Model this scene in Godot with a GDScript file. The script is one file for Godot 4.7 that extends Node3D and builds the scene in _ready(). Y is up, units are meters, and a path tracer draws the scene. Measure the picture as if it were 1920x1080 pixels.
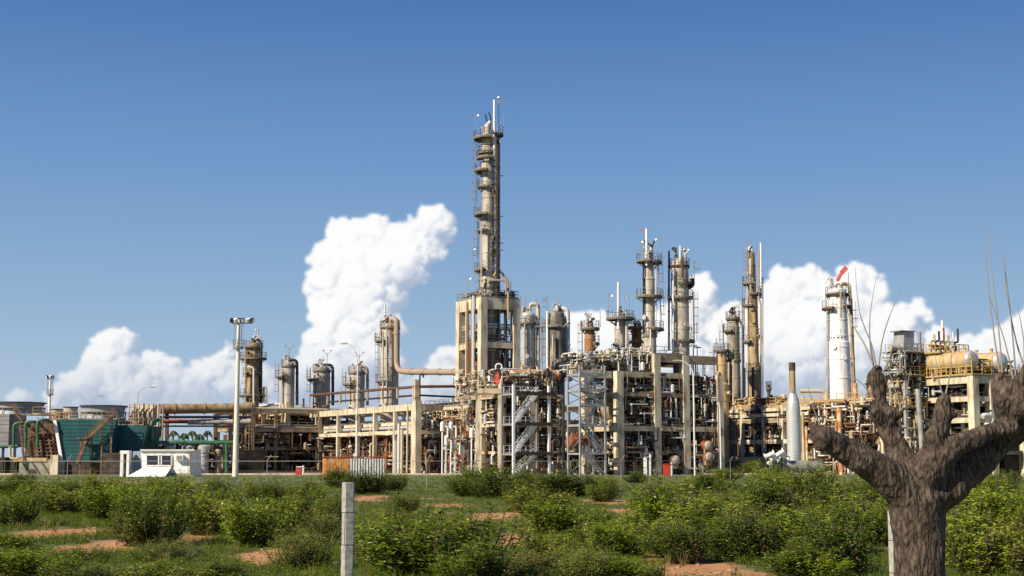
extends Node3D
# A refinery seen across scrub land: one camera, a computed sky with cumulus, one sun.

const LENS := 2637.0            # focal length of the photograph in its own pixels
const EYE := 2.2                # camera height
const PITCH := deg_to_rad(6.96)
const GRID := deg_to_rad(29.0)  # the plant's own axes are turned by this much

var mats := {}
var used_names := {}
var noise := FastNoiseLite.new()

# ---------------------------------------------------------------- measuring
func at(px: float, py: float, dist: float) -> Vector3:
	var u := (px - 960.0) / LENS
	var v := (540.0 - py) / LENS
	var k := dist / (cos(PITCH) - v * sin(PITCH))
	return Vector3(u * k, EYE + (sin(PITCH) + v * cos(PITCH)) * k, -dist)

func high(py: float, dist: float) -> float:
	return at(960, py, dist).y

func wide(n: float, dist: float) -> float:
	return n * dist / LENS

# the point at distance out along the plant's own x (right and away) and z (toward the road)
func out_b(p: Vector3, b: float, a: float) -> Vector3:
	return p + Vector3(cos(GRID), 0, -sin(GRID)) * b + Vector3(sin(GRID), 0, cos(GRID)) * a

# ---------------------------------------------------------------- mesh building
class Form:
	var v := PackedVector3Array()
	var n := PackedVector3Array()
	var i := PackedInt32Array()
	var c := PackedColorArray()
	var tint := Color.WHITE
	var tinted := false

	func vert(p: Vector3, nn: Vector3) -> void:
		v.append(p)
		n.append(nn)
		if tinted:
			c.append(tint)

	# corners counter-clockwise seen from outside
	func quad(a: Vector3, b: Vector3, d: Vector3, e: Vector3) -> void:
		var nn := (b - a).cross(e - a)
		if nn.length_squared() < 1e-16:
			nn = (d - b).cross(e - d)
		nn = nn.normalized()
		var k := v.size()
		for p in [a, b, d, e]:
			vert(p, nn)
		i.append_array(PackedInt32Array([k, k + 2, k + 1, k, k + 3, k + 2]))

	func tri(a: Vector3, b: Vector3, d: Vector3) -> void:
		var nn := (b - a).cross(d - a).normalized()
		var k := v.size()
		for p in [a, b, d]:
			vert(p, nn)
		i.append_array(PackedInt32Array([k, k + 2, k + 1]))

	func hexa(p: Array) -> void:   # 0-3 bottom ring, 4-7 top ring, counter-clockwise from above
		quad(p[4], p[5], p[6], p[7])
		quad(p[3], p[2], p[1], p[0])
		for k in 4:
			var m := (k + 1) % 4
			quad(p[k], p[m], p[m + 4], p[k + 4])

	func box(at: Vector3, size: Vector3, turn := Basis()) -> void:
		var h := size * 0.5
		var p := []
		for y in [-h.y, h.y]:
			for s in [[-1, 1], [1, 1], [1, -1], [-1, -1]]:
				p.append(at + turn * Vector3(h.x * s[0], y, h.z * s[1]))
		hexa(p)

	func bar(a: Vector3, b: Vector3, w: float, h: float) -> void:
		var z := b - a
		var l := z.length()
		if l < 1e-5:
			return
		z /= l
		var up := Vector3.UP if absf(z.y) < 0.95 else Vector3.RIGHT
		var x := up.cross(z).normalized()
		var y := z.cross(x)
		box((a + b) * 0.5, Vector3(w, h, l), Basis(x, y, z))

	func tube(pts: Array, r: float, sides := 10, caps := true, radii := []) -> void:
		var m := pts.size()
		if m < 2:
			return
		var side := Vector3.ZERO
		var first := v.size()
		for k in m:
			var t: Vector3 = (pts[mini(k + 1, m - 1)] - pts[maxi(k - 1, 0)]).normalized()
			if k == 0:
				side = t.cross(Vector3.UP if absf(t.y) < 0.9 else Vector3.RIGHT).normalized()
			else:
				side = (side - t * side.dot(t)).normalized()
			var other := t.cross(side)
			var rr: float = radii[k] if radii.size() else r
			for s in sides:
				var g := TAU * s / sides
				var nn := side * cos(g) + other * sin(g)
				vert(pts[k] + nn * rr, nn)
		for k in m - 1:
			for s in sides:
				var a := first + k * sides + s
				var b := first + k * sides + (s + 1) % sides
				i.append_array(PackedInt32Array([a, a + sides, b, b, a + sides, b + sides]))
		if caps:
			for e in [0, m - 1]:
				var t: Vector3 = (pts[1] - pts[0]).normalized() * -1.0 if e == 0 else (pts[m - 1] - pts[m - 2]).normalized()
				var k := v.size()
				vert(pts[e], t)
				for s in sides:
					vert(v[first + e * sides + s], t)
				for s in sides:
					var a := k + 1 + s
					var b := k + 1 + (s + 1) % sides
					i.append_array(PackedInt32Array([k, a, b]) if e == 0 else PackedInt32Array([k, b, a]))

	# profile of (radius, height) from bottom to top, turned about an upright axis at p
	func lathe(p: Vector3, prof: Array, sides := 20, turn := Basis()) -> void:
		for k in prof.size() - 1:
			var a: Vector2 = prof[k]
			var b: Vector2 = prof[k + 1]
			var d := b - a
			if d.length() < 1e-6:
				continue
			var slope := Vector2(d.y, -d.x).normalized()
			var first := v.size()
			for s in sides + 1:
				var g := TAU * s / sides
				var o := Vector3(cos(g), 0, -sin(g))
				var nn := (turn * (o * slope.x + Vector3.UP * slope.y)).normalized()
				vert(p + turn * (o * a.x + Vector3.UP * a.y), nn)
				vert(p + turn * (o * b.x + Vector3.UP * b.y), nn)
			for s in sides:
				var q := first + s * 2
				i.append_array(PackedInt32Array([q, q + 1, q + 2, q + 2, q + 1, q + 3]))

	# part of a flat ring, angles in degrees: 0 to the right, 90 towards the road, 180 to the left
	func sector(p: Vector3, r0: float, r1: float, a0: float, a1: float, thick: float, steps := 0) -> void:
		var m: int = steps if steps else maxi(2, int(absf(a1 - a0) / 22.0))
		for k in m:
			var g0 := deg_to_rad(lerpf(a0, a1, float(k) / m))
			var g1 := deg_to_rad(lerpf(a0, a1, float(k + 1) / m))
			var d0 := Vector3(cos(g0), 0, sin(g0))
			var d1 := Vector3(cos(g1), 0, sin(g1))
			var lo := p - Vector3.UP * thick
			hexa([lo + d0 * r1, lo + d0 * r0, lo + d1 * r0, lo + d1 * r1, p + d0 * r1, p + d0 * r0, p + d1 * r0, p + d1 * r1])

	func mesh() -> ArrayMesh:
		var a := []
		a.resize(Mesh.ARRAY_MAX)
		a[Mesh.ARRAY_VERTEX] = v
		a[Mesh.ARRAY_NORMAL] = n
		a[Mesh.ARRAY_INDEX] = i
		if tinted:
			a[Mesh.ARRAY_COLOR] = c
		var m := ArrayMesh.new()
		if v.size():
			m.add_surface_from_arrays(Mesh.PRIMITIVE_TRIANGLES, a)
		return m

# a path with its corners rounded
func bent(pts: Array, r: float, steps := 5) -> Array:
	var o := [pts[0]]
	for k in range(1, pts.size() - 1):
		var p: Vector3 = pts[k]
		var a: Vector3 = pts[k - 1] - p
		var b: Vector3 = pts[k + 1] - p
		var q := minf(r, minf(a.length(), b.length()) * 0.49)
		var s := p + a.normalized() * q
		var e := p + b.normalized() * q
		for j in steps + 1:
			var t := float(j) / steps
			o.append(s.lerp(p, t).lerp(p.lerp(e, t), t))
	o.append(pts[-1])
	return o

# ---------------------------------------------------------------- naming
func numbered(called: String) -> String:
	var k: int = used_names.get(called, 0)
	used_names[called] = k + 1
	return called if k == 0 else "%s_%03d" % [called, k]

func thing(called: String, label: String, category: String, where := Vector3.ZERO, turn := 0.0, group := "") -> Node3D:
	var o := Node3D.new()
	o.name = numbered(called)
	o.position = where
	o.rotation.y = turn
	add_child(o, true)
	o.set_meta("label", label)
	o.set_meta("category", category)
	if group:
		o.set_meta("group", group)
	return o

func obj(called: String, f: Variant, m: Material, parent: Node = null, kind := "") -> MeshInstance3D:
	var o := MeshInstance3D.new()
	o.mesh = f.mesh() if f is Form else f
	o.material_override = m
	if parent == null:
		o.name = numbered(called)
		add_child(o, true)
	else:
		var k := 0
		var nm := called
		while parent.has_node(NodePath(nm)):
			k += 1
			nm = "%s_%03d" % [called, k]
		o.name = nm
		parent.add_child(o, true)
	if kind:
		o.set_meta("kind", kind)
	return o

func count_up(parent: Node, called: String, o: Node) -> void:
	var k: int = parent.get_meta("n_" + called, 0)
	parent.set_meta("n_" + called, k + 1)
	o.name = called if k == 0 else "%s_%03d" % [called, k]
	parent.add_child(o, true)

func part(called: String, f: Variant, m: Material, parent: Node, kind := "") -> MeshInstance3D:
	var o := MeshInstance3D.new()
	o.mesh = f.mesh() if f is Form else f
	o.material_override = m
	count_up(parent, called, o)
	if kind:
		o.set_meta("kind", kind)
	return o

func struct(called: String, f: Variant, m: Material) -> MeshInstance3D:
	return obj(called, f, m, null, "structure")

# ---------------------------------------------------------------- materials
func lin(r: float, g: float, b: float) -> Color:
	return Color(r, g, b).linear_to_srgb()

func flat(key: String, col: Color, rough := 0.6, metal := 0.0) -> StandardMaterial3D:
	var m := StandardMaterial3D.new()
	m.resource_name = key
	m.albedo_color = col
	m.roughness = rough
	m.metallic = metal
	mats[key] = m
	return m

# stops: [offset, linear colour] pairs drawn over seamless noise, laid on in world metres
func grained(key: String, stops: Array, freq: float, scale: Vector3, rough := 0.7, metal := 0.0, octaves := 4, size := 256, bump := 0.0) -> StandardMaterial3D:
	var m := StandardMaterial3D.new()
	m.resource_name = key
	m.roughness = rough
	m.metallic = metal
	var g := Gradient.new()
	var offs := PackedFloat32Array()
	var cols := PackedColorArray()
	for s in stops:
		offs.append(s[0])
		cols.append(lin(s[1][0], s[1][1], s[1][2]))
	g.offsets = offs
	g.colors = cols
	var fn := FastNoiseLite.new()
	fn.seed = key.hash() % 9973
	fn.noise_type = FastNoiseLite.TYPE_SIMPLEX_SMOOTH
	fn.frequency = freq
	fn.fractal_octaves = octaves
	var t := NoiseTexture2D.new()
	t.width = size
	t.height = size
	t.seamless = true
	t.noise = fn
	t.color_ramp = g
	m.albedo_texture = t
	if bump != 0.0:
		var h := NoiseTexture2D.new()
		h.width = size
		h.height = size
		h.seamless = true
		h.noise = fn
		m.heightmap_enabled = true
		m.heightmap_texture = h
		m.heightmap_scale = absf(bump)
		m.heightmap_flip_texture = bump < 0.0
	m.uv1_triplanar = true
	m.uv1_world_triplanar = true
	m.uv1_scale = scale
	mats[key] = m
	return m

# a second layer that darkens: rust runs, soot, lichen
func worn(key: String, stops: Array, freq: float, scale: Vector3, no: int) -> void:
	var m: StandardMaterial3D = mats[key]
	var g := Gradient.new()
	var offs := PackedFloat32Array()
	var cols := PackedColorArray()
	for s in stops:
		offs.append(s[0])
		cols.append(lin(s[1][0], s[1][1], s[1][2]))
	g.offsets = offs
	g.colors = cols
	var fn := FastNoiseLite.new()
	fn.seed = no
	fn.noise_type = FastNoiseLite.TYPE_SIMPLEX_SMOOTH
	fn.frequency = freq
	fn.fractal_octaves = 4
	var t := NoiseTexture2D.new()
	t.width = 256
	t.height = 256
	t.seamless = true
	t.noise = fn
	t.color_ramp = g
	m.detail_enabled = true
	m.detail_albedo = t
	m.detail_blend_mode = BaseMaterial3D.BLEND_MODE_MUL
	m.detail_uv_layer = BaseMaterial3D.DETAIL_UV_2
	m.uv2_triplanar = true
	m.uv2_world_triplanar = true
	m.uv2_scale = scale

func make_materials() -> void:
	var st := Vector3(0.16, 0.045, 0.16)     # streaks that run down
	var ev := Vector3(0.12, 0.12, 0.12)
	grained("cream_concrete", [[0.0, [.24, .18, .115]], [0.25, [.46, .39, .28]], [0.42, [.62, .55, .41]], [0.7, [.69, .63, .485]], [1.0, [.74, .69, .57]]], 0.022, Vector3(.12, .045, .12), .85, 0.0, 5)
	grained("cream_steel", [[0.0, [.22, .13, .06]], [0.35, [.50, .41, .27]], [1.0, [.64, .56, .41]]], 0.015, ev, .65)
	grained("tan_steel", [[0.0, [.12, .065, .03]], [0.4, [.33, .25, .155]], [1.0, [.50, .41, .28]]], 0.015, ev, .65)
	grained("beige_shell", [[0.0, [.18, .15, .115]], [0.32, [.42, .38, .32]], [0.6, [.54, .50, .435]], [1.0, [.62, .585, .52]]], 0.016, st, .6)
	grained("grey_shell", [[0.0, [.14, .12, .09]], [0.35, [.32, .29, .24]], [0.65, [.46, .43, .38]], [1.0, [.60, .57, .51]]], 0.014, st, .5)
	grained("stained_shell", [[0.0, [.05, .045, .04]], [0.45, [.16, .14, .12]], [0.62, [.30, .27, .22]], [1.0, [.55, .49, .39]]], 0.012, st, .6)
	grained("brown_shell", [[0.0, [.09, .05, .025]], [0.35, [.25, .16, .075]], [0.6, [.42, .31, .16]], [1.0, [.55, .44, .26]]], 0.02, st, .7)
	grained("rust_shell", [[0.0, [.10, .04, .016]], [0.4, [.26, .115, .045]], [0.7, [.38, .19, .08]], [1.0, [.46, .30, .16]]], 0.02, st, .8)
	grained("silver_shell", [[0.0, [.36, .24, .14]], [0.3, [.52, .50, .47]], [0.7, [.62, .63, .64]], [1.0, [.72, .73, .75]]], 0.012, st, .38, 0.35)
	grained("yellow_shell", [[0.0, [.20, .10, .03]], [0.35, [.46, .31, .14]], [0.7, [.58, .46, .28]], [1.0, [.60, .55, .45]]], 0.018, st, .6)
	grained("rust_red", [[0.0, [.12, .035, .014]], [0.5, [.30, .085, .03]], [1.0, [.42, .15, .06]]], 0.03, ev, .8)
	grained("rust_dark", [[0.0, [.035, .02, .012]], [0.5, [.085, .048, .028]], [1.0, [.17, .10, .055]]], 0.03, ev, .85)
	grained("orange_rust", [[0.0, [.28, .08, .025]], [0.38, [.50, .20, .07]], [0.62, [.66, .48, .28]], [1.0, [.72, .65, .52]]], 0.02, Vector3(.22, .12, .22), .75)
	grained("galvanised", [[0.0, [.22, .22, .22]], [0.5, [.36, .37, .375]], [1.0, [.50, .50, .50]]], 0.02, ev, .5, .2)
	grained("white_paint", [[0.0, [.62, .58, .50]], [0.3, [.76, .75, .72]], [1.0, [.83, .83, .82]]], 0.012, st, .5)
	grained("bright_white", [[0.0, [.72, .70, .66]], [0.25, [.84, .84, .83]], [1.0, [.88, .88, .88]]], 0.01, st, .45)
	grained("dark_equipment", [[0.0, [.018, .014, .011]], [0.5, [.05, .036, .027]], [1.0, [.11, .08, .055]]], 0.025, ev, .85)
	grained("deck", [[0.0, [.07, .055, .04]], [0.5, [.15, .125, .09]], [1.0, [.22, .19, .14]]], 0.03, ev, .9)
	grained("teal_cladding", [[0.0, [.003, .062, .070]], [0.4, [.005, .090, .098]], [1.0, [.012, .125, .13]]], 0.012, Vector3(.09, .05, .09), .55)
	grained("grey_cladding", [[0.0, [.20, .19, .19]], [0.5, [.30, .29, .29]], [1.0, [.37, .36, .36]]], 0.012, Vector3(.05, .2, .05), .8)
	grained("blue_grey_fibre", [[0.0, [.22, .25, .28]], [0.5, [.32, .36, .40]], [1.0, [.42, .46, .49]]], 0.012, Vector3(.08, .3, .08), .55)
	grained("green_pipe", [[0.0, [.02, .075, .035]], [0.5, [.035, .13, .06]], [1.0, [.06, .19, .09]]], 0.02, ev, .45)
	grained("brown_timber", [[0.0, [.08, .04, .02]], [0.5, [.17, .10, .06]], [1.0, [.28, .19, .12]]], 0.03, ev, .9)
	grained("pale_concrete", [[0.0, [.20, .21, .15]], [0.5, [.30, .31, .24]], [1.0, [.38, .38, .31]]], 0.02, ev, .9)
	var runs := [[0.0, [.34, .23, .15]], [0.2, [.62, .51, .41]], [0.36, [.97, .95, .92]], [1.0, [1.0, 1.0, 1.0]]]
	worn("cream_concrete", runs, 0.02, Vector3(.42, .03, .42), 51)
	worn("beige_shell", runs, 0.02, Vector3(.5, .025, .5), 52)
	worn("grey_shell", runs, 0.02, Vector3(.5, .03, .5), 53)
	worn("bright_white", [[0.0, [.55, .42, .30]], [0.2, [.85, .79, .70]], [0.4, [1.0, 1.0, 1.0]], [1.0, [1.0, 1.0, 1.0]]], 0.018, Vector3(.45, .03, .45), 54)
	worn("teal_cladding", [[0.0, [.45, .45, .45]], [0.4, [.85, .85, .85]], [1.0, [1.0, 1.0, 1.0]]], 0.02, Vector3(.6, .05, .6), 55)
	worn("cream_steel", runs, 0.02, Vector3(.3, .06, .3), 56)
	flat("yellow_rail", lin(.52, .33, .09), .5)
	flat("dark_pipe", lin(.03, .028, .03), .5)
	flat("blue_black", lin(.014, .017, .032), .45)
	flat("brown_pipe", lin(.13, .062, .032), .6)
	flat("pink_pipe", lin(.36, .275, .205), .55)
	flat("black_gap", lin(.012, .011, .010), .9)
	flat("red_paint", lin(.42, .045, .025), .5)
	flat("flag_red", lin(.62, .14, .10), .6)
	flat("lamp_white", lin(.80, .80, .78), .35)
	flat("window_glass", lin(.03, .035, .05), .08)
	flat("painted_shade_blue", lin(.22, .27, .35), .5)  # shade on the white cabin, put into the colour
	flat("rail_grey", lin(.27, .25, .22), .6)
	grained("orange_panel", [[0.0, [.30, .09, .02]], [0.4, [.58, .20, .05]], [0.7, [.70, .36, .12]], [1.0, [.74, .55, .30]]], 0.03, Vector3(.25, .12, .25), .75)
	flat("mast_paint", lin(.70, .65, .55), .5)
	flat("cream_pipe", lin(.54, .47, .34), .5)
	flat("silver_pipe", lin(.60, .60, .60), .35, .35)
	flat("white_pipe", lin(.70, .69, .65), .45)
	flat("tan_pipe", lin(.38, .29, .17), .55)
	flat("blue_paint", lin(.04, .09, .26), .5)

# ---------------------------------------------------------------- sky
# Cumulus as heaps of round puffs, in the photograph's own degrees of azimuth and height
func puff_list() -> Array:
	var rows := [
		[813, 424, 34], [785, 436, 33], [754, 449, 36], [834, 436, 16], [700, 440, 38], [655, 455, 44], [618, 480, 34], [602, 525, 30], [640, 520, 58], [700, 510, 60],
		[752, 490, 52], [800, 468, 34], [670, 570, 60], [625, 580, 46], [728, 548, 40], [604, 548, 30], [640, 625, 56], [690, 640, 55], [612, 650, 42], [712, 600, 32],
		[650, 695, 68], [592, 700, 46], [560, 728, 38], [712, 705, 50], [750, 735, 40], [520, 745, 34], [800, 745, 36],
		[214, 652, 37], [190, 672, 30], [236, 636, 16], [182, 708, 46], [230, 702, 45], [290, 684, 33], [318, 700, 32], [296, 722, 40], [404, 690, 28], [422, 668, 18],
		[378, 710, 30], [432, 704, 30], [145, 732, 38], [250, 742, 56], [350, 742, 48], [450, 726, 34], [105, 748, 26], [480, 700, 26], [500, 730, 34],
		[1094, 612, 34], [1120, 604, 22], [1075, 642, 36], [1136, 642, 44], [1180, 655, 46], [1090, 690, 60], [1150, 700, 60], [832, 682, 26], [846, 668, 17], [812, 706, 26], [850, 720, 36],
		[1312, 552, 33], [1330, 546, 18], [1290, 582, 40], [1258, 592, 30], [1318, 592, 28], [1240, 625, 42], [1298, 630, 42], [1230, 690, 60], [1300, 700, 60],
		[1472, 532, 36], [1450, 562, 36], [1502, 542, 40], [1542, 556, 38], [1602, 522, 30], [1624, 524, 24], [1640, 552, 30], [1590, 572, 52], [1480, 605, 58], [1542, 625, 62],
		[1652, 594, 32], [1690, 594, 26], [1722, 582, 20], [1740, 592, 14], [1682, 635, 50], [1622, 645, 60], [1436, 640, 44], [1408, 604, 33], [1378, 594, 28], [1366, 628, 40],
		[1410, 690, 60], [1500, 690, 66], [1600, 700, 66], [1700, 690, 56], [1760, 640, 28], [1786, 664, 34],
		[1912, 610, 26], [1884, 630, 26], [1856, 642, 25], [1812, 652, 26], [1832, 690, 48], [1900, 680, 56], [1960, 600, 44], [2010, 640, 60], [-40, 745, 40], [40, 752, 22],
	]
	return rows

func make_sky() -> ImageTexture:
	var w := 4096
	var h := 2048
	var img := Image.create(w, h, false, Image.FORMAT_RGB8)
	# clear air by height above the horizon (sRGB)
	var hs := [-90.0, 0.0, 2.0, 5.0, 9.0, 13.5, 18.5, 30.0, 55.0, 90.0]
	var cs := [Vector3(150, 152, 150), Vector3(184, 202, 218), Vector3(178, 200, 220), Vector3(157, 186, 214), Vector3(132, 168, 208), Vector3(107, 148, 199), Vector3(81, 122, 181), Vector3(52, 98, 168), Vector3(40, 80, 148), Vector3(36, 74, 140)]
	var rows := []
	for y in h:
		var e := 90.0 - (y + 0.5) * 180.0 / h
		var c: Vector3 = cs[-1]
		for k in hs.size() - 1:
			if e >= hs[k] and e <= hs[k + 1]:
				c = cs[k].lerp(cs[k + 1], (e - hs[k]) / (hs[k + 1] - hs[k]))
				break
		rows.append(c)
		img.fill_rect(Rect2i(0, y, w, 1), Color(c.x / 255.0, c.y / 255.0, c.z / 255.0))
	# the strip in which clouds stand: 50 degrees of azimuth, 20 of height
	var x0 := 1726
	var x1 := 2370
	var y0 := 800
	var y1 := 1024
	var rng := rand(19)
	var puffs := []      # column, row, radius, how far it stands out
	for p in puff_list():
		var r: float = p[2] * 1.05
		puffs.append([p[0], p[1], r, 0.0])
		for k in 9:
			var g := rng.randf() * TAU
			var o := rng.randf_range(0.35, 0.92)
			var small := r * rng.randf_range(0.24, 0.44)
			puffs.append([p[0] + cos(g) * r * o, p[1] + sin(g) * r * o * 0.9, small, r * sqrt(maxf(0.0, 1.0 - o * o)) * 0.9])
			if k < 5:
				var g2 := rng.randf() * TAU
				puffs.append([p[0] + cos(g) * r * o + cos(g2) * small * 0.9, p[1] + sin(g) * r * o * 0.9 + sin(g2) * small * 0.9, small * rng.randf_range(0.35, 0.6), r * sqrt(maxf(0.0, 1.0 - o * o)) * 0.9 + small * 0.3])
	var cellw := 44.0
	var bins := {}
	for p in puffs:
		var reach: float = p[2] + 4.0
		for bx in range(int(floor((p[0] - reach) / cellw)), int(floor((p[0] + reach) / cellw)) + 1):
			for by in range(int(floor((p[1] - reach) / cellw)), int(floor((p[1] + reach) / cellw)) + 1):
				var key := Vector2i(bx, by)
				if not bins.has(key):
					bins[key] = []
				bins[key].append(p)
	var fn := FastNoiseLite.new()
	fn.seed = 4
	fn.frequency = 0.017
	fn.fractal_octaves = 4
	fn.fractal_gain = 0.5
	var strip := Image.create(x1 - x0, y1 - y0, false, Image.FORMAT_RGBA8)
	var towards := Vector3(-0.46, 0.60, 0.66).normalized()
	for y in range(y0, y1):
		var e := deg_to_rad(90.0 - (y + 0.5) * 180.0 / h)
		for x in range(x0, x1):
			var a := deg_to_rad((x + 0.5) * 360.0 / w - 180.0)
			# where this direction falls in the photograph
			var f := cos(e) * cos(a)
			var up := sin(e)
			var zc := f * cos(PITCH) + up * sin(PITCH)
			var q := Vector2(960.0 + LENS * cos(e) * sin(a) / zc, 540.0 - LENS * (up * cos(PITCH) - f * sin(PITCH)) / zc)
			var warp := Vector2(fn.get_noise_2d(q.x, q.y), fn.get_noise_2d(q.x + 700.0, q.y + 300.0)) * 15.0
			var s := q + warp
			var best := -1e9
			var top := -1e9
			var nn := Vector3(0, 0, 1)
			var broad := Vector3.ZERO
			for p in bins.get(Vector2i(int(floor(s.x / cellw)), int(floor(s.y / cellw))), []):
				var r: float = p[2]
				var dx: float = s.x - p[0]
				var dy: float = s.y - p[1]
				var d2 := dx * dx + dy * dy
				best = maxf(best, r - sqrt(d2))
				if d2 < r * r:
					var hh := sqrt(r * r - d2)
					if hh + p[3] > top:
						top = hh + p[3]
						nn = Vector3(dx, -dy, hh) / r
					if p[3] == 0.0:
						broad += Vector3(dx, -dy, hh) / r * hh
			if best <= -1.5:
				continue
			var alpha := smoothstep(-1.5, 2.0 + 10.0 * maxf(0.0, fn.get_noise_2d(q.x * 0.8 + 300.0, q.y * 0.8)), best)
			var n2 := (nn * 0.52 + broad.normalized() * 0.66 + Vector3(0, 0, 0.25)).normalized()
			var lit := clampf(n2.dot(towards), 0.0, 1.0)
			var low := smoothstep(610.0, 750.0, q.y + warp.y * 2.0)
			var shade := clampf(0.36 + 0.76 * lit - 0.22 * low + 0.16 * fn.get_noise_2d(q.x * 0.5, q.y * 0.5), 0.0, 1.0)
			var col := Vector3(172, 186, 210).lerp(Vector3(255, 255, 255), smoothstep(0.35, 0.92, shade))
			col = col.lerp(Vector3(196, 206, 220), low * 0.5)
			alpha *= 1.0 - 0.7 * smoothstep(735.0, 830.0, q.y)
			strip.set_pixel(x - x0, y - y0, Color(col.x / 255.0, col.y / 255.0, col.z / 255.0, alpha))
	img.convert(Image.FORMAT_RGBA8)
	# the same kind of clouds stands all round the horizon
	var sw := x1 - x0
	for k in range(-4, 4):
		var c := strip
		if k != 0:
			c = strip.duplicate()
			if k % 2:
				c.flip_x()
		img.blend_rect(c, Rect2i(0, 0, sw, y1 - y0), Vector2i(posmod(x0 + k * 512, w - sw + 1) if k else x0, y0))
	img.convert(Image.FORMAT_RGB8)
	# a panorama's first column looks along -z, where the camera looks
	var turned := Image.create(w, h, false, Image.FORMAT_RGB8)
	turned.blit_rect(img, Rect2i(w / 2, 0, w / 2, h), Vector2i(0, 0))
	turned.blit_rect(img, Rect2i(0, 0, w / 2, h), Vector2i(w / 2, 0))
	img = turned
	return ImageTexture.create_from_image(img)

# ---------------------------------------------------------------- plant pieces
func railing(f: Form, pts: Array, tall := 1.1, post := 0.05, gap := 1.5) -> void:
	for k in pts.size() - 1:
		var a: Vector3 = pts[k]
		var b: Vector3 = pts[k + 1]
		f.bar(a + Vector3.UP * tall, b + Vector3.UP * tall, post, post)
		f.bar(a + Vector3.UP * tall * 0.52, b + Vector3.UP * tall * 0.52, post * 0.8, post * 0.8)
		f.bar(a + Vector3.UP * 0.08, b + Vector3.UP * 0.08, 0.02, 0.15)
		var m := maxi(1, int(round((b - a).length() / gap)))
		for j in m + 1:
			var p := a.lerp(b, float(j) / m)
			f.bar(p, p + Vector3.UP * tall, post, post)

func ladder(parent: Node, foot: Vector3, tall: float, facing: float, caged: bool, m: Material) -> void:
	var f := Form.new()
	var out := Vector3(cos(facing), 0, sin(facing))
	var side := Vector3(-out.z, 0, out.x) * 0.25
	for s in [-1, 1]:
		f.bar(foot + side * s, foot + side * s + Vector3.UP * (tall + 1.0), 0.07, 0.07)
	for k in int(tall / 0.45):
		var p := foot + Vector3.UP * (0.3 + k * 0.45)
		f.bar(p - side, p + side, 0.04, 0.04)
	var o := part("ladder", f, m, parent)
	if caged:
		var g := Form.new()
		var hoops := int(tall / 1.3)
		for k in hoops:
			var p := foot + Vector3.UP * (2.2 + k * 1.3) + out * 0.35
			if p.y > foot.y + tall + 1.0:
				break
			var ring := []
			for j in 9:
				var a := facing + deg_to_rad(-130.0 + j * 32.5)
				ring.append(p + Vector3(cos(a), 0, sin(a)) * 0.42)
			g.tube(ring, 0.03, 4, false)
		for j in [0, 2, 4, 6, 8]:
			var a := facing + deg_to_rad(-130.0 + j * 32.5)
			var q := out * 0.35 + Vector3(cos(a), 0, sin(a)) * 0.42
			g.bar(foot + q + Vector3.UP * 2.2, foot + q + Vector3.UP * (tall + 1.0), 0.03, 0.03)
		part("safety_cage", g, m, o)

# platform round a shell: angles in degrees, 0 right, 90 to the road, 180 left
func platform(parent: Node, y: float, r0: float, r1: float, a0: float, a1: float, m: Material, rm: Material) -> void:
	var f := Form.new()
	f.sector(Vector3(0, y, 0), r0, r1, a0, a1, 0.12)
	f.sector(Vector3(0, y - 0.121, 0), r1 - 0.10, r1, a0, a1, 0.16)
	var o := part("platform", f, m, parent)
	var b := Form.new()
	var n := maxi(2, int((a1 - a0) / 50.0))
	for k in n + 1:
		var g := deg_to_rad(lerpf(a0 + 6, a1 - 6, float(k) / n))
		var d := Vector3(cos(g), 0, sin(g))
		b.bar(Vector3(0, y - 1.1, 0) + d * r0, Vector3(0, y - 0.2, 0) + d * (r1 - 0.15), 0.10, 0.10)
		b.bar(Vector3(0, y - 0.21, 0) + d * r0, Vector3(0, y - 0.21, 0) + d * (r1 - 0.15), 0.08, 0.16)
	part("bracket", b, m, o)
	var rl := Form.new()
	var pts := []
	var steps := maxi(2, int((a1 - a0) / 25.0))
	for k in steps + 1:
		var g := deg_to_rad(lerpf(a0, a1, float(k) / steps))
		pts.append(Vector3(cos(g) * (r1 - 0.05), y, sin(g) * (r1 - 0.05)))
	if a1 - a0 < 350:
		pts.push_front(Vector3(cos(deg_to_rad(a0)) * r0, y, sin(deg_to_rad(a0)) * r0))
		pts.append(Vector3(cos(deg_to_rad(a1)) * r0, y, sin(deg_to_rad(a1)) * r0))
	railing(rl, pts, 1.15, 0.05, 1.2)
	part("railing", rl, rm, o)

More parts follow.
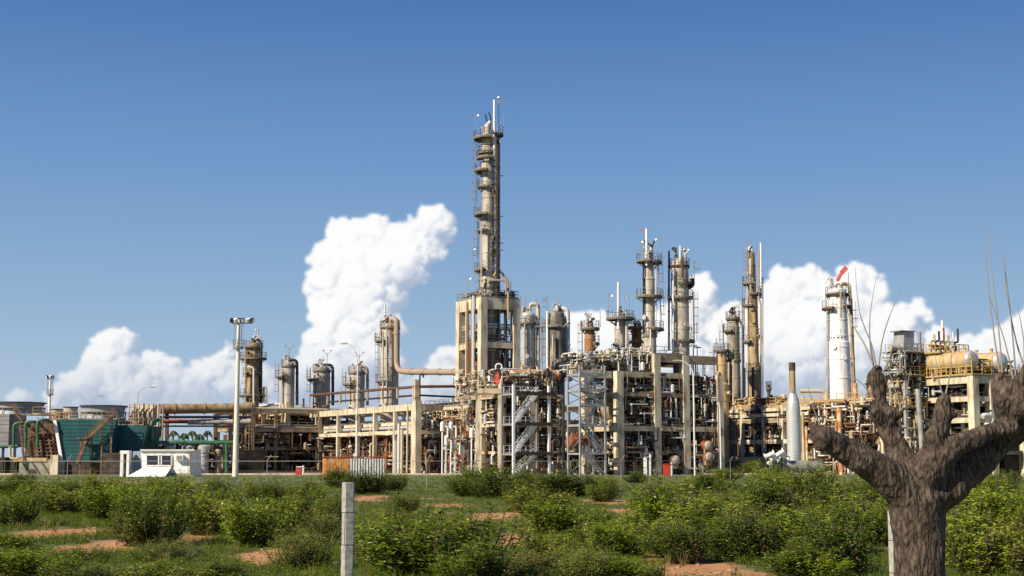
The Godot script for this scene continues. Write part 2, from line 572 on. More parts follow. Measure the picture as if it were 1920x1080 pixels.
# an upright vessel. secs: [photo row, photo width] pairs from the top down; returns the thing
func vessel(called: String, label: String, px: float, dist: float, secs: Array, m: Material, group := "", dome := true) -> Node3D:
	var foot: float = secs[-1][0]
	var base := at(px, foot, dist)
	var mid := at(px, (secs[0][0] + foot) * 0.5, dist)
	base.x = mid.x
	var t := thing(called, label, "process column" if called.contains("column") else "vessel", base, 0.0, group)
	var prof := [Vector2(wide(secs[-1][1], dist) * 0.5, 0)]
	for k in range(secs.size() - 2, -1, -1):
		var hy := high(secs[k][0], dist) - base.y
		var r := wide(secs[k][1], dist) * 0.5
		var last: Vector2 = prof[-1]
		if absf(last.x - r) > 0.05 and k > 0:
			prof.append(Vector2(last.x, hy - absf(last.x - r) * 1.2))
		prof.append(Vector2(r, hy))
	var top: Vector2 = prof[-1]
	if dome:
		for k in range(1, 7):
			var g := k / 6.0 * PI * 0.5
			prof.append(Vector2(top.x * cos(g), top.y + top.x * 0.55 * sin(g)))
	else:
		prof.append(Vector2(0, top.y))
	var f := Form.new()
	f.lathe(Vector3.ZERO, prof, 24)
	var shell := part("shell", f, m, t)
	# weld bands, insulation rings and manholes
	var bands := Form.new()
	var rng := RandomNumberGenerator.new()
	rng.seed = called.hash() + int(px)
	var y := 2.0
	while y < top.y - 0.5:
		for k in prof.size() - 1:
			if prof[k].y <= y and prof[k + 1].y >= y:
				var r: float = lerpf(prof[k].x, prof[k + 1].x, (y - prof[k].y) / maxf(0.001, prof[k + 1].y - prof[k].y))
				bands.lathe(Vector3(0, y, 0), [Vector2(r, -0.07), Vector2(r + 0.07, -0.07), Vector2(r + 0.07, 0.07), Vector2(r, 0.07)], 24)
				break
		y += rng.randf_range(1.6, 3.4)
	part("band", bands, m, shell)
	var r_mid: float = top.x
	for k in 2 + int(top.y / 9.0):
		var g := rng.randf_range(0.4, 2.6)
		var h := rng.randf_range(1.0, top.y - 0.8)
		var d := Vector3(cos(g), 0, sin(g))
		var q := Form.new()
		q.tube([d * (r_mid - 0.1) + Vector3.UP * h, d * (r_mid + 0.45) + Vector3.UP * h], 0.30, 10)
		q.tube([d * (r_mid + 0.45) + Vector3.UP * h, d * (r_mid + 0.56) + Vector3.UP * h], 0.40, 10)
		part("manway", q, m, t)
	t.set_meta("dist", dist)
	t.set_meta("radius", top.x)
	return t

# local height and offset of a photo row and column on a thing
func lx(t: Node3D, px: float, py: float) -> float:
	return at(px, py, t.get_meta("dist")).x - t.position.x

func ly(t: Node3D, py: float) -> float:
	return high(py, t.get_meta("dist")) - t.position.y

func deck_ring(t: Node3D, py: float, px_out: float, a0: float, a1: float, m := "deck", rm := "rail_grey") -> void:
	var d: float = t.get_meta("dist")
	platform(t, ly(t, py), t.get_meta("radius") * 0.9, t.get_meta("radius") + wide(px_out, d), a0, a1, mats[m], mats[rm])

# a pipe that hangs on a thing: [px, py] or [px, py, forward] points in the photograph
func run_pipe(t: Node3D, called: String, pts: Array, w: float, m: String, bend := 1.0) -> MeshInstance3D:
	var d: float = t.get_meta("dist")
	var p := []
	for q in pts:
		p.append(Vector3(lx(t, q[0], q[1]), ly(t, q[1]), q[2] if q.size() > 2 else 0.0))
	var f := Form.new()
	var r := wide(w, d) * 0.5
	f.tube(bent(p, bend), r, 10)
	# flanges along the way
	for k in p.size() - 1:
		var l: float = (p[k + 1] - p[k]).length()
		if l > 3.0 and r > 0.12:
			for j in int(l / 3.5):
				var c: Vector3 = p[k].lerp(p[k + 1], (j + 0.7) * 3.5 / l)
				var dd: Vector3 = (p[k + 1] - p[k]).normalized()
				f.tube([c - dd * 0.08, c + dd * 0.08], r * 1.28, 10)
	return part(called, f, mats[m], t)

func whip(t: Node3D, px: float, py0: float, py1: float, lamp := true, arm := 0.0) -> void:
	var f := Form.new()
	var a := Vector3(lx(t, px, py0), ly(t, py0), 0.6)
	var b := Vector3(a.x, ly(t, py1), 0.6)
	f.bar(a, b, 0.09, 0.09)
	if arm != 0.0:
		f.bar(b, b + Vector3(arm, -0.1, 0), 0.07, 0.07)
	var o := part("lamp_pole", f, mats.rail_grey, t)
	if lamp:
		var g := Form.new()
		var c := b + Vector3(arm, -0.25, 0)
		g.lathe(c, [Vector2(0.0, -0.12), Vector2(0.26, -0.1), Vector2(0.22, 0.08), Vector2(0.08, 0.22), Vector2(0.0, 0.24)], 10)
		part("lamp_head", g, mats.lamp_white, o)

func rung_ladder(t: Node3D, ang: float, py0: float, py1: float, caged := true, extra := 0.35, m := "rail_grey") -> void:
	var r: float = t.get_meta("radius") + extra
	var g := deg_to_rad(ang)
	var y0 := ly(t, py0)
	ladder(t, Vector3(cos(g) * r, y0, sin(g) * r), ly(t, py1) - y0, g, caged, mats[m])

func top_gear(t: Node3D, py: float, seed_no: int) -> void:
	# relief valves, stubs and a davit on a column's head
	var rng := RandomNumberGenerator.new()
	rng.seed = seed_no
	var r: float = t.get_meta("radius")
	var y := ly(t, py)
	for k in 3:
		var f := Form.new()
		var p := Vector3(rng.randf_range(-r, r) * 0.7, y, rng.randf_range(-r, r) * 0.7)
		var h := rng.randf_range(0.8, 2.2)
		f.tube(bent([p, p + Vector3.UP * h, p + Vector3(rng.randf_range(-0.9, 0.9), h, 0.2), p + Vector3(rng.randf_range(-0.9, 0.9), h - 0.8, 0.2)], 0.3), rng.randf_range(0.09, 0.16), 8)
		f.lathe(p + Vector3.UP * h * 0.4, [Vector2(0, -0.25), Vector2(0.28, -0.2), Vector2(0.28, 0.2), Vector2(0, 0.25)], 8)
		part("relief_valve", f, [mats.rust_dark, mats.beige_shell, mats.silver_pipe][k], t)

# ---------------------------------------------------------------- frames and racks
# small-bore pipes, valves, instruments and supports in a box, joined by colour
func pipework(parent: Node, rng: RandomNumberGenerator, lo: Vector3, hi: Vector3, count: int, kinds: Array, thin := 0.05, thick := 0.16) -> void:
	kinds = kinds.duplicate()
	kinds.append_array(["rust_dark", "dark_pipe", "brown_pipe", "dark_equipment"] if kinds.size() > 4 else ["rust_dark", "dark_pipe"])
	var forms := []
	for k in kinds:
		forms.append(Form.new())
	var size := hi - lo
	for k in int(count * 2.0):
		var f: Form = forms[rng.randi() % forms.size()]
		var p := lo + Vector3(rng.randf() * size.x, rng.randf() * size.y, rng.randf() * size.z)
		var r := rng.randf_range(thin, thick)
		var q := [p]
		var axis := rng.randi() % 3
		for j in rng.randi_range(1, 3):
			var l := rng.randf_range(0.8, 3.4)
			var d := Vector3.ZERO
			d[axis] = l * (1.0 if rng.randf() < 0.5 else -1.0)
			var e: Vector3 = q[-1] + d
			e = e.clamp(lo, hi)
			if (e - q[-1]).length() > 0.4:
				q.append(e)
			axis = (axis + 1 + rng.randi() % 2) % 3
		if q.size() < 2:
			continue
		f.tube(bent(q, r * 2.5, 3), r, 6)
		var kind := rng.randf()
		var c: Vector3 = q[0].lerp(q[1], 0.5)
		if kind < 0.35:      # a valve with its handwheel
			f.lathe(c, [Vector2(0, -0.22), Vector2(r * 2.2, -0.15), Vector2(r * 2.2, 0.15), Vector2(0, 0.25)], 7)
			f.bar(c, c + Vector3(0, 0.55, 0), 0.06, 0.06)
			f.lathe(c + Vector3.UP * 0.55, [Vector2(0.0, -0.03), Vector2(0.24, -0.03), Vector2(0.24, 0.03), Vector2(0, 0.03)], 8)
		elif kind < 0.5:     # a pot or small drum
			var rr := rng.randf_range(0.2, 0.42)
			f.lathe(c, [Vector2(0, -0.6), Vector2(rr, -0.45), Vector2(rr, 0.5), Vector2(rr * 0.5, 0.7), Vector2(0, 0.75)], 10)
		elif kind < 0.62:    # a box on a post
			f.box(c, Vector3(0.5, 0.6, 0.3))
	for k in kinds.size():
		part("small_pipework", forms[k], mats[kinds[k]], parent, "stuff")

func steps_flight(parent: Node, a: Vector3, b: Vector3, width: Vector3, m: Material) -> void:
	var f := Form.new()
	var n := maxi(3, int(absf(b.y - a.y) / 0.22))
	var hw := width * 0.5
	for s in [-1, 1]:
		f.bar(a + hw * s, b + hw * s, 0.08, 0.26)
	for k in n:
		var p := a.lerp(b, (k + 0.5) / n)
		f.bar(p - hw, p + hw, 0.24, 0.04)
	var o := part("stair_flight", f, m, parent)
	var g := Form.new()
	for s in [-1, 1]:
		railing(g, [a + hw * s, b + hw * s], 1.0, 0.07, 1.2)
	part("railing", g, m, o)

# a column-and-beam structure on the plant's own axes. corner: nearest corner on the ground; xs: post places along +x (right, away); zs: along -z (left, away)
# levels: {y, beam, deck (x0, x1, z0, z1 or true), rail}
func frame(t: Node3D, xs: Array, zs: Array, levels: Array, post: float, m: Material, tops := {}) -> void:
	var highest := 0.0
	for l in levels:
		highest = maxf(highest, l.y)
	for a in xs.size():
		for b in zs.size():
			var f := Form.new()
			var h: float = tops.get(Vector2i(a, b), highest)
			f.box(Vector3(xs[a], h * 0.5, -zs[b]), Vector3(post, h, post))
			part("post", f, m, t)
	for l in levels:
		var bh: float = l.get("beam", 0.6)
		var bm: Material = l.get("m", m)
		var bw := post * 0.72
		var y: float = l.y - bh * 0.5
		for b in zs.size():
			for a in xs.size() - 1:
				if tops.get(Vector2i(a, b), highest) < l.y - 0.1 or tops.get(Vector2i(a + 1, b), highest) < l.y - 0.1:
					continue
				var f := Form.new()
				f.box(Vector3((xs[a] + xs[a + 1]) * 0.5, y - 0.004, -zs[b]), Vector3(xs[a + 1] - xs[a] - post, bh, bw))
				part("beam", f, bm, t)
		for a in xs.size():
			for b in zs.size() - 1:
				if tops.get(Vector2i(a, b), highest) < l.y - 0.1 or tops.get(Vector2i(a, b + 1), highest) < l.y - 0.1:
					continue
				var f := Form.new()
				f.box(Vector3(xs[a], y - 0.004, -(zs[b] + zs[b + 1]) * 0.5), Vector3(bw, bh, zs[b + 1] - zs[b] - post))
				part("beam", f, bm, t)
		if l.has("deck"):
			var d = l.deck
			var x0: float = xs[0] - post * 0.3 if d is bool else d[0]
			var x1: float = xs[-1] + post * 0.3 if d is bool else d[1]
			var z0: float = zs[0] - post * 0.3 if d is bool else d[2]
			var z1: float = zs[-1] + post * 0.3 if d is bool else d[3]
			var f := Form.new()
			f.box(Vector3((x0 + x1) * 0.5, l.y + 0.062, -(z0 + z1) * 0.5), Vector3(x1 - x0, 0.12, z1 - z0))
			var o := part("deck", f, l.get("dm", mats.deck), t)
			if l.get("rail", true):
				var g := Form.new()
				var yy: float = l.y + 0.12
				railing(g, [Vector3(x1 - .06, yy, -z1 + .06), Vector3(x0 + .06, yy, -z1 + .06), Vector3(x0 + .06, yy, -z0 - .06), Vector3(x1 - .06, yy, -z0 - .06), Vector3(x1 - .06, yy, -z1 + .06)], 1.1, 0.07, 1.8)
				part("railing", g, mats[l.get("rm", "rail_grey")], o)

# pipes laid side by side on a level. along "x" or "z"
func lay_pipes(t: Node3D, rng: RandomNumberGenerator, along: String, y: float, from: float, to: float, across0: float, across1: float, kinds: Array, r0 := 0.10, r1 := 0.30) -> void:
	var c := across0
	while c < across1:
		var r := rng.randf_range(r0, r1)
		c += r
		if rng.randf() < 0.85:
			var f := Form.new()
			var a := lerpf(from, to, rng.randf_range(0.0, 0.12))
			var b := lerpf(from, to, rng.randf_range(0.86, 1.0))
			var yy := y + r + 0.02
			var p := []
			var down := rng.randf() < 0.4
			if along == "x":
				p = [Vector3(a, yy, -c), Vector3(b, yy, -c)]
			else:
				p = [Vector3(c, yy, -a), Vector3(c, yy, -b)]
			if down:
				p.push_front(p[0] + Vector3.DOWN * rng.randf_range(1.0, 3.5))
			if rng.randf() < 0.3:
				p.append(p[-1] + Vector3.UP * rng.randf_range(0.6, 2.0))
			f.tube(bent(p, r * 2.6, 4), r, 8)
			part("pipe", f, mats[kinds[rng.randi() % kinds.size()]], t)
		c += r + rng.randf_range(0.06, 0.35)

func risers(t: Node3D, rng: RandomNumberGenerator, lo: Vector3, hi: Vector3, count: int, kinds: Array, r0 := 0.08, r1 := 0.2) -> void:
	for k in count:
		var r := rng.randf_range(r0, r1)
		var p := Vector3(rng.randf_range(lo.x, hi.x), 0, rng.randf_range(lo.z, hi.z))
		var y0 := lerpf(lo.y, hi.y, rng.randf_range(0.0, 0.35))
		var y1 := lerpf(lo.y, hi.y, rng.randf_range(0.6, 1.0))
		var side := Vector3(rng.randf_range(0.6, 2.0) * (1 if rng.randf() < 0.5 else -1), 0, 0)
		if rng.randf() < 0.5:
			side = Vector3(0, 0, side.x)
		var f := Form.new()
		f.tube(bent([Vector3(p.x, y0, p.z), Vector3(p.x, y1, p.z), Vector3(p.x, y1, p.z) + side], r * 2.8, 4), r, 8)
		if rng.randf() < 0.5:
			var c := Vector3(p.x, lerpf(y0, y1, 0.4), p.z)
			f.lathe(c, [Vector2(r, -0.3), Vector2(r * 1.9, -0.25), Vector2(r * 1.9, 0.25), Vector2(r, 0.3)], 8)
		part("riser_pipe", f, mats[kinds[rng.randi() % kinds.size()]], t)

# a drum lying on saddles, its axis along the plant's z (toward the road) or x
func drum(called: String, label: String, where: Vector3, length: float, r: float, m: Material, along_x := false, group := "", cat := "drum", end: Material = null) -> Node3D:
	var t := thing(called, label, cat, where, GRID + (PI / 2 if along_x else 0.0), group)
	var f := Form.new()
	var prof := []
	prof.append(Vector2(r, -length * 0.5))
	prof.append(Vector2(r, length * 0.5))
	f.lathe(Vector3(0, r + 0.5, 0), prof, 24, Basis(Vector3.RIGHT, Vector3(0, 0, 1), Vector3(0, -1, 0)))
	var shell := part("shell", f, m, t)
	var b := Form.new()
	for k in 4:
		var z := lerpf(-length * 0.48, length * 0.48, k / 3.0)
		b.lathe(Vector3(0, r + 0.5, z), [Vector2(r, -0.06), Vector2(r + 0.06, -0.06), Vector2(r + 0.06, 0.06), Vector2(r, 0.06)], 24, Basis(Vector3.RIGHT, Vector3(0, 0, 1), Vector3(0, -1, 0)))
	part("band", b, m, shell)
	for s in [-1, 1]:
		var q := Form.new()
		q.box(Vector3(0, 0.4, s * length * 0.32), Vector3(r * 1.6, 0.8, 0.35))
		part("saddle", q, mats.tan_steel, t)
	for e in [0, 1]:
		var h := Form.new()
		var hp := []
		for k in 7:
			var g := k / 6.0 * PI * 0.5
			hp.append(Vector2((r + 0.01) * cos(g), (r * 0.62) * sin(g)))
		var z := 1.0 if e else -1.0
		h.lathe(Vector3(0, r + 0.5, z * length * 0.5), hp, 24, Basis(Vector3.RIGHT * z, Vector3(0, 0, z), Vector3(0, -1, 0)))
		part("domed_end", h, end if end else m, t)
	for s in ([-0.3, 0.05, 0.35] if r > 0.8 else []):
		var q := Form.new()
		var p := Vector3(0, 2 * r + 0.45, s * length)
		q.tube([p, p + Vector3.UP * 0.5], 0.2, 8)
		q.tube([p + Vector3.UP * 0.5, p + Vector3.UP * 0.6], 0.3, 8)
		part("nozzle", q, m, t)
	return t

# ---------------------------------------------------------------- the scene
func gpos(px: float, dist: float) -> Vector3:
	var p := at(px, 862.0 + EYE * LENS / dist, dist)
	p.y = 0
	return p

# how far along the plant's x (or back along its z) from p a photo column lies
func b_to(p: Vector3, px: float) -> float:
	var u := (px - 960.0) / LENS
	return (u * -p.z - p.x) / (cos(GRID) - u * sin(GRID))

func a_to(p: Vector3, px: float) -> float:
	var u := (px - 960.0) / LENS
	return (p.x - u * -p.z) / (sin(GRID) + u * cos(GRID))

func rand(n: int) -> RandomNumberGenerator:
	var r := RandomNumberGenerator.new()
	r.seed = n
	return r

func _ready() -> void:
	var cam := Camera3D.new()
	cam.name = "camera"
	cam.position = Vector3(0, EYE, 0)
	cam.rotation.x = PITCH
	cam.fov = rad_to_deg(2.0 * atan(540.0 / LENS))
	cam.near = 0.1
	cam.far = 6000
	cam.current = true
	add_child(cam)
	var we := WorldEnvironment.new()
	we.name = "environment"
	var e := Environment.new()
	e.background_mode = Environment.BG_SKY
	var sky := Sky.new()
	var sm := PanoramaSkyMaterial.new()
	sm.panorama = make_sky()
	sky.sky_material = sm
	e.sky = sky
	e.background_energy_multiplier = 0.75
	e.tonemap_mode = Environment.TONE_MAPPER_LINEAR
	e.tonemap_exposure = 1.31
	e.sdfgi_enabled = true
	e.ssao_enabled = true
	e.ssil_enabled = true
	we.environment = e
	add_child(we)
	var sun := DirectionalLight3D.new()
	sun.name = "sun"
	sun.light_color = Color(1.0, 0.945, 0.85)
	sun.light_energy = 1.6
	sun.light_angular_distance = 0.5
	sun.shadow_enabled = true
	add_child(sun)
	sun.look_at_from_position(Vector3(-0.80, 0.74, 0.60) * 100.0, Vector3.ZERO)   # behind the camera, to the left
	make_materials()
	noise.seed = 11
	noise.frequency = 0.05
	noise.fractal_octaves = 4
	make_ground()
	make_cooling_towers()
	make_left_yard()
	make_rear_racks()
	make_left_block()
	make_long_rack()
	make_middle()
	make_main_tower()
	make_central_vessels()
	make_right_table()
	make_right_rack()
	make_right_block()
	make_yard_things()
	make_fence()
	make_scrub()
	make_near()

# ---------------------------------------------------------------- ground
var soil_spots := [[90, 1000, 95, 11], [222, 1022, 62, 13], [520, 1042, 58, 17], [398, 1003, 34, 8], [690, 935, 40, 5], [930, 965, 55, 7], [1130, 940, 46, 4], [960, 1010, 34, 11], [1320, 1068, 100, 19], [1225, 1034, 30, 14],
	[1410, 980, 26, 7], [1480, 1000, 30, 7], [1540, 928, 50, 7], [1160, 957, 34, 4], [1880, 1040, 50, 10], [175, 955, 30, 6], [560, 955, 42, 5], [840, 948, 40, 4], [1000, 1040, 40, 8], [1490, 945, 26, 5], [40, 1070, 40, 10], [715, 990, 30, 8]]
var soil_world := []

func soil_at(x: float, z: float) -> float:
	var n := noise.get_noise_2d(x * 4.0, z * 4.0)
	var s := -1.0
	for p in soil_world:
		var d := Vector2((x - p.x) / p.z, (z - p.y) / p.w).length()
		if d < 2.0:
			s = maxf(s, 1.0 - d)
	return maxf(s + n * 0.8, noise.get_noise_2d(x * 1.3 + 90.0, z * 1.3) * 1.6 - 0.62)

func make_ground() -> void:
	for s in soil_spots:
		var far: float = EYE * LENS / (s[1] - s[3] - 862.0)
		var near: float = EYE * LENS / (s[1] + s[3] - 862.0)
		var mid: float = (far + near) * 0.5
		soil_world.append(Vector4((s[0] - 960.0) / LENS * mid, -mid, s[2] * 1.2 / LENS * mid, maxf((far - near) * 0.62, 0.6)))
	grained("far_ground", [[0.0, [.07, .095, .022]], [0.45, [.105, .125, .035]], [0.7, [.14, .135, .05]], [1.0, [.21, .14, .07]]], 0.02, Vector3(.03, .03, .03), .95)
	var g := Form.new()
	g.box(Vector3(0, -0.25, 0), Vector3(9000, 0.5, 9000))
	struct("ground", g, mats.far_ground)
	# the scrub land itself: sandy red soil showing between grass
	var n := 640
	var img := Image.create(n, n, false, Image.FORMAT_RGB8)
	var x0 := -60.0
	var z0 := -150.0
	var span := 132.0
	var fine := FastNoiseLite.new()
	fine.seed = 5
	fine.frequency = 0.11
	fine.fractal_octaves = 3
	for j in n:
		for k in n:
			var x := x0 + span * (k + 0.5) / n
			var z := z0 + span * (j + 0.5) / n
			var s := smoothstep(-0.05, 0.35, soil_at(x, z))
			var v := fine.get_noise_2d(k, j) * 0.5 + 0.5
			var grass := Vector3(.070, .095, .022).lerp(Vector3(.145, .150, .045), v)
			var soil := Vector3(.37, .165, .058).lerp(Vector3(.55, .285, .12), v)
			var c := grass.lerp(soil, s)
			img.set_pixel(k, j, lin(c.x, c.y, c.z))
	var m := StandardMaterial3D.new()
	m.albedo_texture = ImageTexture.create_from_image(img)
	m.roughness = 0.95
	var pm := PlaneMesh.new()
	pm.size = Vector2(span, span)
	var o := MeshInstance3D.new()
	o.name = "scrub_ground"
	o.mesh = pm
	o.material_override = m
	o.position = Vector3(x0 + span * 0.5, 0.004, z0 + span * 0.5)
	o.set_meta("kind", "structure")
	add_child(o)
	grained("lawn", [[0.0, [.08, .105, .022]], [0.5, [.125, .15, .038]], [1.0, [.18, .185, .06]]], 0.03, Vector3(.06, .06, .06), .95)
	var lawn := Form.new()
	lawn.box(Vector3(0, -0.01, -172), Vector3(170, 0.04, 46))
	struct("lawn_ground", lawn, mats.lawn)
	grained("plant_slab", [[0.0, [.055, .042, .03]], [0.5, [.11, .085, .06]], [1.0, [.17, .14, .10]]], 0.03, Vector3(.05, .05, .05), .95)
	var slab := Form.new()
	slab.box(Vector3(0, 0.02, -286), Vector3(330, 0.12, 150))
	struct("plant_pavement", slab, mats.plant_slab)
	grained("road", [[0.0, [.22, .17, .12]], [1.0, [.34, .27, .20]]], 0.03, Vector3(.05, .05, .05), .95)
	var road := Form.new()
	road.box(Vector3(0, 0.005, -203.5), Vector3(260, 0.04, 6.0))
	struct("plant_road", road, mats.road)
	var kerb := Form.new()
	kerb.box(Vector3(0, 0.09, -210.7), Vector3(330, 0.22, 0.5))
	struct("plant_kerb", kerb, mats.cream_concrete)

# ---------------------------------------------------------------- cooling towers
func fan_stack(t: Node3D, where: Vector3, r: float, tall: float, m: Material) -> void:
	var f := Form.new()
	f.lathe(where, [Vector2(r * 1.0, 0), Vector2(r * 0.94, tall * 0.35), Vector2(r * 0.96, tall * 0.7), Vector2(r * 1.04, tall), Vector2(r * 0.98, tall), Vector2(r * 0.9, tall * 0.6), Vector2(r * 0.9, 0)], 32)
	var o := part("fan_stack", f, m, t)
	var g := Form.new()
	g.lathe(where + Vector3.UP * tall, [Vector2(r * 1.0, -0.14), Vector2(r * 1.09, -0.14), Vector2(r * 1.09, 0.03), Vector2(r * 1.0, 0.03)], 32)
	part("rim", g, mats.dark_pipe, o)
	var h := Form.new()
	for k in 14:
		var a := TAU * k / 14
		var d := Vector3(cos(a), 0, sin(a)) * r * 1.02
		h.bar(where + d, where + d + Vector3.UP * tall * 0.55, 0.10, 0.10)
	h.lathe(where + Vector3.UP * tall * 0.55, [Vector2(r * 0.97, -0.08), Vector2(r * 1.05, -0.08), Vector2(r * 1.05, 0.08), Vector2(r * 0.97, 0.08)], 32)
	part("stiffener", h, mats.tan_steel, o)

func make_cooling_towers() -> void:
	# the tower clad in teal: V-shaped crossflow, louvred face to the left
	var d := 208.0
	var t := thing("cooling_tower", "cooling tower clad in teal sheets with a grey fan stack and brown louvred side", "cooling tower", gpos(108, d))
	t.set_meta("dist", d)
	var depth := 9.0
	var pts := func(px: float, py: float, z: float) -> Vector3: return Vector3(lx(t, px, py), ly(t, py), z)
	# teal side casing facing the road: slanted edges
	var corners := [[117, 866], [190, 866], [215, 830], [262, 800], [268, 792], [103, 788]]
	var f := Form.new()
	for pair in [[[117, 866], [205, 866], [218, 786], [103, 786]], [[203, 866], [253, 866], [268, 797], [214, 797]]]:
		var q := []
		for c in pair:
			q.append(pts.call(c[0], c[1], 0.0 if pair[0][0] == 117 else -2.6))
		f.hexa([q[0], q[1], q[1] + Vector3(0, 0, -depth), q[0] + Vector3(0, 0, -depth), q[3], q[2], q[2] + Vector3(0, 0, -depth), q[3] + Vector3(0, 0, -depth)])
	part("casing", f, mats.teal_cladding, t)
	# horizontal laps of the cladding sheets
	for k in 11:
		var g := Form.new()
		var py := 790.0 + k * 7.0
		var xa := lerpf(103, 117, (py - 786) / 80.0)
		var xb := lerpf(268, 258, (py - 786) / 80.0) if py > 799 else 217.0
		g.bar(pts.call(xa + 1, py, 0.03), pts.call(minf(xb, lerpf(218, 205, (py - 786) / 80.0)) - 1, py, 0.03), 0.05, 0.07)
		part("sheet_lap", g, mats.teal_cladding, t)
	var edge := Form.new()
	edge.bar(pts.call(104, 788, 0.15), pts.call(117, 868, 0.15), 0.45, 0.45)
	part("corner_trim", edge, mats.bright_white, t)
	# louvred face: inclined posts and slats
	var lf := [[30, 790], [102, 790], [116, 862], [34, 862]]
	for k in 9:
		var g := Form.new()
		var a: Vector3 = pts.call(lerpf(36, 101, k / 8.0), 790, -0.2)
		var b: Vector3 = pts.call(lerpf(44, 115, k / 8.0), 862, -0.2)
		g.bar(a, b, 0.16, 0.3)
		part("louvre_post", g, mats.brown_timber, t)
	for k in 11:
		var g := Form.new()
		var s := k / 10.0
		var a: Vector3 = pts.call(lerpf(35, 43, s), lerpf(791, 861, s), -0.28)
		var b: Vector3 = pts.call(lerpf(102, 115, s), lerpf(791, 861, s), -0.28)
		g.bar(a, b, 0.5, 0.14)
		part("slat", g, mats.brown_timber, t)
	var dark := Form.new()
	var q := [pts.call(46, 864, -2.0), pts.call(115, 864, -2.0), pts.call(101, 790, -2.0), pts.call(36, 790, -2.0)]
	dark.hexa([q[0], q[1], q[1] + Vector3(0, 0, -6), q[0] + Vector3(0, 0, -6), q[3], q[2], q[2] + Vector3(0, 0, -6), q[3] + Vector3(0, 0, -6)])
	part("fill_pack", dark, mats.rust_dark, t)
	var basin := Form.new()
	basin.box(pts.call(80, 885, -2.5) * Vector3(1, 0, 1) + Vector3(0, 1.1, 0), Vector3(wide(84, d), 2.2, 6))
	part("basin", basin, mats.pale_concrete, t)
	var pier := Form.new()
	pier.box(pts.call(106, 885, 0.7) * Vector3(1, 0, 1) + Vector3(0, 1.45, 0), Vector3(wide(14, d), 2.9, 1.2))
	part("pier", pier, mats.cream_concrete, t)
	var sill := Form.new()
	sill.bar(pts.call(28, 862, 0.4), pts.call(90, 862, 0.4), 0.5, 0.55)
	part("basin_beam", sill, mats.yellow_shell, t)
	var brace := Form.new()
	for k in 4:
		brace.bar(pts.call(45 + k * 18, 868, 0.6), pts.call(58 + k * 18, 888, 0.6), 0.16, 0.16)
	part("brace", brace, mats.brown_timber, t)
	var wall := Form.new()
	wall.box(pts.call(185, 878, -3.0) * Vector3(1, 0, 1) + Vector3(0, 0.9, 0), Vector3(wide(140, d), 1.8, 6))
	part("basin_wall", wall, mats.dark_equipment, t)
	fan_stack(t, pts.call(177, 786, -4.5), wide(41, d), ly(t, 759) - ly(t, 786), mats.blue_grey_fibre)
	var under := Form.new()
	under.box((pts.call(205, 850, 0.9) + pts.call(250, 866, 0.9)) * 0.5 * Vector3(1, 0, 1) + Vector3(0, 1.6, 0.4), Vector3(wide(56, d), 3.2, 1.1))
	part("added_shade_box", under, mats.dark_equipment, t)  # dark box added as shading at the casing's foot
	var rail := Form.new()
	railing(rail, [pts.call(103, 786, -0.1), pts.call(219, 786, -0.1)], 1.1, 0.08, 1.6)
	railing(rail, [pts.call(222, 797, -0.1), pts.call(268, 797, -0.1)], 1.1, 0.08, 1.6)
	part("railing", rail, mats.tan_steel, t)
	# stairs up its side
	steps_flight(t, pts.call(152, 868, 1.6), pts.call(172, 822, 1.6), Vector3(0, 0, 1.0), mats.brown_timber)
	var land := Form.new()
	land.box(pts.call(162, 822, 1.6), Vector3(wide(22, d), 0.15, 1.6))
	part("landing", land, mats.brown_timber, t)
	steps_flight(t, pts.call(172, 822, 1.6), pts.call(219, 778, 1.6), Vector3(0, 0, 1.0), mats.brown_timber)
	for k in [156, 176, 196, 214]:
		var g := Form.new()
		var top: Vector3 = pts.call(k, 822.0 - maxf(0, k - 172) * 0.94, 1.0)
		g.bar(Vector3(top.x, 0, 1.0), top, 0.22, 0.22)
		part("stair_post", g, mats.brown_timber, t)
	for k in 3:
		var u: Array = [[33, 52, 794], [55, 72, 791], [77, 94, 788]][k]
		run_pipe(t, "riser_pipe", [[u[0], 840, 1.6], [u[0], u[2], 1.6], [u[1], u[2], 1.6], [u[1], u[2] + 3, -0.5]], 5.5, "green_pipe", 0.9)
	run_pipe(t, "gutter_pipe", [[28, 838, 2.0], [28, 860, 2.0], [44, 860, 2.0]], 5.0, "yellow_shell", 0.5)
	# the far-left tower behind, seen only in part
	var d2 := 226.0
	var w := thing("cooling_tower", "grey clad cooling tower with a wide dark rimmed fan stack", "cooling tower", gpos(10, d2))
	w.set_meta("dist", d2)
	var c := Form.new()
	c.box(Vector3(-3.0, (ly(w, 776) + ly(w, 838)) * 0.5, -4), Vector3(wide(38, d2) * 2.0, ly(w, 776) - ly(w, 838), 8))
	part("casing", c, mats.grey_cladding, w)
	for k in 8:
		var lap := Form.new()
		var yy := lerpf(ly(w, 838), ly(w, 776), (k + 0.5) / 8.0)
		lap.box(Vector3(-3.0, yy, 0.02), Vector3(wide(38, d2) * 2.0, 0.07, 0.05))
		part("sheet_lap", lap, mats.grey_cladding, w)
	fan_stack(w, Vector3(lx(w, 14, 776), ly(w, 776), -4.5), wide(49, d2), ly(w, 753) - ly(w, 776), mats.blue_grey_fibre)
	for k in 5:
		var g := Form.new()
		g.bar(Vector3(lx(w, -40 + k * 22, 838), 0, -0.5), Vector3(lx(w, -40 + k * 22, 838), ly(w, 838), -0.5), 0.35, 0.35)
		part("leg", g, mats.dark_pipe, w)
	var lower := Form.new()
	lower.box(Vector3(-2.0, 1.3, -4), Vector3(11, 2.6, 6))
	part("basin", lower, mats.dark_equipment, w)
	var sg := Form.new()
	railing(sg, [Vector3(lx(w, 62, 776), ly(w, 776), 0.3), Vector3(lx(w, 100, 776), ly(w, 776), 0.3)], 1.1, 0.07, 1.4)
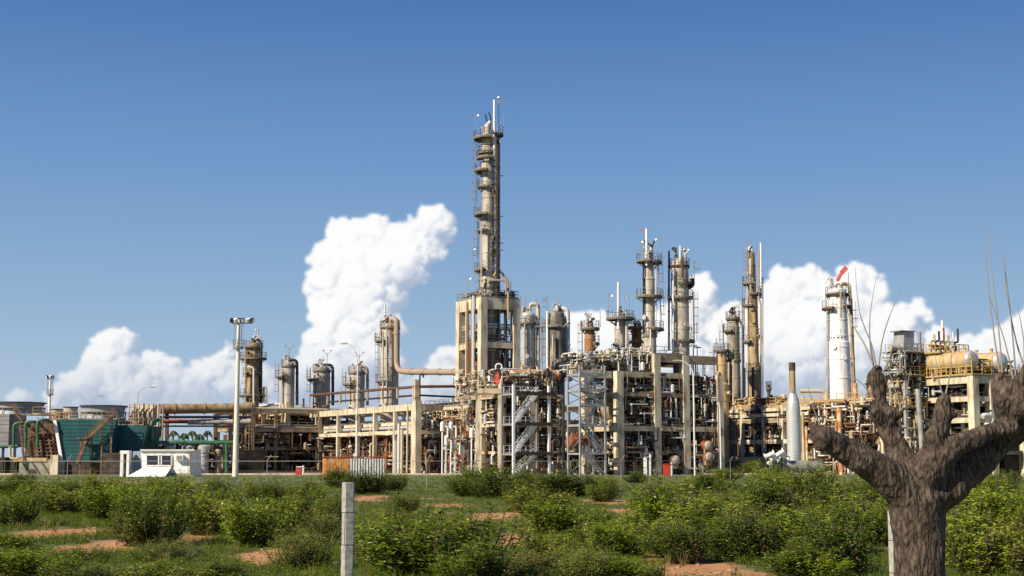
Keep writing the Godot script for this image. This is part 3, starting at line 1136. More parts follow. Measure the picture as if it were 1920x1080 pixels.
	sg.box(Vector3(lx(w, 80, 776), ly(w, 777), -1.5), Vector3(wide(70, d2), 0.2, 4))
	part("walkway", sg, mats.tan_steel, w)
	steps_flight(w, Vector3(lx(w, 48, 792), ly(w, 792), 0.9), Vector3(lx(w, 30, 768), ly(w, 768), 0.9), Vector3(0, 0, 0.9), mats.brown_timber)
	var gp := Form.new()
	gp.tube([at(-30, 837, 216) , at(33, 837, 216)], wide(3.4, 216), 10)
	var gh := obj("cooling_water_pipe", gp, mats.green_pipe)
	gh.set_meta("label", "horizontal green pipe under the grey cooling tower at the frame's edge")
	gh.set_meta("category", "pipe")
	# two pale fan stacks further back
	var k2 := thing("cooling_tower", "low cooling tower with two small pale yellow fan stacks between the big ones", "cooling tower", gpos(108, 252))
	k2.set_meta("dist", 252.0)
	var cb := Form.new()
	cb.box(Vector3(0, ly(k2, 786) * 0.5, -4), Vector3(wide(80, 252), ly(k2, 786), 8))
	part("casing", cb, mats.tan_steel, k2)
	fan_stack(k2, Vector3(lx(k2, 96, 786), ly(k2, 786), -3), wide(11, 252), ly(k2, 766) - ly(k2, 786), mats.yellow_shell)
	fan_stack(k2, Vector3(lx(k2, 122, 786), ly(k2, 786), -3), wide(13, 252), ly(k2, 762) - ly(k2, 786), mats.beige_shell)
	var kr := Form.new()
	railing(kr, [Vector3(lx(k2, 70, 786), ly(k2, 786), 0), Vector3(lx(k2, 134, 786), ly(k2, 786), 0)], 1.2, 0.09, 1.1)
	part("railing", kr, mats.tan_steel, k2)

# ---------------------------------------------------------------- left yard
func big_pipe(called: String, label: String, pts: Array, w: float, m: String, bend := 1.5, cat := "pipe") -> Node3D:
	# pts: [px, py, distance]
	var p := []
	for q in pts:
		p.append(at(q[0], q[1], q[2]))
	var t := thing(called, label, cat, Vector3(p[0].x, 0, p[0].z))
	var r: float = wide(w, pts[0][2]) * 0.5
	for k in p.size():
		p[k] -= t.position
	var f := Form.new()
	f.tube(bent(p, bend), r, 14)
	part("pipe_run", f, mats[m], t)
	for k in p.size() - 1:
		var l: float = (p[k + 1] - p[k]).length()
		for j in int(l / 5.0):
			var g := Form.new()
			var c: Vector3 = p[k].lerp(p[k + 1], (j + 0.5) * 5.0 / l)
			var dd: Vector3 = (p[k + 1] - p[k]).normalized()
			g.tube([c - dd * 0.09, c + dd * 0.09], r * 1.16, 14)
			part("flange", g, mats[m], t)
	return t

func floodlight_mast(label: String, px: float, dist: float, top: float, w0: float, w1: float, lamps: Array, cage: bool) -> void:
	var t := thing("floodlight_mast", label, "light mast", gpos(px, dist))
	t.set_meta("dist", dist)
	var y := ly(t, top)
	var f := Form.new()
	f.lathe(Vector3.ZERO, [Vector2(w0, 0), Vector2(w0, 0.4), Vector2(lerpf(w0, w1, .5), y * 0.5), Vector2(w1, y)], 14)
	part("mast", f, mats.mast_paint if dist < 200 else mats.white_paint, t)
	var g := Form.new()
	g.sector(Vector3(0, y - 3.3, 0), w1, w1 + 0.5, 0, 360, 0.1)
	var rail := []
	for k in 9:
		rail.append(Vector3(cos(k * TAU / 8), 0, sin(k * TAU / 8)) * (w1 + 0.46) + Vector3.UP * (y - 3.3))
	railing(g, rail, 1.1, 0.035, 1.0)
	for k in 6:
		g.bar(Vector3(cos(k * TAU / 6), 0, sin(k * TAU / 6)) * 0.6 + Vector3.UP * (y - 3.3), Vector3(cos(k * TAU / 6), 0, sin(k * TAU / 6)) * 0.6 + Vector3.UP * y, 0.06, 0.06)
	if cage:
		part("service_basket", g, mats.rail_grey, t)
	var arm := Form.new()
	arm.bar(Vector3(lamps[0], y, 0), Vector3(lamps[-1], y, 0), 0.12, 0.12)
	part("crossarm", arm, mats.rail_grey, t)
	for k in lamps.size():
		var h := Form.new()
		var c := Vector3(lamps[k], y + 0.35, 0.3)
		var tilt := Basis(Vector3.RIGHT, 0.5) * Basis(Vector3.UP, (k - lamps.size() * 0.5) * 0.5)
		h.box(c, Vector3(0.50, 0.52, 0.38), tilt)
		var o := part("floodlight", h, mats.dark_pipe if k % 3 != 1 else mats.white_paint, t)
		var lens := Form.new()
		lens.box(c + tilt * Vector3(0, 0, 0.2), Vector3(0.42, 0.44, 0.03), tilt)
		part("lens", lens, mats.lamp_white, o)

func street_lamp(label: String, px: float, dist: float, top: float, head_px: float, head_py: float, w := 0.12) -> void:
	var t := thing("street_lamp", label, "street lamp", gpos(px, dist), 0.0, "curved street lamps in the plant")
	t.set_meta("dist", dist)
	var y := ly(t, top)
	var hx := lx(t, head_px, head_py)
	var hy := ly(t, head_py)
	var f := Form.new()
	var rise := hy - y
	var pts := [Vector3.ZERO, Vector3(0, y * 0.5, 0), Vector3(0, y, 0)]
	for k in range(1, 9):
		var g := k / 8.0 * PI * 0.5
		pts.append(Vector3(hx * (1.0 - cos(g)), y + rise * sin(g), 0))
	var radii := []
	for k in pts.size():
		radii.append(lerpf(w, w * 0.45, float(k) / (pts.size() - 1)))
	f.tube(pts, w, 8, true, radii)
	part("pole", f, mats.white_pipe if w > 0.08 else mats.rail_grey, t)
	var h := Form.new()
	var sx := signf(hx)
	h.hexa([Vector3(hx - sx * 0.1, hy - 0.12, 0.2), Vector3(hx + sx * 0.9, hy - 0.10, 0.16), Vector3(hx + sx * 0.9, hy - 0.10, -0.16), Vector3(hx - sx * 0.1, hy - 0.12, -0.2), Vector3(hx, hy + 0.14, 0.12), Vector3(hx + sx * 0.8, hy + 0.06, 0.1), Vector3(hx + sx * 0.8, hy + 0.06, -0.1), Vector3(hx, hy + 0.14, -0.12)])
	part("lamp_head", h, mats.rail_grey, t)

func palm(px: float, top: float, dist: float, n: int, label: String) -> void:
	var t := thing("palm_tree", label, "palm tree", gpos(px, dist), 0.0, "palms beyond the plant")
	var y := high(top, dist)
	var rng := rand(n)
	var f := Form.new()
	f.tube([Vector3.ZERO, Vector3(0.2, y * 0.5, 0), Vector3(0, y - 1.2, 0)], 0.3, 8, true, [0.34, 0.26, 0.22])
	part("trunk", f, mats.brown_timber, t)
	var c := Form.new()
	for k in 26:
		var a := TAU * k / 26 + rng.randf() * 0.3
		var lift := rng.randf_range(-0.5, 1.0)
		var d := Vector3(cos(a), 0, sin(a))
		var side := Vector3(-d.z, 0, d.x)
		var l := rng.randf_range(1.7, 2.5)
		var prev := Vector3(0, y - 1.3, 0)
		for s in range(1, 6):
			var u := s / 5.0
			var p := Vector3(0, y - 1.3, 0) + d * l * u * (0.75 if lift > 0.5 else 1.0) + Vector3.UP * (lift * 1.3 * u - 2.2 * u * u)
			for q in [-1, 1]:
				var w := 0.5 * sin(u * 2.6 + 0.4)
				c.tri(prev, p, p + side * w * q + Vector3.DOWN * 0.45)
				c.tri(prev, p + side * w * q + Vector3.DOWN * 0.45, prev + side * w * q + Vector3.DOWN * 0.4)
			prev = p
	part("crown", c, mats.palm_leaf, t)

func make_left_yard() -> void:
	grained("palm_leaf", [[0.0, [.02, .035, .012]], [0.6, [.04, .06, .02]], [1.0, [.08, .10, .03]]], 0.05, Vector3(.3, .3, .3), .6)
	floodlight_mast("tall thick white floodlight mast beside the brown left process column", 441, 186, 606, 0.40, 0.22, [-0.9, -0.35, 0.1, 0.55, 1.3, 1.8], true)
	floodlight_mast("short pale floodlight mast rising behind the small yellow fan stacks", 88, 290, 710, 0.32, 0.22, [-0.6, 0.0, 0.6], true)
	street_lamp("thin curved street lamp above the striped duct end by the cooling tower", 254, 250, 742, 283, 726, 0.05)
	street_lamp("lone street lamp head just over the teal tower's fan stack", 168, 262, 760, 186, 742, 0.03)
	street_lamp("curved street lamp in front of the long cream rack with a white pole", 668, 196, 690, 650, 644, 0.11)
	street_lamp("thick white street lamp between the concrete columns of the tall table", 1303, 197, 705, 1272, 676, 0.13)
	street_lamp("slim white lamp pole beside the outermost column of the concrete table", 1352, 199, 770, 1344, 750, 0.12)
	# rusty big pipes that run to the process block
	big_pipe("insulated_duct", "big brown and silver duct running over the yard to the process block", [[300, 767, 240], [470, 765, 246]], 19, "brown_shell", 1.0, "duct")
	big_pipe("dark_pipe", "thin blackish pipe slung under the big brown duct", [[300, 782, 238], [470, 782, 242]], 5, "blue_black")
	big_pipe("rusty_pipe", "short rusty brown pipe below the blackish pipe in the yard", [[300, 790, 239], [352, 790, 240]], 8, "rust_red")
	big_pipe("pale_pipe", "pale silver and tan pipe continuing from the rusty pipe in the yard", [[352, 791, 240], [470, 791, 242]], 11, "beige_shell")
	big_pipe("lower_dark_pipe", "thin dark pipe below the pale tan pipe in the yard", [[300, 799, 238], [450, 799, 240]], 3.4, "dark_pipe")
	big_pipe("green_water_pipe", "green cooling water pipe that bends down and runs along the yard", [[298, 787, 214], [284, 790, 213], [284, 830, 213], [445, 830, 214]], 7.5, "green_pipe", 0.8)
	big_pipe("green_drop_pipe", "upright green pipe standing left of the white mast", [[425, 832, 212], [425, 887, 212]], 7, "green_pipe")
	var t := thing("duct_header", "tan duct end with upright ribs and rails over the yard", "duct", gpos(262, 232))
	t.set_meta("dist", 232.0)
	var f := Form.new()
	f.lathe(Vector3(lx(t, 268, 780), ly(t, 778), 0), [Vector2(0.01, -1.6), Vector2(1.6, -1.5), Vector2(1.75, -1.0), Vector2(1.75, 2.2), Vector2(0.01, 2.3)], 18, Basis(Vector3(0, 1, 0), Vector3(1, 0, 0), Vector3(0, 0, -1)))
	part("shell", f, mats.cream_steel, t)
	for k in 8:
		var g := Form.new()
		var x := lx(t, 248 + k * 9.0, 780)
		g.tube([Vector3(x, ly(t, 758), 1.9), Vector3(x, ly(t, [800, 797, 832, 845, 796, 842, 838, 836][k]), 1.9)], wide([2.6, 3.4, 2.4, 3.0, 2.4, 2.6, 4.2, 3.6][k], 232) * 0.5, 8)
		part("upright_pipe", g, mats[["cream_pipe", "tan_pipe", "cream_pipe", "dark_pipe", "tan_pipe", "brown_pipe", "cream_pipe", "pink_pipe"][k]], t)
	var r := Form.new()
	railing(r, [Vector3(lx(t, 215, 797), ly(t, 793), 2.6), Vector3(lx(t, 262, 797), ly(t, 793), 2.6)], 2.4, 0.1, 1.0)
	r.box(Vector3(lx(t, 240, 797), ly(t, 794), 1.0), Vector3(wide(50, 232), 0.15, 3.2))
	part("walkway", r, mats.tan_steel, t)
	var leg := Form.new()
	for x in [248.0, 300.0]:
		for z in [-1.2, 1.2]:
			leg.bar(Vector3(lx(t, x, 880), 0, z), Vector3(lx(t, x, 780), ly(t, 780), z), 0.35, 0.35)
	part("support", leg, mats.rust_dark, t)
	# supports of the ducts
	var s := thing("duct_trestle", "steel trestle carrying the big brown duct over the yard", "trestle", gpos(400, 241))
	s.set_meta("dist", 241.0)
	for px in [313, 404, 440]:
		var g := Form.new()
		g.bar(Vector3(lx(s, px, 880), 0, 0), Vector3(lx(s, px, 776), ly(s, 776), 0), 0.55, 0.55)
		part("post", g, mats.rust_dark, s)
	for py in [776, 800, 828]:
		var g := Form.new()
		g.bar(Vector3(lx(s, 404, py), ly(s, py), 0), Vector3(lx(s, 440, py), ly(s, py), 0), 0.3, 0.5)
		part("beam", g, mats.rust_dark, s)
	# low plant: pots and pumps in the yard
	for k in 4:
		var u: Array = [[317, 858, 26], [350, 858, 24], [381, 886, 27], [408, 886, 16]][k]
		var p := thing("tank", ["small cream tank under the green pipe, nearest the tan ribs", "small cream tank under the middle of the green pipe", "upright pale blue tank right of the white cabin", "thin tan pot between the pale blue tank and the green drop pipe"][k], "tank", gpos(u[0], 216 + k))
		p.set_meta("dist", 216.0 + k)
		var g := Form.new()
		var rr := wide(u[2], 216) * 0.42
		var hh: float = ly(p, [834, 834, 833, 842][k])
		g.lathe(Vector3.ZERO, [Vector2(rr * 0.85, 0), Vector2(rr * 0.85, hh * 0.7), Vector2(rr, hh * 0.72), Vector2(rr, hh * 0.93), Vector2(rr * 0.5, hh), Vector2(0, hh)], 16)
		part("shell", g, [mats.beige_shell, mats.beige_shell, mats.silver_shell, mats.tan_steel][k], p)
		var w := Form.new()
		for q in [0.3, 0.6]:
			w.lathe(Vector3(0, hh * q, 0), [Vector2(rr * .85, -.08), Vector2(rr * .93, -.08), Vector2(rr * .93, .08), Vector2(rr * .85, .08)], 16)
		part("band", w, mats.tan_steel, p)
	var yard := thing("yard_pipework", "dense low pipework and pumps behind the white cabin", "pipework", gpos(390, 224), GRID)
	pipework(yard, rand(41), Vector3(-9, 0.2, -8), Vector3(5, 5.0, 2), 110, ["rust_dark", "tan_pipe", "dark_pipe", "cream_pipe", "brown_pipe"], 0.06, 0.2)
	var back := Form.new()
	back.box(Vector3(0, 1.9, -9), Vector3(24, 3.8, 2.0))
	part("pump_shelter", back, mats.dark_equipment, yard)
	for k in 5:
		palm([323, 343, 359, 373, 387][k], [801, 806, 802, 808, 802][k], 500.0 + k * 9, 60 + k, ["dark palm crown in the gap under the ducts, nearest the tan ribs", "second dark palm from the tan ribs in the gap under the ducts", "fullest dark palm in the middle of the gap under the ducts", "smaller dark palm between two taller ones under the ducts", "dark palm nearest the trestle post under the ducts"][k])

# ---------------------------------------------------------------- rear racks, added as a dark backing to the front structures
func make_rear_racks() -> void:
	var spans := [[430, 246, 905, 11.0, "long pipe rack added as dark backing behind the cream rack"], [880, 242, 1370, 11.5, "long pipe rack added as dark backing behind the main tower and the concrete table"], [1340, 252, 1705, 10.5, "pipe rack added as dark backing behind the silver stack"]]
	for k in spans.size():
		var s: Array = spans[k]
		var p := gpos(s[0], s[1])
		var l := b_to(p, s[2])
		var t := thing("added_rear_rack", s[4], "pipe rack", p, GRID)
		var rng := rand(100 + k)
		var xs := []
		var n := int(l / 8.0)
		for j in n + 1:
			xs.append(l * j / n)
		frame(t, xs, [0.0, 7.0], [{"y": 4.4, "beam": 0.5}, {"y": 7.6, "beam": 0.5, "deck": true, "rail": true}, {"y": s[3], "beam": 0.6}], 0.55, mats.tan_steel)
		lay_pipes(t, rng, "x", 4.4, 0, l, 0.2, 6.5, ["dark_pipe", "rust_dark", "tan_pipe", "brown_pipe", "silver_pipe"], 0.12, 0.34)
		lay_pipes(t, rng, "x", 7.75, 0, l, 0.2, 6.5, ["dark_pipe", "cream_pipe", "tan_pipe", "brown_pipe"], 0.12, 0.34)
		lay_pipes(t, rng, "x", s[3], 0, l, 0.2, 6.5, ["cream_pipe", "tan_pipe", "brown_pipe", "silver_pipe"], 0.10, 0.26)
		pipework(t, rng, Vector3(0, 0.2, -3), Vector3(l, 7.0, 2.0), int(l * 5), ["tan_pipe", "cream_pipe", "brown_pipe", "rust_dark", "white_pipe"], 0.05, 0.15)
		# near-black boxes added behind it so that the gaps read as deep shade
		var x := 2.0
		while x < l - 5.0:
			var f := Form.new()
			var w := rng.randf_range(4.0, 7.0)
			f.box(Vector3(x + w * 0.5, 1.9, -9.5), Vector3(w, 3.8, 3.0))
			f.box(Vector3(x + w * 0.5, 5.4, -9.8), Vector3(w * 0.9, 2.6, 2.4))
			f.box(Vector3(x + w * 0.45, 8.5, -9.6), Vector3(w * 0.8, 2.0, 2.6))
			part("added_dark_backing", f, mats.dark_equipment if rng.randf() < 0.7 else mats.rust_dark, t)
			x += w + rng.randf_range(0.0, 0.5)

# ---------------------------------------------------------------- left block and its columns
func make_left_block() -> void:
	var p := gpos(531, 256)
	var l := a_to(p, 452)
	var t := thing("process_block", "shaded steel process block under the brown column with a cream end post", "process structure", p, GRID)
	var rng := rand(7)
	var zs := [0.0, l * 0.34, l * 0.67, l]
	var r := func(py: float, dd := 256.0) -> float: return high(py, dd)
	frame(t, [0.0, 8.0], zs, [{"y": r.call(833), "beam": 0.4}, {"y": r.call(801), "beam": 0.6, "deck": true, "rail": false}, {"y": r.call(771), "beam": 0.7, "deck": true, "rail": true, "rm": "yellow_rail"}], 0.7, mats.cream_steel, {Vector2i(0, 0): r.call(757)})
	var big := Form.new()
	big.box(Vector3(0.2, r.call(755) * 0.5, 1.1), Vector3(0.85, r.call(755), 0.85))
	part("end_post", big, mats.cream_concrete, t)
	lay_pipes(t, rng, "z", r.call(771) + 0.1, 0, l, 0.4, 7.4, ["cream_pipe", "tan_pipe", "brown_pipe", "dark_pipe"], 0.1, 0.3)
	lay_pipes(t, rng, "z", r.call(801) + 0.1, 0, l, 0.4, 7.4, ["tan_pipe", "brown_pipe", "dark_pipe", "rust_red"], 0.1, 0.3)
	lay_pipes(t, rng, "z", r.call(757), 2, l, 0.6, 4.0, ["cream_pipe", "silver_pipe", "white_pipe"], 0.1, 0.24)
	pipework(t, rng, Vector3(-0.6, 0.2, -l), Vector3(5, r.call(772), -0.5), 240, ["tan_pipe", "cream_pipe", "brown_pipe", "rust_red", "white_pipe", "yellow_rail"], 0.05, 0.16)
	risers(t, rng, Vector3(-0.8, 0.1, -l), Vector3(3.5, r.call(768), -0.5), 26, ["cream_pipe", "pink_pipe", "brown_pipe", "rust_red", "tan_pipe"], 0.09, 0.22)
	for k in 3:
		var f := Form.new()
		f.box(Vector3(5.5, 2.6, -l * (0.17 + k * 0.33)), Vector3(4.0, 5.0, l * 0.28))
		part("added_dark_backing", f, mats.dark_equipment, t)  # dark boxes added inside the block in place of shade
	for k in 6:
		var f := Form.new()
		f.box(Vector3(-0.62, r.call(811), -2.4 - k * 1.0), Vector3(0.08, 0.55, 0.62))
		part("sign_letter_plate", f, mats.white_pipe if k != 2 else mats.silver_pipe, t)
	# yellow ladder tower at its corner
	var lt := thing("ladder_tower", "yellow ladder tower between the white mast and the process block", "ladder tower", gpos(459, 246), GRID)
	for x in [0.0, 1.5]:
		for z in [0.0, -1.5]:
			var f := Form.new()
			f.bar(Vector3(x, 0, z), Vector3(x, r.call(757), z), 0.22, 0.22)
			part("post", f, mats.cream_steel, lt)
	for k in 5:
		var f := Form.new()
		f.box(Vector3(0.75, 1.5 + k * 2.0, -0.75), Vector3(1.5, 0.12, 1.5))
		part("landing", f, mats.cream_steel, lt)
	ladder(lt, Vector3(0.75, 0.1, 0.25), r.call(762), PI * 0.5, true, mats.yellow_shell)

	# the brown column
	var v := vessel("process_column", "brown stained process column with many platforms beside the tall white mast", 473, 263, [[648, 22], [668, 26], [750, 24], [885, 24]], mats.brown_shell)
	deck_ring(v, 650, 7, 0, 359)
	deck_ring(v, 672, 14, -30, 200)
	deck_ring(v, 700, 8, 20, 210)
	deck_ring(v, 741, 15, -40, 220)
	top_gear(v, 648, 3)
	run_pipe(v, "riser_pipe", [[474, 648], [474, 638], [489, 638], [489, 756]], 6, "blue_black")
	run_pipe(v, "riser_pipe", [[496, 755, 1.0], [496, 727, 1.0], [501, 727, 1.0], [501, 757, 1.0]], 4, "cream_pipe")
	run_pipe(v, "riser_pipe", [[464, 655, 2.0], [464, 757, 2.0]], 4, "tan_pipe")
	run_pipe(v, "riser_pipe", [[468, 690, 2.4], [480, 690, 2.4], [480, 757, 2.4]], 3.4, "white_pipe")
	run_pipe(v, "vent_pipe", [[479, 648], [479, 618], [484, 618], [484, 640]], 2.6, "silver_pipe", 0.4)
	rung_ladder(v, 150, 741, 672)
	rung_ladder(v, 30, 700, 650)
	# four columns behind the long rack, from the left
	var rows := [[539, 259, 684, 24, "beige_shell", 706, "slim beige column with an overhead loop of dark pipe, left of the broader ones"], [602, 264, 693, 32, "grey_shell", 712, "broad pale column with a round manhole behind the long rack"], [668, 252, 697, 30, "beige_shell", 720, "short stout column behind the curved street lamp"]]
	for k in rows.size():
		var s: Array = rows[k]
		var c := vessel("process_column", s[6], s[0], s[1], [[s[2], s[3] * 0.9], [s[2] + 12, s[3]], [885, s[3]]], mats[s[4]], "", true)
		deck_ring(c, s[2] + 2, 3, 0, 359)
		deck_ring(c, s[5], 13, 110, 262)
		top_gear(c, s[2], 30 + k)
		rung_ladder(c, 165, 757, s[5] - 12, true, 0.7)
		var x: float = s[0] + s[3] * 0.5
		run_pipe(c, "overhead_pipe", [[s[0] + 3, s[2] - 2], [s[0] + 3, s[2] - 9], [x + 6, s[2] - 9], [x + 6, 760]], 5.5, "dark_pipe" if k < 2 else "tan_pipe", 0.9)
		run_pipe(c, "riser_pipe", [[s[0] - s[3] * 0.36, s[2] + 10, 1.2], [s[0] - s[3] * 0.36, 757, 1.2]], 3, "cream_pipe")
		whip(c, s[0] + [4, 12, 6][k], s[2] - 2, s[2] - 32, false)
		var y := Form.new()
		var b := Vector3(lx(c, s[0] + [4, 12, 6][k], s[2]), ly(c, s[2] - 26), 0.6)
		for q in [-1, 1]:
			y.bar(b, b + Vector3(q * 0.7, 0.8, 0), 0.08, 0.08)
			y.box(b + Vector3(q * 0.75, 0.95, 0), Vector3(0.3, 0.22, 0.3))
		part("lamp_fork", y, mats.rail_grey, c)
		whip(c, s[0] - s[3] * 0.5 - 10, s[5], s[5] - 28, false)
		whip(c, s[0] - s[3] * 0.5 - 4, s[5], s[5] - 24, false)
		var q := Form.new()
		q.tube([Vector3(-0.4, ly(c, s[2] + 22), wide(s[3], s[1]) * 0.48), Vector3(-0.4, ly(c, s[2] + 22), wide(s[3], s[1]) * 0.5 + 0.4)], 0.55, 12)
		part("manhole", q, mats.tan_steel, c)
	# the taller beige one with the large pink-tan overhead pipe
	var w := vessel("process_column", "tall beige column with a thick tan overhead pipe that runs to the main frame", 730, 241, [[612, 33], [885, 34]], mats.beige_shell)
	deck_ring(w, 614, 3, 0, 359)
	deck_ring(w, 639, 12, 120, 245)
	deck_ring(w, 714, 10, 90, 250)
	top_gear(w, 611, 44)
	rung_ladder(w, 200, 755, 640, true, 0.5)
	run_pipe(w, "riser_pipe", [[720, 625, 2.0], [720, 757, 2.0]], 3.5, "cream_pipe")
	run_pipe(w, "riser_pipe", [[727, 618, 2.2], [727, 757, 2.2]], 2.6, "silver_pipe")
	run_pipe(w, "vent_pipe", [[722, 612], [722, 570]], 3, "white_pipe")
	whip(w, 715, 640, 596, false)
	whip(w, 703, 640, 622, true)
	big_pipe("overhead_pipe", "thick tan overhead pipe looping off the tall beige column to the main frame", [[731, 612, 240.4], [731, 599, 240.4], [744, 599, 239.6], [744, 694, 239.6], [760, 697, 237], [872, 698, 219]], 11, "pink_pipe", 1.6)

# ---------------------------------------------------------------- the long cream rack
func make_long_rack() -> void:
	var d := 219.0
	var p := gpos(776, d)
	var l := a_to(p, 556)
	var t := thing("pipe_rack", "long cream painted pipe rack with seven posts running back from the yard", "pipe rack", p, GRID)
	var rng := rand(21)
	var zs := []
	for px in [776, 742, 704, 672, 636, 596, 557]:
		zs.append(a_to(p, px))
	var top := high(757, d)
	var lev := [{"y": high(806, d), "beam": 0.62, "deck": [2.2, 7.2, -0.3, l]}, {"y": top, "beam": 1.0}]
	frame(t, [0.0, 7.0], zs, lev, 0.56, mats.cream_concrete)
	var near := Form.new()
	near.box(Vector3(0.0, top * 0.5 + 0.2, 1.0), Vector3(1.0, top + 0.4, 1.1))
	part("end_post", near, mats.cream_concrete, t)
	# middle struts set in from the face, and stubs on which they stand
	for k in zs.size() - 1:
		var f := Form.new()
		f.box(Vector3(0.9, high(793, d), -(zs[k] + zs[k + 1]) * 0.5), Vector3(0.5, 0.5, (zs[k + 1] - zs[k]) * 0.78))
		part("strut", f, mats.cream_concrete, t)
		var g := Form.new()
		g.box(Vector3(0.9, high(801, d) - 0.1, -(zs[k] + zs[k + 1]) * 0.5), Vector3(0.42, 1.0, 0.42))
		part("stub", g, mats.cream_concrete, t)
	var dg := Form.new()
	dg.bar(Vector3(0.3, high(793, d), -zs[0] - 3.2), Vector3(0.3, high(812, d), -zs[0] - 0.2), 0.5, 0.5)
	part("knee_brace", dg, mats.cream_concrete, t)
	var endb := Form.new()
	endb.bar(Vector3(-5.2, top + 0.15, -l - 0.6), Vector3(0, top + 0.1, -l + 6.0), 0.6, 0.9)
	part("end_beam", endb, mats.cream_concrete, t)
	for py in [775, 815]:
		var eb := Form.new()
		eb.bar(Vector3(-6.0, high(py, 262), -l - 0.3), Vector3(-0.4, high(py, 262), -l - 0.3), 0.5, 0.5)
		part("end_beam", eb, mats.cream_concrete, t)
	lay_pipes(t, rng, "z", high(806, d) + 0.15, 0, l, 0.6, 6.6, ["cream_pipe", "tan_pipe", "silver_pipe", "brown_pipe"], 0.12, 0.3)
	lay_pipes(t, rng, "z", high(790, d), 0, l, 1.2, 6.6, ["silver_pipe", "tan_pipe", "brown_pipe", "dark_pipe"], 0.12, 0.3)
	lay_pipes(t, rng, "z", top - 0.9, 0, l, 0.8, 6.6, ["cream_pipe", "tan_pipe", "silver_pipe", "white_pipe"], 0.1, 0.24)
	pipework(t, rng, Vector3(0.8, 0.3, -l), Vector3(7, 6.0, 0), 420, ["tan_pipe", "cream_pipe", "brown_pipe", "rust_red", "white_pipe", "dark_pipe"], 0.05, 0.16)
	risers(t, rng, Vector3(0.2, 0.1, -l), Vector3(6, 6.2, -0.5), 60, ["cream_pipe", "pink_pipe", "brown_pipe", "white_pipe", "tan_pipe", "rust_red"], 0.08, 0.2)
	for k in 8:
		var f := Form.new()
		f.box(Vector3(6.4, 2.4, -l * (0.06 + k * 0.12)), Vector3(3.0, 4.6, l * 0.1))
		part("added_dark_backing", f, mats.dark_equipment, t)  # dark blocks added so the bays behind the posts read as shade
	# pale upright pipes at its near end
	for k in 4:
		var u: Array = [[747, 794, 5], [753, 805, 6], [763, 762, 3.4], [741, 826, 4]][k]
		var f := Form.new()
		var q := gpos(u[0], 214)
		var lq := (q - p).rotated(Vector3.UP, -GRID)
		f.tube([lq, lq + Vector3.UP * high(u[1], 214)], wide(u[2], 214) * 0.5, 10)
		part("upright_pipe", f, [mats.white_pipe, mats.cream_pipe, mats.cream_pipe, mats.silver_pipe][k], t)
	# flare line on stanchions over it
	big_pipe("flare_line", "rusty handrail-like pipe line on thin stanchions over the long rack", [[583, 741, 258], [782, 725, 220], [884, 724, 224]], 4.6, "brown_pipe", 1.0)
	big_pipe("flare_line", "lower dark pipe line on the same stanchions over the long rack", [[590, 756, 257], [782, 741, 220.5], [872, 745, 224]], 3.2, "dark_pipe", 1.0)
	var s := thing("stanchion_row", "row of thin cream stanchions that carry the rusty pipe lines", "pipe support", p, GRID)
	for k in 9:
		var f := Form.new()
		f.box(Vector3(0.3, (top + high(726, d)) * 0.5 + 0.6, -1.0 - l * 0.92 * k / 8.0), Vector3(0.3, high(726, d) - top - 1.0, 0.3))
		part("stanchion", f, mats.cream_steel, s)
	var tall := Form.new()
	tall.box(Vector3(0.1, (top + high(712, d)) * 0.5, 0.5), Vector3(0.75, high(712, d) - top, 0.6))
	part("stanchion", tall, mats.cream_steel, s)
	var cane := Form.new()
	cane.tube(bent([Vector3(0.7, top, 0.4), Vector3(0.7, high(702, d), 0.4), Vector3(1.3, high(702, d), 0.4), Vector3(1.3, high(708, d), 0.4)], 0.4), 0.14, 8)
	part("vent_cane", cane, mats.blue_black, s)

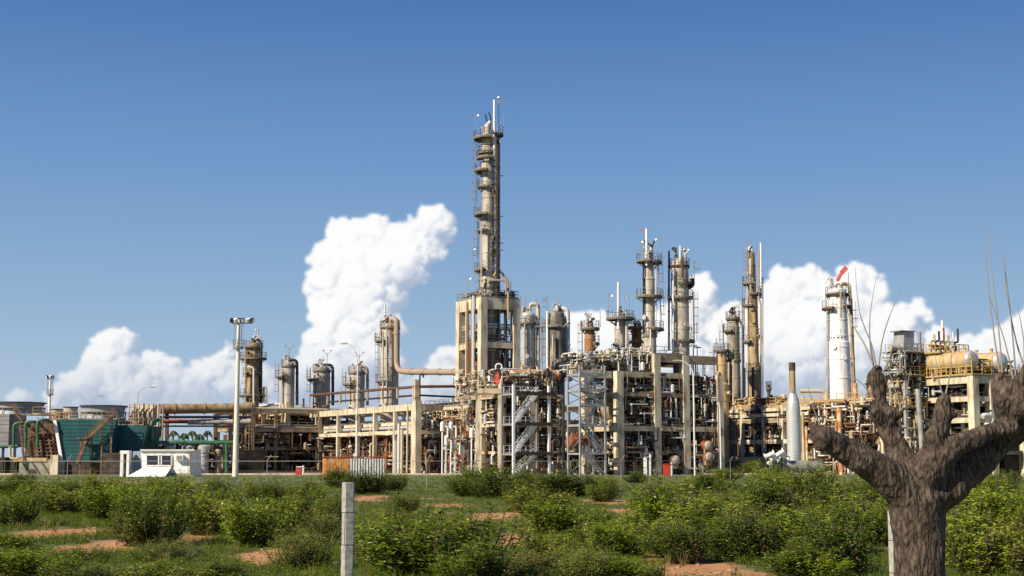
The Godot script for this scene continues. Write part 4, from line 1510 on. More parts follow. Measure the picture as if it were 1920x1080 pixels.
# ---------------------------------------------------------------- the middle between rack and main frame
func make_middle() -> void:
	var d := 214.0
	var p := gpos(880, d)
	var l := a_to(p, 800)
	var t := thing("process_structure", "open process structure between the long rack and the main frame", "process structure", p, GRID)
	var rng := rand(33)
	var top := high(760, d)
	frame(t, [0.0, 7.0], [0.0, l * 0.5, l], [{"y": high(846, d), "beam": 0.4, "m": mats.brown_steel if mats.has("brown_steel") else mats.rust_red}, {"y": high(813, d), "beam": 0.5, "deck": true}, {"y": high(778, d), "beam": 0.6, "m": mats.tan_steel}, {"y": top, "beam": 0.7, "deck": true}], 0.8, mats.cream_concrete)
	lay_pipes(t, rng, "z", top + 0.15, 0, l, 0.4, 6.6, ["dark_pipe", "tan_pipe", "brown_pipe", "silver_pipe"], 0.12, 0.35)
	lay_pipes(t, rng, "z", high(778, d), 0, l, 0.4, 6.6, ["pink_pipe", "tan_pipe", "brown_pipe", "rust_red"], 0.12, 0.35)
	lay_pipes(t, rng, "z", high(846, d), -1, l, 0.0, 6.6, ["rust_red", "brown_pipe", "white_pipe"], 0.1, 0.25)
	pipework(t, rng, Vector3(-1.0, 0.2, -l), Vector3(6, top - 0.5, 1.5), 380, ["white_pipe", "cream_pipe", "brown_pipe", "rust_red", "tan_pipe", "silver_pipe"], 0.05, 0.17)
	risers(t, rng, Vector3(-1, 0.1, -l), Vector3(6, top, 1), 40, ["cream_pipe", "pink_pipe", "rust_red", "white_pipe", "tan_pipe"], 0.09, 0.22)
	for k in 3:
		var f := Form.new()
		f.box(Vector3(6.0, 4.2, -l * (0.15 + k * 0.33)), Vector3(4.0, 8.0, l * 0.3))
		part("added_dark_backing", f, mats.dark_equipment, t)  # added dark backing that stands for the shade inside
	# white valves and pots grouped low in front
	for k in 7:
		var px: float = [829, 836, 845, 852, 884, 891, 867][k]
		var py: float = [800, 826, 800, 832, 812, 812, 845][k]
		var pot := thing("filter_pot", ["white filter pot under the open structure's beam, nearest the long rack", "tall white pot below the group of white filters", "second white filter pot from the long rack", "short white pot over the rusty low pipe", "white upright pot beside the cream post below the main frame", "white upright pot right against the main frame's front post", "small white pot behind the low railing pipe"][k], "vessel", gpos(px, 211 + k * 0.3))
		var y := high(py, 211)
		var f := Form.new()
		f.lathe(Vector3.ZERO, [Vector2(0.12, 0), Vector2(0.12, y - 0.8), Vector2(0.33, y - 0.65), Vector2(0.34, y + 0.5), Vector2(0.2, y + 0.75), Vector2(0, y + 0.8)], 12)
		part("shell", f, mats.white_paint, pot)
		var g := Form.new()
		g.tube(bent([Vector3(0.3, y, 0), Vector3(0.8, y, 0), Vector3(0.8, y - 1.6, 0)], 0.3), 0.16, 8)
		part("outlet_pipe", g, mats.white_pipe, pot)
	# the central lower structure
	var c := gpos(941, 206)
	var w := b_to(c, 1048)
	var s := thing("process_structure", "dark decked process structure in front of the main frame", "process structure", c, GRID)
	var ht := high(738, 206)
	frame(s, [0.0, w * 0.5, w], [0.0, 6.0, 12.0], [{"y": high(846, 206), "beam": 0.4}, {"y": high(793, 206), "beam": 0.55, "deck": true}, {"y": ht, "beam": 0.6, "m": mats.tan_steel, "deck": true}], 0.9, mats.cream_concrete)
	lay_pipes(s, rng, "x", ht + 0.15, 0, w, 0.4, 11, ["dark_pipe", "tan_pipe", "cream_pipe", "brown_pipe", "white_pipe"], 0.12, 0.32)
	lay_pipes(s, rng, "x", high(793, 206) + 0.15, 0, w, 0.4, 11, ["dark_pipe", "tan_pipe", "rust_red"], 0.12, 0.32)
	pipework(s, rng, Vector3(-0.5, 0.2, -11), Vector3(w, ht - 0.6, 1.0), 420, ["white_pipe", "cream_pipe", "brown_pipe", "rust_dark", "tan_pipe", "silver_pipe"], 0.05, 0.16)
	pipework(s, rng, Vector3(-0.5, ht, -11), Vector3(w, ht + 3.6, 0.5), 150, ["white_pipe", "cream_pipe", "tan_pipe", "silver_pipe"], 0.05, 0.14)
	risers(s, rng, Vector3(-0.5, 0.1, -8), Vector3(w, ht + 3, 0.6), 46, ["cream_pipe", "white_pipe", "brown_pipe", "tan_pipe"], 0.09, 0.2)
	for k in 3:
		var f := Form.new()
		f.box(Vector3(w * (0.17 + k * 0.33), 5.0, -10.5), Vector3(w * 0.3, 9.6, 2.5))
		part("added_dark_backing", f, mats.dark_equipment, s)  # dark boxes added at the rear to deepen the shade under the decks
	var plat := thing("access_platform", "cream railed platform jutting out below the main frame", "platform", gpos(899, 206), 0.0)
	plat.set_meta("dist", 206.0)
	var pf := Form.new()
	var y0 := high(735, 206)
	pf.box(Vector3(1.4, y0, 0.5), Vector3(wide(44, 206), 0.6, 2.6))
	part("deck", pf, mats.cream_steel, plat)
	var pr := Form.new()
	railing(pr, [Vector3(-0.3, y0 + 0.3, 1.75), Vector3(3.1, y0 + 0.3, 1.75)], 1.15, 0.09, 1.1)
	part("railing", pr, mats.cream_steel, plat)
	for x in [-0.2, 3.0]:
		var f := Form.new()
		f.bar(Vector3(x, 0, 1.3), Vector3(x, y0, 1.3), 0.7, 0.7)
		part("post", f, mats.cream_concrete, plat)
	var red := thing("red_valve", "bright red valve assembly on the platform below the main tower", "valve", gpos(936, 207))
	red.set_meta("dist", 207.0)
	var rf := Form.new()
	var ry := high(724, 207)
	rf.tube([Vector3(0, 0, 0.4), Vector3(0, ry, 0.4)], 0.16, 8)
	rf.lathe(Vector3(0, ry, 0.4), [Vector2(0.2, 0), Vector2(0.6, 0.2), Vector2(0.62, 1.4), Vector2(0.3, 1.9), Vector2(0.22, 2.5), Vector2(0, 2.6)], 12)
	part("body", rf, mats.red_paint, red)
	var rw := Form.new()
	rw.tube([Vector3(-1.0, ry + 0.8, 0.5), Vector3(1.0, ry + 0.8, 0.5)], 0.3, 10)
	part("flanged_branch", rw, mats.red_paint, red)
	var cane := Form.new()
	cane.tube(bent([Vector3(0.4, ry - 1, 0.9), Vector3(0.4, ry + 3.2, 0.9), Vector3(-0.5, ry + 3.2, 0.9), Vector3(-0.5, ry + 2.4, 0.9)], 0.4), 0.12, 8)
	part("vent_cane", cane, mats.white_pipe, red)
	# stair structure behind white posts, and the galvanised stair tower
	stair_tower("stair_tower", "dark screened stair structure between two thin white posts", 963, 199, 1029, [high(850, 199), high(794, 199), high(737, 199)], mats.bright_white, 0.34, 3.4, true)
	stair_tower("stair_tower", "galvanised open stair tower with cross bracing left of the concrete table", 1088, 198, 1134, [high(849, 198), high(796, 198), high(758, 198), high(730, 198), high(700, 198)], mats.galvanised, 0.24, 3.2, false)
	# drums seen among the pipes
	drum("rust_drum", "rust red drum lying low in front of the galvanised stair tower", gpos(1082, 203) + Vector3(0, high(848, 203), 0), 2.4, 0.9, mats.rust_red, true)
	drum("orange_drum", "streaked orange and pale horizontal drum above the central deck", gpos(1004, 212) + Vector3(0, high(720, 212), 0), 7.6, 0.85, mats.orange_rust, true)
	for k in 9:
		var f := thing("pump", ["rust red pump at the foot of the dark stair structure's first post", "tan pump under the dark stair structure's lowest flight", "silver motored pump in the middle of the dark stair structure", "second rust red pump, under the dark stair structure's landing", "tan pump just inside the stair structure's second white post", "silver motored pump beside the stair structure's second white post", "rust red pump in the gap before the rust red drum", "tan pump below the rust red drum", "silver motored pump at the foot of the galvanised stair tower"][k], "pump", gpos(970 + k * 12, 203 + (k % 3)), k * 1.3, "pumps along the plant's edge")
		var g := Form.new()
		g.box(Vector3(0, 0.15, 0), Vector3(1.6, 0.3, 0.7))
		part("plinth", g, mats.pale_concrete, f)
		var h := Form.new()
		h.tube([Vector3(-0.7, 0.65, 0), Vector3(0.2, 0.65, 0)], 0.3, 10)
		part("motor", h, [mats.rust_red, mats.tan_steel, mats.silver_shell][k % 3], f)
		var q := Form.new()
		q.lathe(Vector3(0.5, 0.3, 0), [Vector2(0.25, 0), Vector2(0.38, 0.3), Vector2(0.25, 0.6), Vector2(0.12, 1.6), Vector2(0, 1.6)], 10)
		part("casing", q, [mats.tan_steel, mats.rust_red, mats.white_paint][k % 3], f)

func stair_tower(called: String, label: String, px: float, dist: float, px1: float, ys: Array, m: Material, post: float, depth: float, screened: bool) -> void:
	var p := gpos(px, dist)
	var w := b_to(p, px1)
	var t := thing(called, label, "stair tower", p, GRID)
	var top: float = ys[-1] + 1.2
	for x in [0.0, w]:
		for z in [0.0, -depth]:
			var f := Form.new()
			f.box(Vector3(x, top * 0.5, z), Vector3(post, top, post))
			part("post", f, m if z == 0.0 or not screened else mats.rail_grey, t)
	var prev := 0.1
	for k in ys.size():
		var y: float = ys[k]
		for z in [0.0, -depth]:
			var f := Form.new()
			f.bar(Vector3(post * 0.5, y - 0.15, z), Vector3(w - post * 0.5, y - 0.15, z), 0.16, 0.22)
			part("beam", f, mats.galvanised if not screened else mats.rail_grey, t)
		for x in [0.0, w]:
			var f := Form.new()
			f.bar(Vector3(x, y - 0.15, -post * 0.5), Vector3(x, y - 0.15, -depth + post * 0.5), 0.16, 0.22)
			part("beam", f, mats.galvanised if not screened else mats.rail_grey, t)
		var lnd := Form.new()
		var left := k % 2 == 1 if not screened else false
		lnd.box(Vector3(w * (0.14 if left else 0.86), y + 0.03, -depth * 0.5), Vector3(w * 0.28, 0.08, depth - 0.3))
		part("landing", lnd, mats.galvanised if not screened else mats.deck, t)
		if screened:
			steps_flight(t, Vector3(w * 0.12, prev, -0.9), Vector3(w * 0.74, y, -0.9), Vector3(0, 0, 0.9), mats.white_paint)
		elif k % 2 == 0:
			steps_flight(t, Vector3(w * 0.95 if prev < 0.2 else w * 0.26, prev, -0.9), Vector3(w * 0.3 if prev < 0.2 else w * 0.74, y, -0.9), Vector3(0, 0, 0.9), m)
		else:
			steps_flight(t, Vector3(w * 0.95, prev, -0.9), Vector3(w * 0.26, y, -0.9), Vector3(0, 0, 0.9), m)
		if not screened:
			var b := Form.new()
			b.bar(Vector3(0.1, prev + 0.2, -depth), Vector3(w - 0.1, y - 0.2, -depth), 0.1, 0.1)
			b.bar(Vector3(w - 0.1, prev + 0.2, -depth - 0.17), Vector3(0.1, y - 0.2, -depth - 0.17), 0.1, 0.1)
			b.bar(Vector3(0.1, y - 0.3, 0.02), Vector3(w * 0.96, prev + 0.2, 0.02), 0.1, 0.1)
			part("cross_brace", b, m, t)
			var g := Form.new()
			railing(g, [Vector3(0.1, y, -0.1), Vector3(w - 0.1, y, -0.1)], 1.1, 0.07, 1.2)
			part("railing", g, m, t)
		else:
			var sc := Form.new()
			railing(sc, [Vector3(0.2, y, -depth + 0.2), Vector3(w - 0.2, y, -depth + 0.2)], 1.1, 0.07, 0.9)
			part("railing", sc, mats.white_paint, t)
			var gd := Form.new()
			gd.bar(Vector3(0.25, y - 0.02, 0.26), Vector3(w + 0.5, y - 0.02, 0.26), 0.2, 0.5)
			part("dark_girder", gd, mats.dark_equipment, t)
		prev = y

# ---------------------------------------------------------------- main frame and tower
func make_main_tower() -> void:
	var d := 214.0
	var p := gpos(904, d)
	var w := b_to(p, 966)
	var l := a_to(p, 863)
	var t := thing("tower_frame", "massive cream concrete frame of four columns round the tallest tower", "concrete frame", p, GRID)
	var y := func(py: float) -> float: return high(py, d)
	var top: float = y.call(556)
	frame(t, [0.0, w], [0.0, l], [{"y": y.call(705), "beam": 1.0, "deck": true}, {"y": y.call(641), "beam": 0.85, "deck": true}, {"y": top - 0.1, "beam": 1.75, "deck": [-0.4, w + 0.4, -0.4, l + 0.4]}], 1.12, mats.cream_concrete)
	for py in [607, 612]:
		var f := Form.new()
		f.bar(Vector3(0.8, y.call(py), 0.0), Vector3(w - 0.8, y.call(py), 0.0), 0.25, 0.3)
		part("tie_beam", f, mats.galvanised, t)
		var g := Form.new()
		g.bar(Vector3(0.0, y.call(py), -0.8), Vector3(0.0, y.call(py), -l + 0.8), 0.25, 0.3)
		part("tie_beam", g, mats.galvanised, t)
	var rng := rand(55)
	# pipes that climb its left face
	for k in 5:
		var f := Form.new()
		var z: float = -1.6 - k * 0.62
		var yb: float = y.call([870, 730, 860, 700, 740][k])
		f.tube([Vector3(-0.7, yb, z), Vector3(-0.7, y.call([553, 560, 640, 575, 560][k]), z)], [0.26, 0.13, 0.2, 0.12, 0.16][k], 9)
		part("riser_pipe", f, mats[["silver_pipe", "tan_pipe", "brown_pipe", "rust_red", "cream_pipe"][k]], t)
	pipework(t, rng, Vector3(0.5, y.call(705), -l), Vector3(w, y.call(650), -0.4), 60, ["rust_red", "silver_pipe", "cream_pipe", "brown_pipe", "white_pipe"], 0.06, 0.16)
	pipework(t, rng, Vector3(0.5, y.call(640), -l), Vector3(w, y.call(615), -0.4), 24, ["silver_pipe", "cream_pipe", "white_pipe"], 0.06, 0.15)
	pipework(t, rng, Vector3(-1.2, y.call(760), -l), Vector3(w, y.call(706), 0.6), 120, ["rust_red", "silver_pipe", "cream_pipe", "brown_pipe", "tan_pipe", "white_pipe"], 0.06, 0.18)
	pipework(t, rng, Vector3(0, top + 0.1, -l), Vector3(w, y.call(545), 0), 26, ["silver_pipe", "tan_pipe", "blue_black"], 0.06, 0.15)
	risers(t, rng, Vector3(-1, y.call(760), -l), Vector3(w, y.call(700), 0.5), 16, ["cream_pipe", "pink_pipe", "rust_red", "white_pipe"], 0.1, 0.2)
	# the tower itself, standing on the frame
	var td := 216.5
	var v := vessel("process_column", "tallest process column, pale and slim with four ring platforms", 915, td, [[262, 25], [520, 26], [556, 34], [720, 36]], mats.beige_shell)
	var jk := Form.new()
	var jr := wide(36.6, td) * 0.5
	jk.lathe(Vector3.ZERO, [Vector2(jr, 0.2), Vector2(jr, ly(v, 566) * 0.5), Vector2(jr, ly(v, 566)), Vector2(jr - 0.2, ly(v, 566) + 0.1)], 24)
	part("shade_jacket", jk, mats.stained_shell, v)  # added sleeve; its dark colour stands for the shade inside the frame
	deck_ring(v, 296, 10, 60, 200)
	deck_ring(v, 432, 9, 100, 240)
	deck_ring(v, 470, 10, -60, 70)
	deck_ring(v, 350, 8, 90, 200)
	deck_ring(v, 259, 16, 70, 300)
	deck_ring(v, 252, 17, -70, 40)
	deck_ring(v, 320, 15, 95, 262)
	deck_ring(v, 402, 15, 95, 262)
	deck_ring(v, 506, 14, 110, 250)
	deck_ring(v, 540, 6, 0, 359)
	top_gear(v, 260, 61)
	run_pipe(v, "overhead_pipe", [[914, 262, 0.4], [914, 236, 0.4], [920, 230, 0.4]], 9, "beige_shell", 0.4)
	run_pipe(v, "vent_pipe", [[927, 300, 1.2], [927, 191, 1.2]], 4.5, "bright_white")
	run_pipe(v, "vent_horn", [[915, 236], [911, 218], [909, 215]], 2.4, "blue_black", 0.3)
	run_pipe(v, "vent_horn", [[921, 234], [919, 216], [916, 211]], 2.4, "blue_black", 0.3)
	run_pipe(v, "riser_pipe", [[923, 250, 2.0], [931, 262, 1.9], [931, 558, 1.9]], 3.0, "rust_dark", 0.5)
	run_pipe(v, "riser_pipe", [[934, 250, 1.2], [934, 640, 1.2]], 5.4, "blue_black", 0.5)
	run_pipe(v, "riser_pipe", [[930, 300, 0.4], [930, 640, 0.4]], 3.0, "silver_pipe", 0.5)
	run_pipe(v, "riser_pipe", [[937, 262, 0.0], [937, 700, 0.0]], 2.6, "white_pipe", 0.5)
	run_pipe(v, "riser_pipe", [[903, 420, 1.9], [903, 540, 1.9]], 2.4, "cream_pipe", 0.4)
	run_pipe(v, "draw_off_pipe", [[926, 520, 1.0], [934, 505, 1.0], [953, 528, 1.0], [953, 600, 1.0]], 4.6, "tan_pipe", 0.8)
	run_pipe(v, "draw_off_pipe", [[918, 529, 2.2], [949, 529, 2.2], [949, 556, 2.2]], 4, "pink_pipe", 0.6)
	run_pipe(v, "reboiler_pipe", [[948, 545, 0.6], [948, 760, 0.6]], 7, "blue_black", 0.6)
	run_pipe(v, "side_pipe", [[906, 545, 2.5], [906, 700, 2.5]], 3.4, "pink_pipe", 0.6)
	for k in 4:
		var g := Form.new()
		var yy := ly(v, [331, 407, 457, 470][k])
		g.bar(Vector3(wide(10, td), yy, 0.6), Vector3(wide(29, td), yy, 0.6), 0.12, 0.12)
		part("pipe_guide", g, mats.rail_grey, v)
	for k in 26:
		var g := Form.new()
		var yy := ly(v, 270.0 + k * 11.0)
		g.bar(Vector3(wide(5, td), yy, wide(10, td)), Vector3(wide(23, td), yy, wide(6, td)), 0.14, 0.16)
		part("pipe_clamp", g, mats.rust_dark if k % 3 else mats.rail_grey, v)
	deck_ring(v, 446, 9, -40, 60)
	deck_ring(v, 360, 8, -40, 60)
	deck_ring(v, 286, 7, 0, 359)
	rung_ladder(v, 40, 446, 360, true, 0.5)
	rung_ladder(v, 155, 402, 320, true, 1.0)
	rung_ladder(v, 200, 320, 262, true, 1.0)
	rung_ladder(v, 160, 506, 402, true, 0.6)
	rung_ladder(v, 150, 556, 506, true, 0.5)
	whip(v, 891, 259, 216, true, 0.5)
	whip(v, 892, 402, 330, false)
	whip(v, 944, 252, 212, false)
	whip(v, 935, 252, 182, true)
	whip(v, 886, 506, 466, true, 0.4)
	whip(v, 877, 556, 521, true, 0.5)
	whip(v, 958, 556, 520, false)
	var dv := Form.new()
	dv.bar(Vector3(lx(v, 929, 196), ly(v, 195), 1.2), Vector3(lx(v, 951, 198), ly(v, 198), 1.2), 0.12, 0.12)
	dv.bar(Vector3(lx(v, 930, 206), ly(v, 206), 1.2), Vector3(lx(v, 946, 198), ly(v, 198), 1.2), 0.08, 0.08)
	part("davit", dv, mats.rail_grey, v)
	# exchangers standing on the inner decks
	for k in 2:
		var x := thing("heat_exchanger", ["dark upright exchanger on the frame's upper deck beside the tallest tower", "dark upright exchanger on the frame's lower deck beside the tallest tower"][k], "heat exchanger", out_b(p, w * 0.62, -l * 0.6) + Vector3(0, [y.call(640), y.call(705)][k] + 0.13, 0))
		var f := Form.new()
		f.lathe(Vector3.ZERO, [Vector2(0.9, 0), Vector2(0.9, 4.6), Vector2(0.4, 5.2), Vector2(0, 5.25)], 14)
		part("shell", f, mats.dark_equipment, x)
		var g := Form.new()
		g.tube(bent([Vector3(0.7, 3.0, 0), Vector3(1.6, 3.0, 0), Vector3(1.6, 0.2, 0)], 0.4), 0.2, 8)
		part("outlet_pipe", g, mats.silver_pipe, x)

# ---------------------------------------------------------------- vessels right of the frame
func make_central_vessels() -> void:
	var a := vessel("reactor_vessel", "pale rust-streaked vessel with a thin overhead loop right of the main frame", 990, 236, [[592, 30], [608, 27], [690, 27], [720, 22], [880, 22]], mats.silver_shell)
	deck_ring(a, 606, 6, 0, 359)
	deck_ring(a, 690, 7, 0, 359)
	run_pipe(a, "overhead_pipe", [[993, 592], [993, 570], [1009, 570], [1009, 705]], 8, "cream_pipe", 1.3)
	run_pipe(a, "riser_pipe", [[984, 600, 1.6], [984, 700, 1.6]], 4, "pink_pipe")
	run_pipe(a, "riser_pipe", [[976, 592, 0.6], [976, 556, 0.6]], 1.6, "rail_grey")
	run_pipe(a, "riser_pipe", [[1002, 610, 1.4], [1002, 705, 1.4]], 4, "dark_pipe")
	top_gear(a, 590, 71)
	rung_ladder(a, 20, 690, 606, true, 1.2)
	whip(a, 985, 590, 552, false)
	whip(a, 1006, 575, 560, false)
	var b := vessel("reactor_vessel", "stained dark grey vessel under a large white U-shaped overhead pipe", 1044, 233, [[590, 30], [612, 34], [706, 34], [735, 30], [880, 30]], mats.stained_shell)
	deck_ring(b, 612, 8, 60, 300)
	deck_ring(b, 704, 10, -20, 220)
	run_pipe(b, "overhead_pipe", [[1042, 592], [1042, 579], [1064, 579], [1064, 700], [1070, 715]], 10, "white_pipe", 1.6)
	run_pipe(b, "riser_pipe", [[1026, 585, 1.0], [1026, 720, 1.0]], 5, "bright_white")
	run_pipe(b, "riser_pipe", [[1036, 630, 2.0], [1036, 720, 2.0]], 3.6, "cream_pipe")
	run_pipe(b, "link_pipe", [[1056, 615, 1.0], [1066, 604, 0.6]], 2.4, "cream_pipe")
	top_gear(b, 589, 72)
	rung_ladder(b, 170, 704, 612, true, 0.5)
	rung_ladder(b, 185, 600, 565, true, 0.2)
	whip(b, 1047, 588, 557, false)
	whip(b, 1026, 585, 562, false)
	var g := thing("gangway", "railed gangway between the pale vessel and the stained dark vessel", "gangway", gpos(1018, 234.5))
	g.set_meta("dist", 234.5)
	var f := Form.new()
	f.box(Vector3(0, ly(g, 613), 0), Vector3(wide(22, 234.5), 0.15, 1.0))
	railing(f, [Vector3(-wide(11, 234.5), ly(g, 613), 0.5), Vector3(wide(11, 234.5), ly(g, 613), 0.5)], 1.1, 0.07, 1.0)
	for k in 3:
		f.bar(Vector3(-0.6 + k * 0.6, 0, -0.3), Vector3(-0.6 + k * 0.6, ly(g, 613), -0.3), 0.14, 0.14)
	part("walkway", f, mats.rail_grey, g)
	var c := vessel("rust_column", "slim orange rusted column with one top platform behind the stair tower", 1107, 214, [[614, 17], [640, 21], [690, 20], [880, 20]], mats.rust_shell)
	deck_ring(c, 616, 10, 0, 359)
	deck_ring(c, 644, 10, -30, 60)
	top_gear(c, 614, 73)
	rung_ladder(c, 175, 700, 616, true, 0.5)
	whip(c, 1103, 614, 588, false)
	whip(c, 1125, 614, 583, false)
	var dd := vessel("process_column", "grey beige column with a tall white vent and wide top platform", 1164, 217, [[598, 19], [612, 21], [880, 22]], mats.beige_shell)
	deck_ring(dd, 597, 17, 0, 359)
	deck_ring(dd, 660, 8, -40, 200)
	run_pipe(dd, "vent_pipe", [[1158, 620, 1.4], [1158, 531, 1.4]], 4.4, "bright_white")
	run_pipe(dd, "riser_pipe", [[1173, 605, 1.2], [1173, 700, 1.2]], 3, "white_pipe")
	top_gear(dd, 597, 74)
	whip(dd, 1141, 597, 553, true, 0.6)
	whip(dd, 1180, 597, 555, true, -0.6)
	rung_ladder(dd, 20, 680, 598, true, 0.4)
	var ee := vessel("rust_column", "short orange rusted vessel tucked between two beige columns", 1195, 219, [[616, 19], [660, 19], [880, 18]], mats.rust_shell)
	deck_ring(ee, 614, 7, 0, 359)
	deck_ring(ee, 641, 6, 20, 200)
	top_gear(ee, 613, 75)
	whip(ee, 1190, 614, 596, false)
	var h := vessel("process_column", "tall slim beige column with a white vent and pink arm on top", 1219, 213, [[476, 18], [520, 17], [612, 20], [645, 24], [670, 24], [880, 22]], mats.beige_shell)
	deck_ring(h, 489, 15, 90, 260)
	deck_ring(h, 491, 16, -80, 80)
	deck_ring(h, 556, 16, -20, 190)
	deck_ring(h, 617, 18, -40, 100)
	deck_ring(h, 629, 5, 0, 359)
	run_pipe(h, "vent_pipe", [[1211, 500, 1.2], [1211, 431, 1.2]], 4.6, "bright_white")
	run_pipe(h, "vent_horn", [[1222, 474], [1223, 462], [1227, 451]], 3, "blue_black", 0.4)
	run_pipe(h, "riser_pipe", [[1206, 495, 0.6], [1206, 625, 0.6]], 3.6, "blue_black")
	run_pipe(h, "riser_pipe", [[1229, 490, 0.8], [1229, 625, 0.8]], 2.0, "white_pipe")
	run_pipe(h, "riser_pipe", [[1217, 620, 2.2], [1217, 665, 2.2]], 3.0, "white_pipe")
	top_gear(h, 474, 76)
	rung_ladder(h, 20, 556, 491, true, 0.7)
	rung_ladder(h, 10, 617, 556, true, 0.9)
	whip(h, 1200, 489, 452, true, 0.4)
	whip(h, 1240, 491, 448, true, -0.8)
	whip(h, 1242, 556, 520, false)
	whip(h, 1240, 617, 580, false)
	var arm := Form.new()
	arm.bar(Vector3(lx(h, 1211, 433), ly(h, 433), 1.2), Vector3(lx(h, 1194, 433), ly(h, 432), 1.2), 0.1, 0.1)
	arm.bar(Vector3(lx(h, 1209, 440), ly(h, 440), 1.2), Vector3(lx(h, 1199, 433), ly(h, 433), 1.2), 0.07, 0.07)
	part("davit", arm, mats.flag_red, h)
	var j := vessel("process_column", "broad beige column with a ladder and dark riser over the concrete table", 1277, 215, [[492, 30], [500, 33], [665, 33], [700, 30], [880, 30]], mats.beige_shell)
	deck_ring(j, 499, 4, 0, 359, "rust_dark")
	deck_ring(j, 531, 9, -60, 110)
	deck_ring(j, 558, 9, 0, 359)
	deck_ring(j, 639, 12, -60, 110)
	run_pipe(j, "riser_pipe", [[1254, 470, 0.2], [1254, 657, 0.2]], 3.6, "blue_black")
	run_pipe(j, "riser_pipe", [[1260, 505, 1.6], [1260, 660, 1.6]], 3.4, "bright_white")
	run_pipe(j, "drop_pipe", [[1276, 490, 2.4], [1276, 524, 2.4]], 5, "rust_dark")
	run_pipe(j, "outlet_pipe", [[1290, 541, 0.6], [1299, 535, 0.6], [1296, 523, 0.6]], 8, "blue_black", 0.6)
	run_pipe(j, "vent_pipe", [[1274, 490, 1.0], [1274, 462, 1.0]], 3, "bright_white")
	run_pipe(j, "riser_pipe", [[1293, 560, 1.2], [1293, 640, 1.2]], 2.4, "white_pipe")
	top_gear(j, 490, 77)
	rung_ladder(j, -10, 650, 558, true, 0.9)
	rung_ladder(j, 5, 531, 500, true, 1.0)
	whip(j, 1285, 499, 459, false)
	whip(j, 1274, 490, 466, true, 0.6)
	whip(j, 1306, 639, 605, false)

